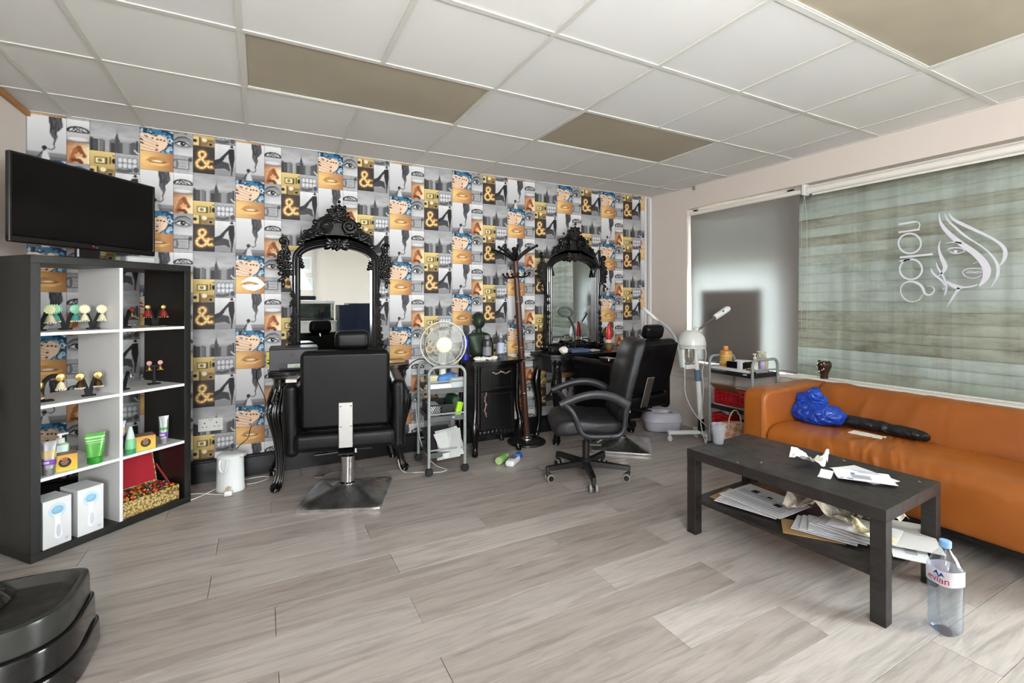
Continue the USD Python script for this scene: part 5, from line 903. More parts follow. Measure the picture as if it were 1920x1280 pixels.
t = thing('bust', 'dark green bronze head and shoulders bust on the black cabinet', 'bust', (bx, by, bz + 0.001)); part(t, 'figure', bm, buddha, smooth=60); part(t, 'curls', J(*[ell(0.050 * math.cos(a) * math.sin(b), 0.004 + 0.05 * math.sin(a) * math.sin(b), 0.322 + 0.066 * math.cos(b), 0.008, 0.008, 0.008, 1) for b in np.linspace(0.2, 1.25, 6) for a in np.linspace(0, 2 * PI, 14, endpoint=False) if not (b > 0.8 and math.sin(a) < -0.25)]), buddha, kind='stuff')
t = thing('spray_can', 'blue spray can beside the fan on the cabinet', 'spray can', (1.50, 3.66, 0.765)); part(t, 'body', lathe([(0.026, 0), (0.028, 0.004), (0.028, 0.165), (0.022, 0.18)], 22), mat('cobalt_blue_can', '#2c2fa8', 0.25, coat=0.3)); part(t, 'cap', lathe([(0.024, 0.178), (0.024, 0.20), (0.02, 0.206)], 20), mat('cobalt_cap', '#24268e', 0.3)); part(t, 'band', lathe([(0.0284, 0.05), (0.0284, 0.10)], 22, close=False), mat('dark_band', '#191a3a', 0.4))
t = thing('bottle', 'clear smoky bottle with dark cap in front of the bust', 'bottle', (1.66, 3.575, 0.765)); part(t, 'body', lathe([(0.034, 0), (0.037, 0.004), (0.037, 0.145), (0.03, 0.165), (0.018, 0.172)], 24), mat('smoky_clear', '#3a3b40', 0.12, coat=0.5)); part(t, 'cap', lathe([(0.024, 0.172), (0.024, 0.20), (0.02, 0.205)], 20), mat('cap_grey', '#77787c', 0.3)); part(t, 'label', lathe([(0.0374, 0.04), (0.0374, 0.11)], 24, close=False), mat('label_grey', '#85868b', 0.4))
t = thing('bottle', 'black round lidded jar right behind the smoky bottle', 'bottle', (1.715, 3.66, 0.765)); part(t, 'body', lathe([(0.036, 0), (0.042, 0.02), (0.043, 0.12), (0.03, 0.16)], 22), black_plastic); part(t, 'lid', lathe([(0.032, 0.16), (0.032, 0.175), (0.015, 0.182)], 20), black_gloss)
t = thing('spray_bottle', 'clear spray bottle with white label at the right of the cabinet', 'spray bottle', (1.80, 3.60, 0.765)); part(t, 'body', lathe([(0.026, 0), (0.029, 0.004), (0.029, 0.15), (0.02, 0.17), (0.011, 0.178)], 22), glassy('thin_clear_bottle', (0.88, 0.9, 0.92), 1.4, 0.02)); part(t, 'label', lathe([(0.0296, 0.05), (0.0296, 0.135)], 22, close=False), mat('pale_blue_white_label', '#c6cbe0', 0.5)); part(t, 'pump', J(lathe([(0.013, 0.178), (0.013, 0.19), (0.006, 0.192), (0.006, 0.205), (0.010, 0.207), (0.010, 0.218)], 14)), mat('clear_pump', '#c9ccce', 0.3))
for k, (dx, dy, sd) in enumerate(((-0.10, -0.30, 1), (-0.05, -0.31, 2), (-0.145, -0.29, 3), (-0.005, -0.30, 4))): solo('cotton_tuft', mv(displaced(ell(0, 0, 0, 0.034, 0.03, 0.018, 3), 0.012, 60, sd), (1.722 + dx, 3.868 + dy, 0.779)), tissue_white, ('second white cotton tuft from the left on the cabinet top', 'third white cotton tuft from the left on the cabinet top', 'leftmost white cotton tuft on the cabinet top', 'white cotton tuft nearest the clear spray bottle on the cabinet')[k], 'cotton', 'cotton tufts on the cabinet')
# ------------------------------------------------------------------ on the first dressing table and the wall by it
t = thing('printer', 'dark grey printer standing on the left of the first dressing table', 'printer', (0.205, 3.635, 0.7805), -3); pr_m = mat('printer_grey', '#3a3a3e', 0.45); pr_d = mat('printer_dark', '#2a2a2d', 0.45)
part(t, 'body', cb(0, 0.02, 0.072, 0.30, 0.22, 0.143, 0.004), pr_m); part(t, 'lid', cb(0, 0.02, 0.148, 0.305, 0.225, 0.012, 0.004), pr_d); part(t, 'paper_slot', bb(-0.10, 0.12, -0.0915, -0.085, 0.014, 0.05), pr_d, 'dark paper slot'); part(t, 'tray', J(cb(0.02, -0.10, 0.012, 0.22, 0.05, 0.006, 0.002)), pr_d); part(t, 'label', bb(-0.04, 0.10, -0.0925, -0.0915, 0.018, 0.044), mat('pale_sticker', '#b9bdb8', 0.5)); part(t, 'sticker', bb(0.0, 0.05, -0.0935, -0.0925, 0.02, 0.030), mat('green_sticker', '#8fae7c', 0.5)); part(t, 'emblem', mv(lathe([(0.016, 0), (0.016, 0.0006)], 18), (-0.01, -0.0905, 0.105), rx=90), pr_d)
t = thing('ink_packet', 'yellow ink packet propped on the left side of the printer', 'packet', (0.045, 3.70, 0.7805)); part(t, 'card', cb(0, 0, 0.06, 0.022, 0.05, 0.12, 0.001), mat('card_grey_white', '#c9c9c6', 0.6)); part(t, 'front', bb(-0.011, 0.011, -0.0262, -0.0252, 0.02, 0.115), mat('signal_yellow', '#d8cf2e', 0.45)); part(t, 'print', J(bb(-0.006, 0.007, -0.0268, -0.0262, 0.035, 0.048), bb(-0.006, 0.007, -0.0268, -0.0262, 0.06, 0.066)), ink_dark)
solo('blue_chair_pad', mv(rb(0, 0, 0, 0.20, 0.05, 0.17, 0.02, 8), (0.20, 3.66, 0.62)), mat('navy_cloth', '#2a3346', 0.8), 'navy cloth bundle under the left end of the first dressing table', 'cloth')
solo('white_dish', mv(lathe([(0.03, 0), (0.05, 0.012), (0.046, 0.014), (0.0, 0.006)], 24), (0.40, 3.72, 0.7805)), white_plastic, 'small white dish before the first mirror', 'dish')
solo('wooden_tray', mv(cb(0, 0, 0.012, 0.16, 0.12, 0.022, 0.003), (0.90, 3.66, 0.7805)), mat('tray_tan', '#a57f55', 0.5), 'tan card tray on the right end of the first dressing table', 'tray')
t = thing('wall_socket', 'white double electrical wall socket above the kettle', 'wall socket', (-0.307, 3.886, 0.396)); part(t, 'plate', cb(0, -0.005, 0, 0.148, 0.012, 0.088, 0.003), white_plastic)
for s in (-1, 1): part(t, 'outlet', J(bb(s * 0.035 - 0.003, s * 0.035 + 0.003, -0.0118, -0.0112, 0.008, 0.017), bb(s * 0.035 - 0.015, s * 0.035 - 0.008, -0.0118, -0.0112, -0.016, -0.011), bb(s * 0.035 + 0.008, s * 0.035 + 0.015, -0.0118, -0.0112, -0.016, -0.011)), ink_dark); part(t, 'switch', cb(s * 0.055, -0.012, 0.026, 0.010, 0.004, 0.016, 0.001), white_plastic)
part(t, 'print', J(bb(-0.012, 0.012, -0.0116, -0.0111, 0.032, 0.037), bb(-0.005, 0.005, -0.0116, -0.0111, 0.022, 0.025)), ink_grey)
t = thing('lip_glare', 'white lip-shaped glare patch painted on the wallpaper left of the first mirror', 'sticker', (-0.062, 3.887, 1.376))  # glare on the printed lips, put in as a thin white shape
lp = Polygon([(-0.055, 0.012), (-0.02, 0.040), (0.005, 0.048), (0.03, 0.045), (0.06, 0.025), (0.085, -0.004), (0.055, -0.032), (0.02, -0.046), (-0.02, -0.040), (-0.05, -0.02)]).buffer(0.004); part(t, 'outline', extxz(lp.difference(Polygon([(-0.062, 0.004), (-0.02, 0.018), (0.02, 0.012), (0.058, -0.002), (0.01, -0.012), (-0.03, -0.010), (-0.062, -0.006)])), 0.0012, -0.0016), mat('glare_white', '#f2f1ee', 0.25))
# ------------------------------------------------------------------ sofa
t = thing('sofa', 'low orange-tan leather sofa under the shuttered window', 'sofa', (2.955, 1.26, 0))
sofa_m = usdkit.material(stage, '/World/Looks/tan_leather', {'tc': ('texture_coordinate', {}), 'n': ('noise_texture', dict(scale=2.2, detail=5.0)), 'r': ('rgb_ramp', {'ramp': [(0.3, lin('#985318')), (0.7, lin('#aa6122'))]}), 'v': ('voronoi_texture', dict(scale=230.0)), 'b': ('bump', dict(strength=0.10, distance=0.002)), 'n2': ('noise_texture', dict(scale=6.0, detail=3.0)), 'mr': ('map_range', dict(from_min=0.3, from_max=0.7, to_min=0.30, to_max=0.44)), 'p': ('principled_bsdf', dict(roughness=0.36, specular_ior_level=0.5))},
    [('tc.object', 'n.vector'), ('n.fac', 'r.fac'), ('r.color', 'p.base_color'), ('tc.object', 'v.vector'), ('v.distance', 'b.height'), ('b.normal', 'p.normal'), ('tc.object', 'n2.vector'), ('n2.fac', 'mr.value'), ('mr.result', 'p.roughness')], surface='p.BSDF')
def soft_prof(pts, y0, y1, ny, wr, seed, n=70, endr=0.02):
    sp = []
    pts = np.array(pts, float); seglen = np.linalg.norm(np.roll(pts, -1, 0) - pts, axis=1); cum = np.r_[0, np.cumsum(seglen)]; q = np.linspace(0, cum[-1], n, endpoint=False); px = np.interp(q, cum, np.r_[pts[:, 0], pts[0, 0]]); pz = np.interp(q, cum, np.r_[pts[:, 1], pts[0, 1]])
    for _ in range(3): px = (np.roll(px, 1) + 2 * px + np.roll(px, -1)) / 4; pz = (np.roll(pz, 1) + 2 * pz + np.roll(pz, -1)) / 4
    c = np.array([px.mean(), pz.mean()]); nx, nz = np.gradient(pz), -np.gradient(px); l = np.hypot(nx, nz); nx, nz = nx / l, nz / l
    if (nx * (px - c[0]) + nz * (pz - c[1])).mean() < 0: nx, nz = -nx, -nz
    rings = []
    for y in np.linspace(y0, y1, ny):
        e = min(1.0, min(y - y0, y1 - y) / endr); ins = -endr * (1 - math.sqrt(max(0, 1 - (1 - e) ** 2)))
        d = ins + wr(px, y, pz, seed); rings.append(np.stack([px + nx * d, np.full(n, y), pz + nz * d], 1))
    return loft(rings)
def wrk(px, y, pz, seed):
    p = np.stack([px * 5 + 2, np.full_like(px, y * 26) - (px * 9), pz * 4], -1); f = meshkit.fbm(p, 3, seed); m = np.exp(-((y - 0.17) / 0.30) ** 2) * np.clip((pz - 0.28) / 0.1, 0, 1) + 0.10
    return 0.011 * m * np.clip(1 - np.abs(2 * f - 1) * 3, 0, 1) ** 1.5 - 0.006 * np.exp(-((y - 0.0) / 0.006) ** 2) + 0.004 * np.exp(-((y - 0.0) / 0.03) ** 2)
def wrb(px, y, pz, seed):
    p = np.stack([px * 3, np.full_like(px, y * 15) + pz * 5, pz * 2.0], -1); f = meshkit.fbm(p, 3, seed); return 0.030 * np.clip(f - 0.5, 0, 1) * (0.35 + np.exp(-((y - 0.45) / 0.3) ** 2)) - 0.006 * np.exp(-(y / 0.006) ** 2)
part(t, 'seat', soft_prof([(0.0, 0.125), (0.0, 0.30), (0.004, 0.375), (0.028, 0.412), (0.07, 0.428), (0.18, 0.436), (0.40, 0.425), (0.56, 0.41), (0.56, 0.125)], -0.733, 0.733, 120, wrk, 3), sofa_m, smooth=60)
part(t, 'backrest', soft_prof([(0.52, 0.20), (0.525, 0.42), (0.56, 0.54), (0.60, 0.625), (0.635, 0.655), (0.70, 0.665), (0.76, 0.655), (0.785, 0.62), (0.79, 0.40), (0.79, 0.20)], -0.733, 0.733, 110, wrb, 8), sofa_m, smooth=60)
for s in (1, -1):
    part(t, 'armrest', soft_prof([(-0.004, 0.125), (-0.004, 0.35), (-0.004, 0.60), (0.004, 0.636), (0.03, 0.652), (0.15, 0.656), (0.45, 0.660), (0.74, 0.664), (0.775, 0.655), (0.795, 0.63), (0.795, 0.40), (0.795, 0.125)], *sorted((s * 0.728, s * 0.9)), 40, lambda px, y, pz, sd: 0.003 * (meshkit.fbm(np.stack([px * 6, np.full_like(px, y * 6), pz * 6], -1), 2, 4) - 0.5), 2, 90, 0.032), sofa_m, smooth=60)
    part(t, 'arm_piping', tube([(-0.006, s * 0.752, z) for z in np.linspace(0.13, 0.61, 8)] + [(0.02, s * 0.752, 0.648)], 0.003, 6), sofa_m)
part(t, 'base_frame', bb(0.02, 0.78, -0.88, 0.88, 0.105, 0.13), black_plastic)
for x in (0.05, 0.74):
    for y in (-0.84, 0.0, 0.84): part(t, 'leg', cyl((x, y, 0), (x, y, 0.115), 0.02, 0.026, 14), black_plastic)
# on the sofa
def SF(x, y, z): return (2.955 + x, 1.26 + y, z)
bag_m = usdkit.material(stage, '/World/Looks/blue_polythene', {'p': ('principled_bsdf', dict(base_color=lin('#0d4fc8'), roughness=0.2, specular_ior_level=0.6, coat_weight=0.5)), 'tr': ('translucent_bsdf', dict(color=lin('#1f66e6'))), 'm': ('mix_closure', dict(fac=0.25)), 'tc': ('texture_coordinate', {}), 'n': ('noise_texture', dict(scale=38.0, detail=3.0, distortion=1.5)), 'b': ('bump', dict(strength=0.55, distance=0.006))}, [('tc.object', 'n.vector'), ('n.fac', 'b.height'), ('b.normal', 'p.normal'), ('p.BSDF', 'm.closure1'), ('tr.BSDF', 'm.closure2')], surface='m.closure')
def ridged(m, amp, sc, seed):
    v = np.array(m.vertices); n = np.array(m.vertex_normals); f = meshkit.fbm(v * sc + seed, 4, seed); m.vertices = v + n * (amp * (1 - np.abs(2 * f - 1) * 3.2))[:, None]; return m
b1 = T((m3.Manifold.batch_hull([m3.Manifold.sphere(0.10, 32).scale((0.95, 1.6, 0.66)).translate((0, 0, 0.062)), m3.Manifold.sphere(0.055, 24).translate((0.02, 0.07, 0.10))]) + m3.Manifold.batch_hull([m3.Manifold.sphere(0.055, 24).translate((0.03, 0.02, 0.12)), m3.Manifold.sphere(0.045, 24).translate((0.02, 0.035, 0.175)), m3.Manifold.sphere(0.03, 24).translate((0.0, 0.10, 0.15))])).refine_to_length(0.0055))
trimesh.smoothing.filter_taubin(b1, iterations=14); b1.merge_vertices(); b1 = ridged(b1, 0.013, 10, 3); b1 = ridged(b1, 0.008, 22, 8); b1 = ridged(b1, 0.0035, 55, 5); b1.vertices[:, 2] = np.maximum(b1.vertices[:, 2], 0.002)
t = thing('carrier_bag', 'crumpled bright blue plastic bag in the corner of the sofa', 'bag', SF(0.36, 0.60, 0.434)); part(t, 'bag', b1, bag_m, smooth=60)
kk = spline([(-0.02, 0.30, 0.035), (0.0, 0.16, 0.04), (0.02, 0.0, 0.038), (0.02, -0.16, 0.034), (0.03, -0.24, 0.03)], 60); rad = np.interp(np.linspace(0, 1, 60), [0, 0.05, 0.5, 0.8, 0.95, 1], [0.03, 0.042, 0.04, 0.036, 0.03, 0.012]); b2 = tube(kk, rad, 28, flat=0.8); b2 = b2.subdivide(); b2.merge_vertices(); b2 = ridged(b2, 0.006, 20, 5); b2.vertices[:, 2] = np.maximum(b2.vertices[:, 2], 0.001)
t = thing('rolled_bag', 'black shiny plastic bag rolled along the back of the sofa seat', 'bag', SF(0.44, 0.27, 0.428)); part(t, 'roll', b2, mat('black_polythene', '#1c1d22', 0.28, spec=0.6, bump=(45, 0.4)), smooth=50)
solo('paper_napkin', mv(sheet(0.085, 0.17, lambda x, y: 0.004 * (meshkit.fbm(np.stack([x * 30, y * 30, np.zeros_like(x)], -1), 3, 2) - 0.3), 16, 22, 0.004), SF(0.30, 0.275, 0.4355), rz=4), tissue_white, 'folded white paper napkin lying on the sofa seat', 'napkin')

# ------------------------------------------------------------------ coffee table
CT = (2.10, 0.925); CA = 3.6
wenge = usdkit.material(stage, '/World/Looks/black_brown_wood', {'tc': ('texture_coordinate', {}), 'mp': ('mapping', dict(scale=(14, 1.2, 14))), 'n': ('noise_texture', dict(scale=4.0, detail=6.0)), 'r': ('rgb_ramp', {'ramp': [(0.3, lin('#1b1817')), (0.7, lin('#2c2725'))]}), 'n2': ('noise_texture', dict(scale=9.0, detail=6.0)), 'mr': ('map_range', dict(from_min=0.35, from_max=0.7, to_min=0.30, to_max=0.52)), 'b': ('bump', dict(strength=0.08, distance=0.002)), 'p': ('principled_bsdf', dict(specular_ior_level=0.45))},
    [('tc.object', 'mp.vector'), ('mp.vector', 'n.vector'), ('n.fac', 'r.fac'), ('r.color', 'p.base_color'), ('tc.object', 'n2.vector'), ('n2.fac', 'mr.value'), ('mr.result', 'p.roughness'), ('n.fac', 'b.height'), ('b.normal', 'p.normal')], surface='p.BSDF')
t = thing('coffee_table', 'black-brown coffee table with a lower shelf full of papers, in front of the sofa', 'coffee table', (*CT, 0), CA); TW, TL = 0.55, 0.905
part(t, 'tabletop', cb(TW / 2, TL / 2, 0.425, TW, TL, 0.05, 0.0015), wenge, smooth=20); part(t, 'shelf', cb(TW / 2, TL / 2, 0.178, TW - 0.035, TL - 0.035, 0.016, 0.001), wenge, 'thin lower shelf', smooth=20)
for x in (0.0275, TW - 0.0275):
    for y in (0.0275, TL - 0.0275): part(t, 'leg', cb(x, y, 0.2, 0.053, 0.053, 0.4, 0.001), wenge, smooth=20)
def CTp(x, y, z): a = math.radians(CA); return (CT[0] + x * math.cos(a) - y * math.sin(a), CT[1] + x * math.sin(a) + y * math.cos(a), z)
t = thing('plastic_cup', 'clear ribbed plastic cup at the far corner of the coffee table', 'cup', CTp(0.222, 0.868, 0.4505)); cupm = usdkit.material(stage, '/World/Looks/milky_cup', {'t': ('transparent_bsdf', dict(color=(0.86, 0.88, 0.9))), 'd': ('principled_bsdf', dict(base_color=(0.75, 0.77, 0.8), roughness=0.2)), 'm': ('mix_closure', dict(fac=0.17))}, [('t.BSDF', 'm.closure1'), ('d.BSDF', 'm.closure2')], surface='m.closure')
part(t, 'cup', lathe([(0.0, 0.001), (0.025, 0.001), *[(0.0255 + 0.0145 * f + 0.0006 * (i % 2), 0.003 + 0.105 * f) for i, f in enumerate(np.linspace(0, 1, 26))], (0.042, 0.109), (0.0405, 0.111), *[(0.0390 - 0.0145 * f, 0.107 - 0.103 * f) for f in np.linspace(0, 1, 8)], (0.0, 0.0035)], 28, close=False), cupm)
def crumpled(name, label, cat, loc, rz, w, h, amp, m, seed, sc=13, **k): return solo(name, mv(crumple(w, h, amp, seed, sc), loc, rz=rz), m, label, cat, **k)
crumpled('tissue', 'crumpled white tissue in the middle of the coffee table top', 'tissue', CTp(0.29, 0.42, 0.440), 20, 0.12, 0.15, 0.15, tissue_white, 4, 15)
solo('leaflet', mv(sheet(0.15, 0.215, lambda x, y: 0.001 * (x / 0.075) ** 2, 10, 10), CTp(0.36, 0.22, 0.4505), rz=-14), mat('leaflet_white', '#dfdfe3', 0.6), 'plain white sheet lying under the printed letter on the coffee table', 'paper')
solo('torn_flap', mv(sheet(0.05, 0.09, lambda x, y: 0.012 * np.maximum(0, y / 0.045), 8, 8), CTp(0.20, 0.305, 0.4515), rz=-70), paper_white, 'small folded white paper flap beside the printed letter on the table', 'paper')
t = thing('letter', 'white printed letter with a picture block on top of the coffee table', 'letter', CTp(0.30, 0.195, 0.4575), CA + 33)
part(t, 'sheet', sheet(0.15, 0.215, lambda x, y: 0.0045 * (np.abs(x) / 0.075) ** 2, 10, 10), paper_white); part(t, 'picture', sheet(0.055, 0.07, None, 2, 2, 0.0004).apply_translation((-0.01, 0.01, 0.0018)), mat('print_grey_block', '#a9abb6', 0.7)); part(t, 'print', J(*[box(0.055, y, 0.0052, 0.004, 0.08, 0.0004) for y in (-0.03,)], box(-0.058, 0.06, 0.0056, 0.010, 0.022, 0.0004), box(-0.058, 0.09, 0.006, 0.007, 0.012, 0.0004), box(0.03, 0.035, 0.0028, 0.02, 0.015, 0.0004), box(0.068, -0.02, 0.007, 0.003, 0.10, 0.0004)), ink_blue)
for k, (x, y, r_) in enumerate(((0.12, 0.56, 20), (0.50, 0.36, 60), (0.47, 0.05, 45), (0.40, 0.43, 10), (0.02, 0.62, 70))): solo('paper_scrap', mv(cb(0, 0, 0, 0.016, 0.004, 0.0015, 0.0003), CTp(x, y, 0.4515), rz=r_), mat('scrap_cream', '#c9bfae', 0.8), ('tiny cream scrap on the left half of the table top', 'tiny cream scrap on the table top towards the sofa', 'tiny cream scrap near the right corner of the table top', 'tiny cream scrap between the tissue and the sofa edge', 'tiny cream scrap on the front edge of the table top')[k], 'scrap')
# papers on the lower shelf
ZS = 0.1865
def news(label, x, y, rz, w, h, z, marks=True, m=paper_white, bend=0.006, cat='newspaper', name='newspaper'):
    t = thing(name, label, cat, CTp(x, y, z), CA + rz); part(t, 'sheet', sheet(w, h, lambda a, b: bend * (np.sin(a * 16) + 1) * 0.5, 14, 10, 0.0025), m); zf = bend + 0.0029
    if marks:
        part(t, 'text_lines', J(*[box(-w * 0.28 + w * 0.30 * c_, -h * 0.42 + h * 0.05 * k, zf, w * 0.22, h * 0.014, 0.0003) for c_ in range(2) for k in range(17)]), ink_grey, kind='stuff'); [part(t, 'picture', box(a * w, b_ * h, zf + 0.0004, c_ * w, d_ * h, 0.0003), ink_dark) for a, b_, c_, d_ in ((-0.05, -0.25, 0.13, 0.10), (0.16, -0.02, 0.07, 0.07), (0.20, 0.24, 0.15, 0.10))]
    return t
news('brown envelope at the bottom of the papers, far end of the lower shelf', 0.22, 0.70, 6, 0.20, 0.30, ZS, False, card_brown, 0.001, 'envelope', 'envelope')
news('newspaper page half under the other pages at the far end of the lower shelf', 0.20, 0.66, 12, 0.21, 0.30, ZS + 0.008, True); news('open newspaper with dark pictures on the lower shelf of the coffee table', 0.26, 0.63, -4, 0.26, 0.34, ZS + 0.02, True)
news('second brown envelope under the heap of letters on the lower shelf', 0.17, 0.35, 32, 0.16, 0.24, ZS, False, card_brown, 0.001, 'envelope', 'envelope')
labs = ['lowest white envelope of the fanned heap on the lower shelf', 'second white envelope from the bottom of the fanned heap', 'white envelope in the middle of the fanned heap on the lower shelf', 'white envelope near the top of the fanned heap', 'topmost white envelope of the heap under the brown tissue', 'white envelope poking towards the near leg of the table']
for k in range(6): news(labs[k], 0.21 + 0.016 * k, 0.31 - 0.024 * k, 18 + 9 * (k % 3) - 5 * k, 0.17, 0.25, ZS + 0.010 + 0.0075 * k, False, paper_white if k % 2 else mat('envelope_blue_white', '#d9dce6', 0.7), 0.003, 'envelope', 'envelope')
crumpled('tissue', 'large crumpled brownish tissue on the heap of letters, lower shelf', 'tissue', CTp(0.235, 0.33, ZS + 0.055), 10, 0.21, 0.28, 0.15, paper_cream, 9, 11); crumpled('tissue', 'crumpled brownish tissue behind the heap, touching the table underside', 'tissue', CTp(0.40, 0.25, ZS + 0.05), -20, 0.22, 0.28, 0.17, paper_cream, 12, 11); crumpled('tissue', 'yellowed crumpled tissue beside the near leg on the lower shelf', 'tissue', CTp(0.19, 0.115, ZS + 0.066), 40, 0.12, 0.13, 0.07, mat('yellowed_tissue', '#dccfa8', 0.85), 15, 16)
news('small lilac leaflet standing up behind the newspapers, lower shelf', 0.42, 0.52, 20, 0.07, 0.11, ZS + 0.02, False, mat('lilac_leaflet', '#b7b6c6', 0.6), 0.03, 'leaflet', 'leaflet')
t = news('white letter with blue print sticking out of the right end of the lower shelf', 0.44, 0.085, -62, 0.20, 0.30, ZS + 0.022, False, mat('paper_warm', '#dcdbd8', 0.7), 0.003, 'letter', 'letter'); part(t, 'print', J(box(-0.06, 0.07, 0.0064, 0.006, 0.09, 0.0003), box(-0.048, 0.05, 0.0064, 0.006, 0.05, 0.0003)), ink_blue)
t = news('window envelope sticking out of the right end of the lower shelf', 0.36, 0.055, -66, 0.12, 0.28, ZS + 0.006, False, paper_white, 0.003, 'envelope', 'envelope'); part(t, 'address_window', box(0.005, -0.04, 0.0062, 0.04, 0.09, 0.0003), ink_grey)

# ------------------------------------------------------------------ bottle of water on the floor
t = thing('water_bottle', 'large clear plastic water bottle with pale blue cap, by the near table leg', 'water bottle', (2.285, 0.815, 0), -22)
def brick_ring(z, a, b, r=0.55, n=40): q = np.linspace(0, 2 * PI, n, endpoint=False); return np.stack([a * np.sign(np.cos(q)) * np.abs(np.cos(q)) ** r, b * np.sign(np.sin(q)) * np.abs(np.sin(q)) ** r, np.full(n, z)], 1)
prof = [(0.002, 0.036, 0.034), (0.012, 0.043, 0.041), (0.045, 0.047, 0.045), (0.085, 0.045, 0.043), (0.092, 0.0475, 0.0455), (0.115, 0.0455, 0.0435), (0.122, 0.048, 0.046), (0.147, 0.046, 0.044), (0.154, 0.048, 0.046), (0.18, 0.0465, 0.0445), (0.188, 0.049, 0.047), (0.245, 0.049, 0.047), (0.262, 0.046, 0.044), (0.285, 0.036, 0.034), (0.303, 0.022, 0.021), (0.312, 0.0155, 0.0155), (0.325, 0.0145, 0.0145)]
pet = usdkit.material(stage, '/World/Looks/clear_pet', {'t': ('transparent_bsdf', dict(color=(0.93, 0.955, 0.985))), 'g': ('glossy_bsdf', dict(color=(0.9, 0.95, 1), roughness=0.06)), 'f': ('layer_weight', dict(blend=0.5)), 'pw': ('math', dict(math_type='power', value2=3.0)), 'ma': ('math', dict(math_type='multiply_add', value2=0.6, value3=0.09)), 'm': ('mix_closure', {})}, [('f.facing', 'pw.value1'), ('pw.value', 'ma.value1'), ('ma.value', 'm.fac'), ('t.BSDF', 'm.closure1'), ('g.BSDF', 'm.closure2')], surface='m.closure')
part(t, 'body', loft([brick_ring(z, a, b, 0.62 if z < 0.26 else 0.9) for z, a, b in prof]), pet, smooth=50)
part(t, 'water', loft([brick_ring(z, a - 0.0022, b - 0.0022, 0.62) for z, a, b in prof if z < 0.20]), usdkit.material(stage, '/World/Looks/water', {'t': ('transparent_bsdf', dict(color=(0.93, 0.96, 0.985))), 'g': ('glossy_bsdf', dict(color=(0.75, 0.85, 1), roughness=0.08)), 'f': ('layer_weight', dict(blend=0.5)), 'pw': ('math', dict(math_type='power', value2=4.0)), 'ma': ('math', dict(math_type='multiply_add', value2=0.5, value3=0.02)), 'm': ('mix_closure', {})}, [('f.facing', 'pw.value1'), ('pw.value', 'ma.value1'), ('ma.value', 'm.fac'), ('t.BSDF', 'm.closure1'), ('g.BSDF', 'm.closure2')], surface='m.closure'), smooth=50)
part(t, 'cap', lathe([(0.0165, 0.318), (0.0185, 0.320), (0.0185, 0.340), (0.0165, 0.343), (0.0, 0.344)], 24), mat('pale_blue_cap', '#86aee0', 0.4), 'pale blue screw cap')
lbm = mat('label_film', '#e7e2e8', 0.4, alpha=1.0); part(t, 'label', loft([brick_ring(z, 0.0496, 0.0476, 0.62) for z in (0.19, 0.245)], cap=False), usdkit.material(stage, '/World/Looks/translucent_label', {'t': ('transparent_bsdf', {}), 'd': ('principled_bsdf', dict(base_color=lin('#e6dfe8'), roughness=0.4)), 'm': ('mix_closure', dict(fac=0.62))}, [('t.BSDF', 'm.closure1'), ('d.BSDF', 'm.closure2')], surface='m.closure'), 'translucent white label')
tm = text('evian', 0.021, 0.0005, center=False); v = np.array(tm.vertices); v[:, 0] -= v[:, 0].max()
def wrap(v, off):                                                       # bend lettering round the bottle; s=0 at the middle of the front
    ring = brick_ring(0, 0.0500, 0.0480, 0.62, 400)[:, :2]; ring = np.roll(ring, -300, 0); d = np.r_[0, np.cumsum(np.linalg.norm(np.diff(ring, axis=0), axis=1))]; s = (v[:, 0] + off) % d[-1]; x, y = np.interp(s, d, ring[:, 0]), np.interp(s, d, ring[:, 1]); return np.stack([x, y, v[:, 1] + 0.199], 1)
part(t, 'lettering', trimesh.Trimesh(wrap(v, -0.030), tm.faces, process=False), mat('red_print', '#c01f3f', 0.45), 'red lettering on the label')
pk = np.array([(x, y, 0.0) for x, y in ((-0.075, 0.024), (-0.06, 0.044), (-0.052, 0.026), (-0.044, 0.040), (-0.034, 0.024), (-0.044, 0.028), (-0.052, 0.020), (-0.062, 0.032))]); pm_ = ext(Polygon(pk[:, :2]), 0.0004).subdivide().subdivide(); part(t, 'emblem', trimesh.Trimesh(wrap(np.array(pm_.vertices), -0.008), pm_.faces, process=False), mat('blue_print', '#3f66b8', 0.45), 'blue mountain emblem'); dp = ext(Polygon([(0.062, 0.0), (0.072, 0.006), (0.072, 0.016), (0.066, 0.030), (0.058, 0.014), (0.056, 0.004)]), 0.0004).subdivide(); part(t, 'drop', trimesh.Trimesh(wrap(np.array(dp.vertices), -0.008), dp.faces, process=False), mat('slate_blue_print', '#5d7fae', 0.45))

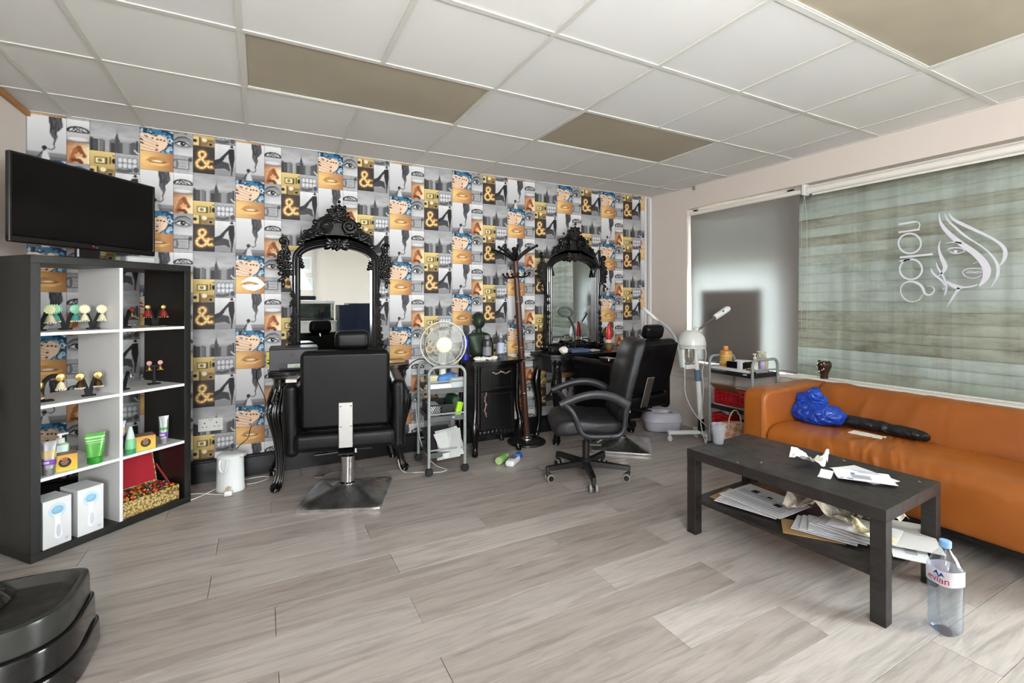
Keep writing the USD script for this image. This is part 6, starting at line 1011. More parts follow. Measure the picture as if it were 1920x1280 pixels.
# ------------------------------------------------------------------ kettle and other things on the floor
t = thing('kettle', 'white upright electric kettle on the floor by the skirting', 'kettle', (-0.178, 3.655, 0), -28)
kr = lambda z, a, b: np.stack([a * np.cos(q_) * 1.0, b * np.sin(q_), np.full(36, z)], 1); q_ = np.linspace(0, 2 * PI, 36, endpoint=False); kw = mat('kettle_white', '#e2e6e6', 0.3, coat=0.2)
part(t, 'body', loft([kr(z, a, b) for z, a, b in ((0.0, 0.086, 0.064), (0.006, 0.09, 0.068), (0.03, 0.09, 0.068), (0.034, 0.087, 0.065), (0.20, 0.084, 0.062), (0.218, 0.084, 0.062))]), kw, smooth=50); part(t, 'lid', loft([kr(z, a, b) for z, a, b in ((0.219, 0.086, 0.064), (0.232, 0.084, 0.062), (0.242, 0.07, 0.05), (0.245, 0.05, 0.034))]), kw, smooth=50)
part(t, 'handle', tube(spline([(-0.032, -0.058, 0.215), (-0.032, -0.068, 0.19), (-0.022, -0.071, 0.15), (-0.005, -0.073, 0.138), (0.012, -0.073, 0.15), (0.02, -0.07, 0.19), (0.018, -0.06, 0.218)], 26), 0.008, 8), kw); part(t, 'spout', J(rb(0.07, 0.0, 0.232, 0.06, 0.06, 0.026, 0.012, 8)), kw)
t = thing('plug', 'white three-pin plug lying in front of the kettle', 'plug', (-0.185, 3.540, 0)); part(t, 'body', rb(0, 0, 0.018, 0.048, 0.036, 0.034, 0.01, 8), white_plastic); part(t, 'pin', J(*[cb(x, 0.004, 0.044, w_, 0.004, 0.02, 0.0008) for x, w_ in ((-0.012, 0.006), (0.012, 0.006))], cb(0, 0.014, 0.046, 0.004, 0.008, 0.024, 0.0008)), gold, 'brass pins')
def cable(name, label, pts, r, m, n=60): return solo(name, tube(spline(pts, n), r, 7), m, label, 'cable', smooth=60)
cw = mat('cable_white', '#d9d8d2', 0.45); ck = mat('cable_black', '#1d1d1f', 0.5)
cable('kettle_cable', 'white kettle cable looping over the floor behind the kettle', [(-0.205, 3.545, 0.012), (-0.27, 3.60, 0.005), (-0.36, 3.66, 0.005), (-0.45, 3.66, 0.005), (-0.50, 3.58, 0.005), (-0.42, 3.55, 0.005), (-0.30, 3.64, 0.009), (-0.22, 3.74, 0.005), (-0.10, 3.80, 0.005), (0.03, 3.80, 0.005), (0.05, 3.76, 0.005), (-0.02, 3.70, 0.005), (-0.085, 3.68, 0.01)], 0.0034, cw, 110)
cable('trolley_cable', 'white fan cable hanging from the trolley and curling on the floor', [(0.975, 3.62, 0.46), (0.955, 3.58, 0.30), (0.90, 3.50, 0.10), (0.92, 3.44, 0.006), (1.02, 3.37, 0.005), (1.16, 3.30, 0.005), (1.22, 3.33, 0.005), (1.18, 3.42, 0.006), (1.10, 3.52, 0.12), (1.075, 3.60, 0.30), (1.07, 3.63, 0.46)], 0.0032, cw, 90)
cable('fan_cable', 'black cable running up the wall behind the fan trolley', [(1.22, 3.44, 0.63), (1.12, 3.58, 0.80), (1.02, 3.70, 0.72), (1.0, 3.72, 0.58), (1.04, 3.66, 0.44)], 0.004, ck)
cable('printer_cable', 'thin black cable dangling below the printer against the wallpaper', [(0.03, 3.74, 0.80), (-0.03, 3.84, 0.74), (0.0, 3.868, 0.62), (0.03, 3.868, 0.50), (-0.02, 3.868, 0.40), (-0.06, 3.868, 0.36), (-0.08, 3.868, 0.28), (-0.12, 3.85, 0.245), (-0.15, 3.82, 0.22)], 0.0024, ck)
cable('floor_cable', 'thin black cable on the skirting under the first dressing table', [(0.60, 3.86, 0.28), (0.66, 3.84, 0.16), (0.76, 3.83, 0.12), (0.88, 3.84, 0.16), (0.93, 3.86, 0.26)], 0.003, ck)
t = thing('shampoo_bottle', 'pale green shampoo bottle lying on the floor before the cabinet', 'bottle', (1.655, 3.285, 0.0), 38); gb = mat('clear_green_plastic', '#a9cd8a', 0.2, coat=0.5)
part(t, 'body', mv(lathe([(0.0, 0), (0.028, 0.003), (0.031, 0.012), (0.031, 0.115), (0.024, 0.132), (0.013, 0.138)], 22), (-0.07, 0, 0.0315), ry=90), gb); part(t, 'label', mv(lathe([(0.0316, 0.03), (0.0316, 0.105)], 22, close=False), (-0.07, 0, 0.0315), ry=90), mat('green_label', '#7cb45e', 0.45)); part(t, 'cap', mv(lathe([(0.014, 0.138), (0.014, 0.165), (0.012, 0.168)], 16), (-0.07, 0, 0.0315), ry=90), mat('pinkish_cap', '#d5b9ac', 0.4))
t = thing('bleach_bottle', 'white flat bottle with blue cap and label lying on the floor', 'bottle', (1.725, 3.225, 0.0), 42)
part(t, 'body', rb(-0.02, 0, 0.026, 0.17, 0.075, 0.05, 0.022, 14), mat('bottle_white', '#eceff0', 0.3, coat=0.2)); part(t, 'shoulder', mv(lathe([(0.024, 0), (0.016, 0.018), (0.015, 0.03)], 16), (0.062, 0, 0.026), ry=90), mat('bottle_white', '')); part(t, 'cap', mv(lathe([(0.022, 0), (0.026, 0.006), (0.026, 0.040), (0.02, 0.046)], 18), (0.09, 0, 0.027), ry=90), mat('royal_blue_cap', '#1f63b8', 0.35)); part(t, 'label', cb(0.0, 0, 0.0515, 0.085, 0.05, 0.001, 0.0002), mat('label_blue', '#3f86c9', 0.4)); part(t, 'print', cb(-0.028, 0, 0.0522, 0.022, 0.044, 0.0008, 0.0002), mat('label_rust', '#a2563c', 0.5))

# ------------------------------------------------------------------ second dressing table clutter
t = thing('hairspray_can', 'tall red hairspray can on the second dressing table', 'spray can', (2.965, 3.60, 0.7805)); rc = mat('red_can', '#c8201e', 0.25, coat=0.3)
part(t, 'body', lathe([(0.025, 0), (0.027, 0.004), (0.027, 0.17), (0.02, 0.19)], 22), rc); part(t, 'cap', lathe([(0.022, 0.188), (0.020, 0.222), (0.011, 0.25), (0.008, 0.262)], 20), rc); part(t, 'label', lathe([(0.0274, 0.02), (0.0274, 0.06)], 22, close=False), mat('label_green2', '#5f8a4a', 0.5)); part(t, 'print', lathe([(0.0274, 0.075), (0.0274, 0.105)], 22, close=False), mat('label_pale2', '#e2d5c9', 0.5))
solo('cotton_ball', mv(displaced(ell(0, 0, 0, 0.04, 0.035, 0.032, 3), 0.016, 40, 5), (2.39, 3.52, 0.815)), tissue_white, 'crumpled white tissue on the left end of the second dressing table', 'tissue')
solo('blue_cloth', mv(displaced(rb(0, 0, 0, 0.20, 0.10, 0.035, 0.012, 8), 0.014, 22, 7, 1), (2.57, 3.56, 0.802)), mat('dusty_blue_cloth', '#4d5a7a', 0.7), 'crumpled blue cloth before the second mirror', 'cloth')
solo('dark_bundle', mv(displaced(rb(0, 0, 0, 0.16, 0.09, 0.05, 0.02, 8), 0.016, 26, 8, 1), (2.38, 3.62, 0.812)), mat('dark_hairpiece', '#17161a', 0.5), 'dark hairpiece bundle at the left foot of the second mirror', 'hairpiece')
solo('white_wisp', mv(displaced(rb(0, 0, 0, 0.10, 0.06, 0.02, 0.008, 8), 0.008, 40, 9, 1), (2.76, 3.56, 0.795)), mat('grey_lint', '#a9a5a6', 0.8), 'grey lint and hairpins in front of the second mirror', 'lint')
t = thing('wig_block', 'small tan wig block at the right foot of the second mirror', 'wig block', (3.075, 3.74, 0.7805)); part(t, 'head', displaced(ell(0, 0, 0.16, 0.055, 0.06, 0.065, 3), 0.004, 20, 2), mat('tan_cork', '#7a5238', 0.7)); part(t, 'stem', lathe([(0.05, 0), (0.05, 0.01), (0.016, 0.02), (0.016, 0.11)], 18), black_plastic)
t = thing('snack_packet', 'clear and yellow plastic packet on the seat of the second salon chair', 'packet', (2.62, 3.12, 0.60), 30); part(t, 'bag', displaced(rb(0, 0, 0, 0.24, 0.09, 0.17, 0.035, 10), 0.014, 14, 3, 1), mat('clear_wrapper', '#b5a893', 0.2, coat=0.4)); part(t, 'contents', J(mv(rb(0.045, -0.045, -0.02, 0.09, 0.02, 0.11, 0.008, 8))), mat('mustard_card', '#c79a24', 0.4)); part(t, 'orange_tab', mv(cb(0.095, -0.048, 0.055, 0.03, 0.02, 0.055, 0.002), ry=-12), mat('orange_card', '#d98a5c', 0.5))

# ------------------------------------------------------------------ facial steamer with magnifier arm
t = thing('facial_steamer', 'white facial steamer on a castor stand with nozzle arm and lamp arm', 'facial steamer', (0, 0, 0)); sw_ = mat('steamer_white', '#e4e7e4', 0.28, coat=0.2); hx, hy = 3.415, 3.0
part(t, 'foot_bar', J(mv(cb(-0.06, 0, 0.078, 0.50, 0.045, 0.032, 0.006), (3.50, 2.965, 0), rz=-25), mv(cb(0, 0, 0.078, 0.045, 0.26, 0.032, 0.006), (3.50, 2.965, 0), rz=-25)), sw_)
for k, (x, y) in enumerate(((-0.29, 0.0), (0.17, 0.0), (0, -0.11), (0, 0.11))):
    a = math.radians(-25); px, py = 3.50 + x * math.cos(a) - y * math.sin(a), 2.965 + x * math.sin(a) + y * math.cos(a); part(t, 'castor', J(mv(lathe([(0.012, -0.012), (0.024, -0.010), (0.024, 0.010), (0.012, 0.012)], 16), (px, py, 0.024), rx=90), cyl((px, py, 0.024), (px, py, 0.065), 0.011, n=10)), sw_, 'white castor')
part(t, 'pole_socket', cyl((3.50, 2.965, 0.06), (3.494, 2.967, 0.20), 0.032, 0.026, 16), black_plastic); part(t, 'pole', J(cyl((3.494, 2.967, 0.19), (3.466, 2.976, 0.56), 0.023, n=18), cyl((3.46, 2.978, 0.62), (3.450, 2.983, 0.83), 0.019, n=18)), sw_); part(t, 'clamp', cyl((3.467, 2.976, 0.54), (3.459, 2.979, 0.64), 0.028, n=18), mat('clamp_slate', '#5c7186', 0.45), 'slate blue height clamp'); part(t, 'jar_bracket', J(cb(3.40, 3.0, 0.665, 0.13, 0.03, 0.034, 0.005), mv(cb(3.335, 3.03, 0.745, 0.03, 0.04, 0.17, 0.008), rz=0)), sw_)
hp = [(0.118, 0.0), (0.122, 0.008), (0.121, 0.05), (0.112, 0.095), (0.090, 0.132), (0.055, 0.155), (0.0, 0.163)]; part(t, 'head', lathe(hp, 36, (hx, hy, 0.835)), sw_, 'domed white steam head', smooth=60); part(t, 'head_band', lathe([(0.1235, 0.012), (0.1235, 0.03), (0.1225, 0.034)], 36, (hx, hy, 0.835), close=False), mat('band_grey_white', '#c4cac9', 0.3)); part(t, 'water_jar', J(lathe([(0.052, 0.838), (0.055, 0.79), (0.055, 0.75), (0.046, 0.715), (0.030, 0.70)], 24, (3.388, 3.012, 0))), mat('jar_glass', '#b9b4a9', 0.08, trans=0.75), 'glass water jar'); part(t, 'jar_ribs', J(*[lathe([(0.0555, z), (0.058, z + 0.004), (0.0555, z + 0.008)], 24, (3.388, 3.012, 0), close=False) for z in (0.745, 0.77, 0.795)]), clear_plastic)
part(t, 'arm_pivot', J(cyl((3.445, 2.985, 0.985), (3.462, 2.976, 1.015), 0.024, 0.014, 14)), sw_); na, nb = np.array((3.465, 2.975, 0.995)), np.array((3.60, 2.903, 1.108)); part(t, 'nozzle_arm', cyl(na, nb, 0.010, n=12), mat('arm_bronze_grey', '#6f665f', 0.35, metal=0.6), 'slim steel arm')
nc = np.array((3.70, 2.85, 1.185)); part(t, 'nozzle', J(cyl(nb, nc, 0.026, 0.028, 14), ell(*nc, 0.027, 0.027, 0.024, 2)), sw_, 'white steam nozzle'); part(t, 'nozzle_dial', ell(*(nb * 0.45 + nc * 0.55 + np.array([-0.008, -0.022, 0.014])), 0.012, 0.008, 0.010, 1), mat('dial_blue', '#5b7f9a', 0.4))
part(t, 'lamp_arm', tube(spline([(3.33, 3.045, 0.66), (3.315, 3.055, 0.80), (3.285, 3.07, 0.92), (3.22, 3.105, 1.02), (3.14, 3.145, 1.085)], 30), 0.014, 10), mat('arm_grey', '#a2a5a6', 0.35), 'grey flexible lamp arm'); rs, rv = np.array((-0.11, 0.055, 0.105)), np.array((0.697, 0.717, 0.0)); ra = np.cross(rs, rv); ra /= np.linalg.norm(ra); rs = rs / np.linalg.norm(rs); rv = np.cross(ra, rs); rc_ = np.array((3.085, 3.172, 1.137))
part(t, 'magnifier_ring', J(tube([rc_ + 0.082 * (math.cos(a) * rs + math.sin(a) * rv) for a in np.linspace(0, 2 * PI, 40, endpoint=False)], 0.014, 8, closed=True)), sw_, 'white magnifier ring seen edge-on'); lz = lathe([(0.0, 0.004), (0.05, 0.003), (0.076, 0.0), (0.05, -0.003), (0.0, -0.004)], 28); lz.apply_transform(trimesh.geometry.align_vectors([0, 0, 1], ra)); lz.apply_translation(rc_); part(t, 'lens', lz, clear_plastic)
cable('steamer_cable', 'white mains cable hanging from the steamer head to the floor', [(3.50, 2.93, 0.86), (3.508, 2.925, 0.75), (3.485, 2.94, 0.64), (3.49, 2.935, 0.50), (3.47, 2.94, 0.30), (3.455, 2.93, 0.14), (3.43, 2.86, 0.02), (3.42, 2.84, 0.006)], 0.0045, cw); cable('lamp_cable', 'thin white cable from the lamp arm down to the stand foot', [(3.335, 3.015, 0.68), (3.34, 3.01, 0.56), (3.34, 3.01, 0.46), (3.37, 2.99, 0.34), (3.44, 2.93, 0.20), (3.53, 2.86, 0.11), (3.60, 2.80, 0.03)], 0.0042, cw)
# foot spa
t = thing('foot_spa', 'pale lilac plastic foot spa on the floor in the corner', 'foot spa', (3.475, 3.42, 0), -32); fs = mat('lilac_grey_plastic', '#c3c3cf', 0.35, coat=0.2)
fr_ = lambda z, a, b, r=0.6: brick_ring(z, a, b, r, 44); part(t, 'basin', loft([fr_(0.0, 0.15, 0.12), fr_(0.012, 0.165, 0.135), fr_(0.09, 0.185, 0.155), fr_(0.105, 0.188, 0.158), fr_(0.16, 0.165, 0.135), fr_(0.176, 0.15, 0.12), fr_(0.178, 0.11, 0.085), fr_(0.165, 0.09, 0.07), fr_(0.06, 0.08, 0.06)]), fs, smooth=60); part(t, 'seam', loft([fr_(0.096, 0.1895, 0.1595), fr_(0.101, 0.1895, 0.1595)]), mat('lilac_seam', '#a5a5b3', 0.4)); part(t, 'grille', J(*[bb(x, x + 0.004, -0.05, 0.05, 0.11, 0.115) for x in np.linspace(-0.06, 0.06, 9)]), mat('spa_grille', '#8f8f9c', 0.4), kind='stuff'); part(t, 'inner_floor', loft([fr_(0.05, 0.085, 0.066), fr_(0.062, 0.085, 0.066)]), mat('lilac_seam', ''))
solo('cable_heap', J(*[tube(spline([(3.10 + 0.16 * math.sin(k * 1.7 + j * 0.9) , 3.62 + 0.10 * math.cos(k * 2.3 + j * 1.3), 0.008 + 0.012 * ((k + j) % 5)) for j in range(9)], 50), 0.004, 5) for k in range(5)]), ck, 'heap of tangled dark cables on the floor behind the second salon chair', 'cables', kind='stuff')
solo('black_tray', mv(cb(0, 0, 0.035, 0.30, 0.20, 0.06, 0.006), (3.14, 3.66, 0), rz=10), black_plastic, 'flat black box under the cables behind the second salon chair', 'box')

# ------------------------------------------------------------------ things on the second trolley
def T2(x, y, z): return (3.405 + x, 2.40 + y, z)
z1 = 0.646
def stack(name, labels, cat, x, y, z, w, d, ths, cols, angs):
    for k, (lb_, th, c_, a) in enumerate(zip(labels, ths, cols, angs)):
        solo(name, mv(cb(0, 0, th / 2, w - 0.01 * (k % 2), d - 0.014 * (k % 3), th, 0.001), T2(x, y, z), rz=a), c_, lb_, cat); z += th + 0.0004
mg = [mat('magazine_white', '#dcdcd8', 0.5), mat('magazine_grey', '#8d9190', 0.5), mat('magazine_pale', '#c9cfcd', 0.5), mat('magazine_dark', '#3a3c40', 0.5)]
stack('magazine', ['lowest dark magazine of the pile on the top trolley shelf', 'white magazine second from the bottom of the trolley pile', 'grey magazine in the middle of the trolley pile', 'pale magazine near the top of the trolley pile', 'topmost white magazine of the pile by the orange bottle'], 'magazine', 0.13, 0.22, z1, 0.24, 0.36, (0.012, 0.010, 0.006, 0.010, 0.012), (mg[3], mg[0], mg[1], mg[2], mg[0]), (2, -3, 4, -2, 3)); zt = z1 + 0.053
t = thing('lotion_bottle', 'orange lotion bottle standing on the magazines on the trolley', 'bottle', T2(0.15, 0.355, zt)); om = mat('orange_bottle', '#c98a3f', 0.3, coat=0.3); part(t, 'body', lathe([(0.046, 0), (0.05, 0.004), (0.05, 0.11), (0.042, 0.128), (0.02, 0.135)], 26), om); part(t, 'cap', lathe([(0.021, 0.133), (0.021, 0.162), (0.017, 0.168)], 20), mat('orange_cap', '#d98a4a', 0.3)); part(t, 'label', lathe([(0.0505, 0.025), (0.0505, 0.095)], 26, close=False), mat('label_gold', '#cfae62', 0.4)); part(t, 'print', J(*[lathe([(0.0508, z), (0.0508, z + 0.004)], 26, close=False) for z in (0.04, 0.055, 0.07)]), mat('label_print', '#a5702c', 0.5))
t = thing('black_box', 'open black box holding white papers on the trolley', 'box', T2(0.16, 0.215, zt), 8); part(t, 'body', J(bb(-0.10, 0.10, -0.07, 0.07, 0, 0.004), bb(-0.10, 0.10, -0.07, -0.066, 0, 0.05), bb(-0.10, 0.10, 0.066, 0.07, 0, 0.05), bb(-0.10, -0.096, -0.07, 0.07, 0, 0.05), bb(0.096, 0.10, -0.07, 0.07, 0, 0.05)), black_gloss, smooth=False)
solo('box_paper', mv(sheet(0.17, 0.12, lambda x, y: 0.022 * np.abs(np.sin(x * 22 + y * 9)), 16, 12), (T2(0.16, 0.215, zt + 0.032)), rz=10), paper_white, 'white papers lying in the open black box on the trolley', 'papers')
t = thing('round_tin', 'small black round tin at the corner of the trolley top', 'tin', T2(0.075, 0.065, z1 + 0.001)); part(t, 'body', lathe([(0.034, 0), (0.036, 0.002), (0.036, 0.055)], 26), black_gloss); part(t, 'bristle', J(*[cyl((0.02 * math.cos(a), 0.02 * math.sin(a), 0.05), (0.022 * math.cos(a), 0.022 * math.sin(a), 0.066), 0.0035, n=6) for a in np.linspace(0, 2 * PI, 9, endpoint=False)]), mat('orange_sticks', '#c9a07a', 0.6), kind='stuff')
solo('white_carton', mv(cb(0, 0, 0.035, 0.03, 0.03, 0.07, 0.001), T2(0.035, 0.135, zt)), mat('carton_lilac_white', '#dcdae6', 0.5), 'small white carton left of the black tin on the trolley', 'carton')
def pumpb(label, x, y, body, pumpm, lab, h=0.13, r=0.024):
    t = thing('pump_bottle', label, 'bottle', T2(x, y, z1 + 0.001)); part(t, 'body', lathe([(r * 0.9, 0), (r, 0.004), (r, h * 0.82), (r * 0.6, h * 0.95), (r * 0.45, h)], 22), body); part(t, 'pump', J(lathe([(r * 0.55, h), (r * 0.55, h + 0.02), (r * 0.2, h + 0.022), (r * 0.2, h + 0.035), (r * 0.4, h + 0.037), (r * 0.4, h + 0.048)], 14), cb(-0.014, 0, h + 0.044, 0.032, 0.010, 0.007, 0.002)), pumpm)
    if lab: part(t, 'label', lathe([(r * 1.015, h * 0.12), (r * 1.015, h * 0.62)], 22, close=False), lab)
pumpb('clear pump bottle with white pump on the trolley, left of the lilac one', 0.155, 0.085, mat('clear_white_bottle', '#d7d8cf', 0.15, coat=0.4), white_plastic, mat('label_cream', '#e0dcc8', 0.5)); pumpb('lilac labelled bottle with clear pump in the middle of the trolley end', 0.215, 0.06, mat('clear_lilac', '#c2c0d6', 0.15, coat=0.4), mat('pump_clear_grey', '#b5bab8', 0.3), mat('lilac_label2', '#a99fd0', 0.5)); pumpb('yellowish oil bottle with pump at the window end of the trolley', 0.265, 0.075, mat('pale_oil', '#c8bc86', 0.15, coat=0.4), mat('pump_cream', '#cfc49a', 0.4), None, 0.14, 0.027); pumpb('second yellowish oil bottle behind the first on the trolley', 0.285, 0.14, mat('pale_oil', ''), mat('pump_cream', ''), None, 0.14, 0.026)
def basket(label, loc, rz, w, d, h, m):
    t = thing('red_basket', label, 'basket', loc, rz); part(t, 'rim', J(bb(-w / 2, w / 2, -d / 2, -d / 2 + 0.004, h - 0.012, h), bb(-w / 2, w / 2, d / 2 - 0.004, d / 2, h - 0.012, h), bb(-w / 2, -w / 2 + 0.004, -d / 2, d / 2, h - 0.012, h), bb(w / 2 - 0.004, w / 2, -d / 2, d / 2, h - 0.012, h)), m, smooth=False); part(t, 'floor', bb(-w / 2, w / 2, -d / 2, d / 2, 0, 0.004), m)
    sl = []
    for s, L, ax in ((-1, w, 0), (1, w, 0), (-1, d, 1), (1, d, 1)):
        o = s * ((d if ax == 0 else w) / 2 - 0.002)
        for q in np.arange(-L / 2 + 0.006, L / 2 - 0.004, 0.013): sl.append(bb(q, q + 0.006, o - 0.0015, o + 0.0015, 0.003, h - 0.008) if ax == 0 else bb(o - 0.0015, o + 0.0015, q, q + 0.006, 0.003, h - 0.008))
        for z in (0.28, 0.62): sl.append(bb(-L / 2, L / 2, o - 0.0014, o + 0.0014, h * z, h * z + 0.012) if ax == 0 else bb(o - 0.0014, o + 0.0014, -L / 2, L / 2, h * z, h * z + 0.012))
    part(t, 'lattice', J(*sl), m, kind='stuff'); return t
rdm = mat('red_plastic', '#b3121c', 0.35, coat=0.2); zm, zl = 0.346, 0.186
solo('paper_pile', mv(cb(0, 0, 0.022, 0.27, 0.36, 0.042, 0.004), T2(0.155, 0.20, zm)), mat('paper_pile_white', '#d6d3d6', 0.6), 'pile of white papers on the middle shelf of the black trolley', 'papers')
basket('red plastic basket on the middle shelf of the black trolley', T2(0.10, 0.225, zm + 0.046), 0, 0.19, 0.27, 0.11, rdm)
solo('clipboard', mv(cb(0, 0, 0, 0.16, 0.22, 0.006, 0.002), T2(0.045, 0.27, zm + 0.165), ry=38, rz=6), mat('brown_hardboard', '#8a6244', 0.55, var=(12, 0.1)), 'brown hardboard clipboard leaning out of the red basket', 'clipboard')
solo('cotton_wad', mv(displaced(ell(0, 0, 0, 0.03, 0.04, 0.025, 3), 0.01, 40, 5), T2(0.06, 0.11, zm + 0.12)), tissue_white, 'white cotton wad on the near end of the red basket', 'cotton')
basket('small red plastic basket on the bottom shelf of the black trolley', T2(0.075, 0.30, zl), 0, 0.13, 0.17, 0.115, rdm); t = thing('pink_bottle', 'pink bottle lying on the small red basket', 'bottle', T2(0.07, 0.29, zl + 0.140), 60); part(t, 'body', mv(lathe([(0.0, -0.05), (0.024, -0.046), (0.026, 0.04), (0.012, 0.055), (0.0, 0.056)], 18), ry=90), mat('pink_plastic', '#d8a9c9', 0.35)); part(t, 'cap', mv(lathe([(0.012, 0.055), (0.012, 0.07)], 12), ry=90), mat('yellow_cap', '#d9b04a', 0.4))
t = thing('gift_bag', 'pink and white checked paper bag with rope handle beside the sofa arm', 'paper bag', T2(-0.115, 0.10, 0), -20); chk = usdkit.material(stage, '/World/Looks/pink_check', {'tc': ('texture_coordinate', {}), 'mp': ('mapping', dict(scale=(1, 1, 1), rotation=(0.0, 0.5, 0.2))), 'c': ('checker_texture', dict(scale=26.0, color1=lin('#c98d78'), color2=lin('#dcc3ae'))), 'p': ('principled_bsdf', dict(roughness=0.6))}, [('tc.object', 'mp.vector'), ('mp.vector', 'c.vector'), ('c.color', 'p.base_color')], surface='p.BSDF')
part(t, 'bag', mv(loft([brick_ring(z, a, b, 0.25, 24) for z, a, b in ((0.0, 0.085, 0.04), (0.002, 0.09, 0.045), (0.15, 0.09, 0.045), (0.29, 0.092, 0.034), (0.295, 0.09, 0.03))]), rx=0), chk); part(t, 'handle', J(*[tube(spline([(-0.05, y, 0.25), (-0.045, y, 0.345), (0, y, 0.40), (0.045, y, 0.345), (0.05, y, 0.25)], 20), 0.005, 7) for y in (-0.047,)]), mat('rope_cream', '#d9c8a0', 0.7), 'cream rope handle')
solo('floor_papers', mv(cb(0, 0, 0.015, 0.20, 0.18, 0.03, 0.003), T2(0.13, 0.12, zl)), mat('paper_grey2', '#b9bcc0', 0.6), 'grey papers on the bottom shelf of the black trolley', 'papers')

# ------------------------------------------------------------------ blinds, lettering and things by the window
blind_m = usdkit.material(stage, '/World/Looks/grey_blind_cloth', {'d': ('diffuse_bsdf', dict(color=lin('#958d88'))), 'tr': ('translucent_bsdf', dict(color=lin('#b2b4b4'))), 'm': ('mix_closure', dict(fac=0.45)), 'tc': ('texture_coordinate', {}), 'n': ('noise_texture', dict(scale=300.0)), }, [('d.BSDF', 'm.closure1'), ('tr.BSDF', 'm.closure2')], surface='m.closure')
t = thing('roller_blind', 'grey cloth roller blind pulled down over the end window', 'blind', (3.825, 0, 0)); sy = lambda z: 0.028 * (2.1 - z) / 1.5
def blind_pts(): return [(2.262 + 0.02, 2.125), (3.372, 2.125), (3.372 - 0.012, 0.675), (2.262 + 0.035, 0.675)]
part(t, 'cloth', extyz(Polygon(blind_pts()), 0.0016, 0.0), blind_m, smooth=False); part(t, 'tube', cyl((0.0, 2.262, 2.13), (0.0, 3.378, 2.13), 0.020, n=20), white_paint); part(t, 'bracket', J(cb(0.0, 3.383, 2.13, 0.05, 0.012, 0.06, 0.003)), white_plastic)
part(t, 'bottom_bar', cb(0.0005, 2.83, 0.672, 0.008, 1.06, 0.02, 0.002), blind_m)
t = thing('roller_blind', 'white rolled-up roller blind along the top of the window', 'blind', (3.825, 0, 0)); part(t, 'roll', cyl((0, 2.215, 2.125), (0, -0.2, 2.125), 0.026, n=22), white_paint); part(t, 'bracket', J(cb(0, 2.235, 2.135, 0.06, 0.03, 0.085, 0.004)), white_plastic); part(t, 'bottom_bar', cb(0.012, 1.0, 2.094, 0.008, 2.38, 0.016, 0.002), white_paint)
t = thing('blind_chain', 'white beaded blind chain hanging beside the grey blind', 'chain', (3.81, 2.235, 0)); part(t, 'chain', J(*[ell(0, -0.012 + 0.012 * (i % 2) + 0.0 * i, 2.10 - 0.0105 * i, 0.0024, 0.0024, 0.0034, 1) if False else ell(0, s * 0.022 * min(1, (2.10 - z) / 0.2), z, 0.0023, 0.0023, 0.0036, 1) for s in (-1, 1) for i, z in enumerate(np.arange(1.02, 2.10, 0.0115))], *[ell(0, 0.022 * math.cos(a), 1.02 + 0.026 * math.sin(a), 0.0023, 0.0023, 0.0023, 1) for a in np.linspace(PI, 2 * PI, 9)]), white_plastic, kind='stuff')
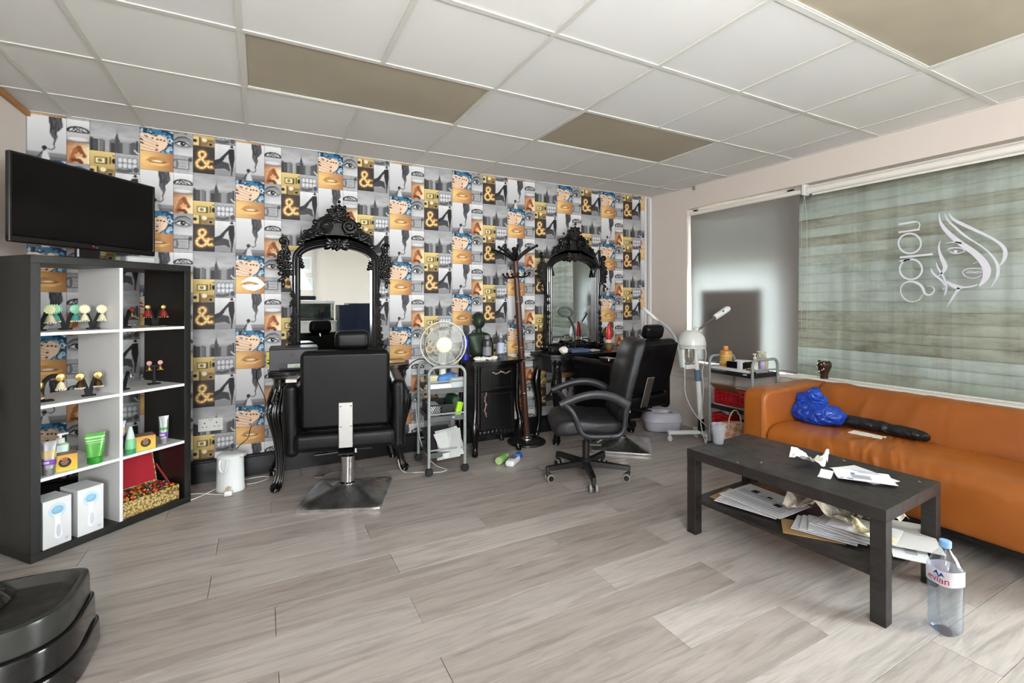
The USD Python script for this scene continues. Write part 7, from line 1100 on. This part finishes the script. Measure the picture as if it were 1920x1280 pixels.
SIGN = {
    'letter_n': [([(1.6455,1.7814),(1.598,1.7838),(1.5518,1.7863)],[0.007,0.0068,0.0062]),([(1.5518,1.7863),(1.5341,1.7805),(1.5256,1.762),(1.5316,1.7395)],[0.005,0.003,0.0027,0.003]),([(1.6444,1.7273),(1.5825,1.7291),(1.5266,1.7315)],[0.0064,0.0062,0.0062]),],
    'letter_o': [([(1.5191,1.6366),(1.5203,1.6238),(1.5237,1.6117),(1.5294,1.6008),(1.537,1.5915),(1.5463,1.5841),(1.557,1.579),(1.5687,1.5762),(1.5809,1.5761),(1.5932,1.5785),(1.6052,1.5835),(1.6162,1.5908),(1.626,1.6002),(1.634,1.6113),(1.64,1.6238),(1.6437,1.637),(1.6449,1.6505),(1.6437,1.6638),(1.64,1.6762),(1.634,1.6873),(1.626,1.6967),(1.6162,1.7039),(1.6052,1.7088),(1.5932,1.7111),(1.5809,1.7108),(1.5687,1.708),(1.557,1.7026),(1.5463,1.6951),(1.537,1.6857),(1.5294,1.6746),(1.5237,1.6625),(1.5203,1.6497),(1.5191,1.6366)],[0.004,0.0043,0.0045,0.0048,0.005,0.0052,0.0055,0.0056,0.0057,0.0056,0.0056,0.0054,0.0052,0.005,0.0048,0.0044,0.0041,0.0045,0.0048,0.005,0.0053,0.0054,0.0056,0.0056,0.0056,0.0056,0.0055,0.0053,0.0051,0.0048,0.0045,0.0043,0.004]),],
    'letter_l': [([(1.6375,1.5521),(1.5467,1.5556),(1.4569,1.5592)],[0.0069,0.0068,0.0066]),],
    'letter_a': [([(1.6375,1.5268),(1.6032,1.5298),(1.5799,1.5348)],[0.0063,0.0063,0.005]),([(1.5131,1.4633),(1.5143,1.4502),(1.5178,1.4378),(1.5234,1.4264),(1.531,1.4165),(1.5403,1.4086),(1.5509,1.4028),(1.5626,1.3994),(1.5748,1.3986),(1.587,1.4005),(1.5989,1.4049),(1.6099,1.4118),(1.6196,1.4209),(1.6276,1.4318),(1.6336,1.4442),(1.6373,1.4574),(1.6385,1.4711),(1.6373,1.4846),(1.6336,1.4974),(1.6276,1.509),(1.6196,1.519),(1.6099,1.5268),(1.5989,1.5324),(1.587,1.5353),(1.5748,1.5356),(1.5626,1.5333),(1.5509,1.5285),(1.5403,1.5214),(1.531,1.5123),(1.5234,1.5015),(1.5178,1.4894),(1.5143,1.4765),(1.5131,1.4633)],[0.004,0.0043,0.0046,0.0048,0.005,0.0053,0.0055,0.0056,0.0056,0.0056,0.0055,0.0054,0.0052,0.005,0.0048,0.0044,0.0041,0.0044,0.0047,0.005,0.0052,0.0053,0.0056,0.0056,0.0056,0.0056,0.0055,0.0053,0.0051,0.0049,0.0045,0.0043,0.004]),],
    'letter_s': [([(1.5077,1.2948),(1.5316,1.2583),(1.5722,1.246),(1.6137,1.2713),(1.6322,1.3157),(1.6242,1.3598),(1.5928,1.3825),(1.5569,1.3811),(1.5266,1.3627),(1.5067,1.3315),(1.4968,1.3008),(1.4773,1.2913),(1.4555,1.3031),(1.4483,1.324),(1.4579,1.3453),(1.4773,1.3501),(1.4895,1.3463)],[0.0015,0.0025,0.0034,0.0032,0.0028,0.0035,0.005,0.0068,0.0076,0.0073,0.0061,0.0054,0.0042,0.0033,0.0024,0.0018,0.0012]),],
    'hair_line': [([(1.4222,1.8198),(1.4175,1.7702),(1.3964,1.7196),(1.3551,1.6612),(1.3103,1.6095),(1.2538,1.5522),(1.2116,1.4922),(1.193,1.435),(1.2013,1.3852),(1.2284,1.3413)],[0.0015,0.0054,0.01,0.013,0.0145,0.016,0.0179,0.0185,0.014,0.0023]),([(1.3941,1.814),(1.3779,1.7701),(1.346,1.7243),(1.3059,1.6725),(1.2538,1.6203),(1.2033,1.5698),(1.1665,1.5163),(1.1463,1.4652),(1.1443,1.4156),(1.1544,1.3776),(1.1746,1.3369)],[0.0012,0.0041,0.0052,0.0058,0.0039,0.0034,0.005,0.0072,0.0066,0.0038,0.0011]),([(1.3733,1.8152),(1.3551,1.7782),(1.3103,1.7366),(1.2453,1.6873),(1.1827,1.64),(1.1384,1.5962),(1.1166,1.5611),(1.1127,1.5226),(1.1225,1.4853),(1.1384,1.4591)],[0.0012,0.0058,0.0093,0.0078,0.0062,0.0072,0.0088,0.0092,0.0065,0.0014]),([(1.4175,1.6421),(1.4245,1.6041),(1.4175,1.5557),(1.4011,1.5067),(1.3918,1.4705),(1.4034,1.4386),(1.4293,1.4132)],[0.0012,0.0042,0.0066,0.0106,0.0112,0.0065,0.0015]),([(1.4378,1.5036),(1.4293,1.467),(1.4104,1.4301),(1.3964,1.3938),(1.3871,1.3521),(1.3895,1.3108),(1.3941,1.2901)],[0.0012,0.0047,0.0065,0.0047,0.0053,0.0041,0.0012]),([(1.4675,1.4683),(1.4531,1.4325),(1.4245,1.401),(1.4011,1.3703),(1.3895,1.3403)],[0.0012,0.0049,0.0065,0.0041,0.0018]),([(1.4057,1.323),(1.4001,1.3288),(1.3941,1.3345)],[0.0021,0.0021,0.0015]),],
    'face_line': [([(1.3895,1.6211),(1.3642,1.6259),(1.3326,1.6224),(1.3103,1.6141)],[0.0012,0.0026,0.0041,0.0046]),([(1.3816,1.5807),(1.3642,1.5884),(1.3326,1.5887),(1.3059,1.579),(1.2949,1.563)],[0.0024,0.0035,0.003,0.0026,0.0017]),([(1.3779,1.5745),(1.3551,1.5588),(1.3236,1.553),(1.2949,1.5618)],[0.003,0.0035,0.0026,0.0014]),([(1.3469,1.5668),(1.3326,1.5631)],[0.0077,0.0075]),([(1.3825,1.5879),(1.371,1.5779)],[0.0015,0.003]),([(1.3848,1.5734),(1.3688,1.57)],[0.0015,0.0029]),([(1.256,1.4842),(1.2474,1.4847),(1.2347,1.4939)],[0.0034,0.0023,0.0011]),([(1.3081,1.4332),(1.2884,1.4493),(1.2624,1.4534),(1.2326,1.4514),(1.2116,1.4417)],[0.0015,0.0023,0.0023,0.0022,0.0017]),([(1.3081,1.4332),(1.2927,1.4065),(1.271,1.394),(1.2453,1.3928),(1.2179,1.4084)],[0.0015,0.0023,0.0026,0.0023,0.0014]),([(1.2884,1.4292),(1.2667,1.4354),(1.2496,1.4287),(1.2326,1.4334),(1.2116,1.4277)],[0.0011,0.002,0.0026,0.002,0.0014]),([(1.2884,1.4281),(1.2624,1.4249),(1.2368,1.4235),(1.2137,1.425)],[0.0012,0.0017,0.0017,0.0011]),([(1.3848,1.3786),(1.3596,1.3541),(1.3326,1.3398),(1.2884,1.3374),(1.2538,1.3432),(1.2347,1.3528)],[0.0053,0.01,0.0133,0.0041,0.0046,0.0029]),([(1.3214,1.3325),(1.3415,1.2981),(1.3642,1.2516),(1.3848,1.2133)],[0.0103,0.0064,0.0041,0.0012]),],
}

def stroke2(pts, w, x=3.9015, n=None):
    p = np.array(pts); n = n or max(12, len(p) * 7); w = np.array(w); d = np.r_[0, np.cumsum(np.linalg.norm(np.diff(p, axis=0), axis=1))]; closed = np.linalg.norm(p[0] - p[-1]) < 1e-3
    q = np.linspace(0, d[-1], n)
    if len(p) > 2:
        from scipy.interpolate import CubicSpline, PchipInterpolator
        c = CubicSpline(d, p, bc_type='periodic' if closed else 'natural')(q) if not closed else CubicSpline(d, np.vstack([p[:-1], p[:1]]), bc_type='periodic')(q); ww = PchipInterpolator(d, w)(q)
    else: c = np.stack([np.interp(q, d, p[:, k]) for k in (0, 1)], 1); ww = np.interp(q, d, w)
    tg = np.gradient(c, axis=0); tg /= np.linalg.norm(tg, axis=1, keepdims=True); nn = np.stack([-tg[:, 1], tg[:, 0]], 1); a, b = c + nn * ww[:, None], c - nn * ww[:, None]
    return loft(np.stack([np.stack([np.full(n, xx), s[:, 0], s[:, 1]], 1) for xx, s in ((x - 0.0012, a), (x - 0.0012, b), (x + 0.002, b), (x + 0.002, a))], 1))
t = thing('window_lettering', 'white vinyl salon lettering and woman face outline on the window glass', 'window lettering', (0, 0, 0)); vin = mat('white_vinyl', '#dfe0ea', 0.5)
for nm, strokes in SIGN.items():
    if nm.startswith('letter'): part(t, nm, J(*[stroke2(p, w) for p, w in strokes]), vin, smooth=False)
    else:
        for p, w in strokes: part(t, nm, stroke2(p, w), vin, smooth=False)
t = thing('figurine', 'small brown beaded figurine on the window sill behind the sofa', 'figurine', (3.845, 2.105, 0.6555)); fb_ = mat('brown_glaze', '#3a241a', 0.25, var=(40, 0.5)); part(t, 'body', displaced(lathe([(0.0, 0), (0.028, 0.002), (0.026, 0.03), (0.040, 0.065), (0.050, 0.10), (0.048, 0.122), (0.036, 0.132), (0.0, 0.135)], 24), 0.004, 40, 3), fb_); part(t, 'bead', J(*[ell(-0.048 + 0.004 * (k % 3), 0.03 - 0.018 * (k % 4), 0.045 + 0.011 * k, 0.005, 0.005, 0.005, 1) for k in range(8)]), pearl, kind='stuff'); part(t, 'ear', J(ell(0, 0.036, 0.128, 0.016, 0.012, 0.012, 1), ell(0, -0.034, 0.126, 0.018, 0.014, 0.012, 1)), fb_)
solo('window_board', cb(3.872, 2.93, 1.02, 0.008, 0.64, 0.70, 0.002), mat('dark_board', '#4a4744', 0.7), 'dark board standing on the sill behind the grey blind', 'board')
t = thing('conduit', 'white wall conduit with cables running up the corner', 'conduit', (3.735, 3.89, 0)); part(t, 'channel', J(cb(-0.03, -0.008, 1.27, 0.022, 0.016, 2.23, 0.003), cb(0.035, -0.012, 1.27, 0.030, 0.024, 2.23, 0.003)), mat('conduit_white', '#dfe0e0', 0.4)); part(t, 'cable', J(tube(spline([(-0.008, -0.006, 2.38), (-0.004, -0.008, 1.8), (-0.008, -0.006, 1.2), (-0.006, -0.008, 0.2)], 24), 0.003, 6), tube(spline([(0.006, -0.006, 2.38), (0.008, -0.008, 1.7), (0.004, -0.006, 1.0), (0.006, -0.008, 0.2)], 24), 0.003, 6)), mat('cable_grey', '#8a8d92', 0.5))
t = thing('ceiling_hook', 'tiny grey sensor under the ceiling edge above the blind', 'sensor', (3.765, 3.275, 2.385)); part(t, 'body', lathe([(0.008, -0.03), (0.012, -0.026), (0.012, -0.004), (0.016, 0.0)], 14), mat('sensor_grey', '#8b8f96', 0.4)); part(t, 'lens', ell(0, 0, -0.03, 0.006, 0.006, 0.005, 1), ink_dark)

# ------------------------------------------------------------------ the part of the room that the first mirror shows
navy = mat('navy_desk_panel', '#141d33', 0.35); t = thing('reception_desk', 'dark navy reception desk seen only in the first mirror', 'reception desk', (1.66, -1.42, 0)); part(t, 'front_panel', cb(0, 0, 0.60, 0.86, 0.5, 1.2, 0.004), navy); part(t, 'upper_top', cb(0.09, -0.02, 1.215, 0.72, 0.56, 0.03, 0.004), mat('navy_top', '#1c2742', 0.3)); part(t, 'door', cb(0.12, 0.252, 0.5, 0.48, 0.008, 0.86, 0.002), navy); part(t, 'knob', ell(0.30, 0.262, 0.72, 0.012, 0.012, 0.012, 1), chrome)
t = thing('tank_stand', 'white cabinet under the fish tank, seen in the first mirror', 'cabinet', (0.84, -1.55, 0)); part(t, 'carcass', cb(0, 0, 0.45, 0.70, 0.42, 0.9, 0.004), white_lam); part(t, 'plinth', cb(0, 0, 0.91, 0.74, 0.46, 0.025, 0.004), white_lam); part(t, 'door', J(cb(-0.17, 0.212, 0.45, 0.32, 0.006, 0.8, 0.002)), white_lam); part(t, 'door', J(cb(0.17, 0.212, 0.45, 0.32, 0.006, 0.8, 0.002)), white_lam)
t = thing('fish_tank', 'glass fish tank with white hood, seen in the first mirror', 'fish tank', (0.84, -1.55, 0.923)); part(t, 'glass', J(bb(-0.33, 0.33, 0.19, 0.196, 0, 0.30), bb(-0.33, 0.33, -0.196, -0.19, 0, 0.30), bb(-0.33, -0.324, -0.19, 0.19, 0, 0.30), bb(0.324, 0.33, -0.19, 0.19, 0, 0.30)), glassy('window_glass')); part(t, 'back_panel', bb(-0.32, 0.32, -0.188, -0.182, 0, 0.3), mat('tank_back', '#41564f', 0.6)); part(t, 'hood', cb(0, 0, 0.325, 0.68, 0.41, 0.05, 0.006), white_lam); part(t, 'gravel', bb(-0.32, 0.32, -0.18, 0.18, 0, 0.035), mat('tank_gravel', '#3a3d38', 0.8)); part(t, 'ornament', displaced(ell(0.08, 0.0, 0.12, 0.085, 0.07, 0.08, 3), 0.01, 20, 2), mat('tank_rock', '#1e2226', 0.7))
solo('folded_jacket', mv(displaced(rb(0, 0, 0.045, 0.36, 0.24, 0.07, 0.025, 8), 0.012, 12, 2, 1), (0.70, -1.55, 1.282)), mat('navy_jacket', '#1a2133', 0.8), 'dark folded jacket on the fish tank hood', 'jacket'); solo('tape_roll', mv(lathe([(0.03, 0), (0.05, 0), (0.05, 0.04), (0.03, 0.04)], 24), (1.08, -1.55, 1.277)), paper_white, 'white tape roll on the fish tank hood', 'tape')
for k, (x, z, w_, h_, lb_) in enumerate(((0.62, 2.05, 0.24, 0.34, 'upper white notice on the rear wall'), (0.62, 1.66, 0.30, 0.22, 'lower white notice on the rear wall'))):
    t = thing('notice', lb_, 'notice', (x + 0.22, YR, z)); part(t, 'sheet', bb(-w_ / 2, w_ / 2, 0.001, 0.003, -h_ / 2, h_ / 2), paper_white); part(t, 'text_lines', J(*[bb(-w_ * 0.4, w_ * 0.4 - 0.02 * (j % 2), 0.003, 0.0036, h_ * 0.3 - 0.03 * j, h_ * 0.3 + 0.010 - 0.03 * j) for j in range(int(h_ * 0.7 / 0.03))]), ink_grey, kind='stuff')
solo('trim_2', cb(1.02, YR + 0.012, H / 2, 0.05, 0.024, H, 0.004), mat('alu_trim', '#b9bab8', 0.4), kind='structure')
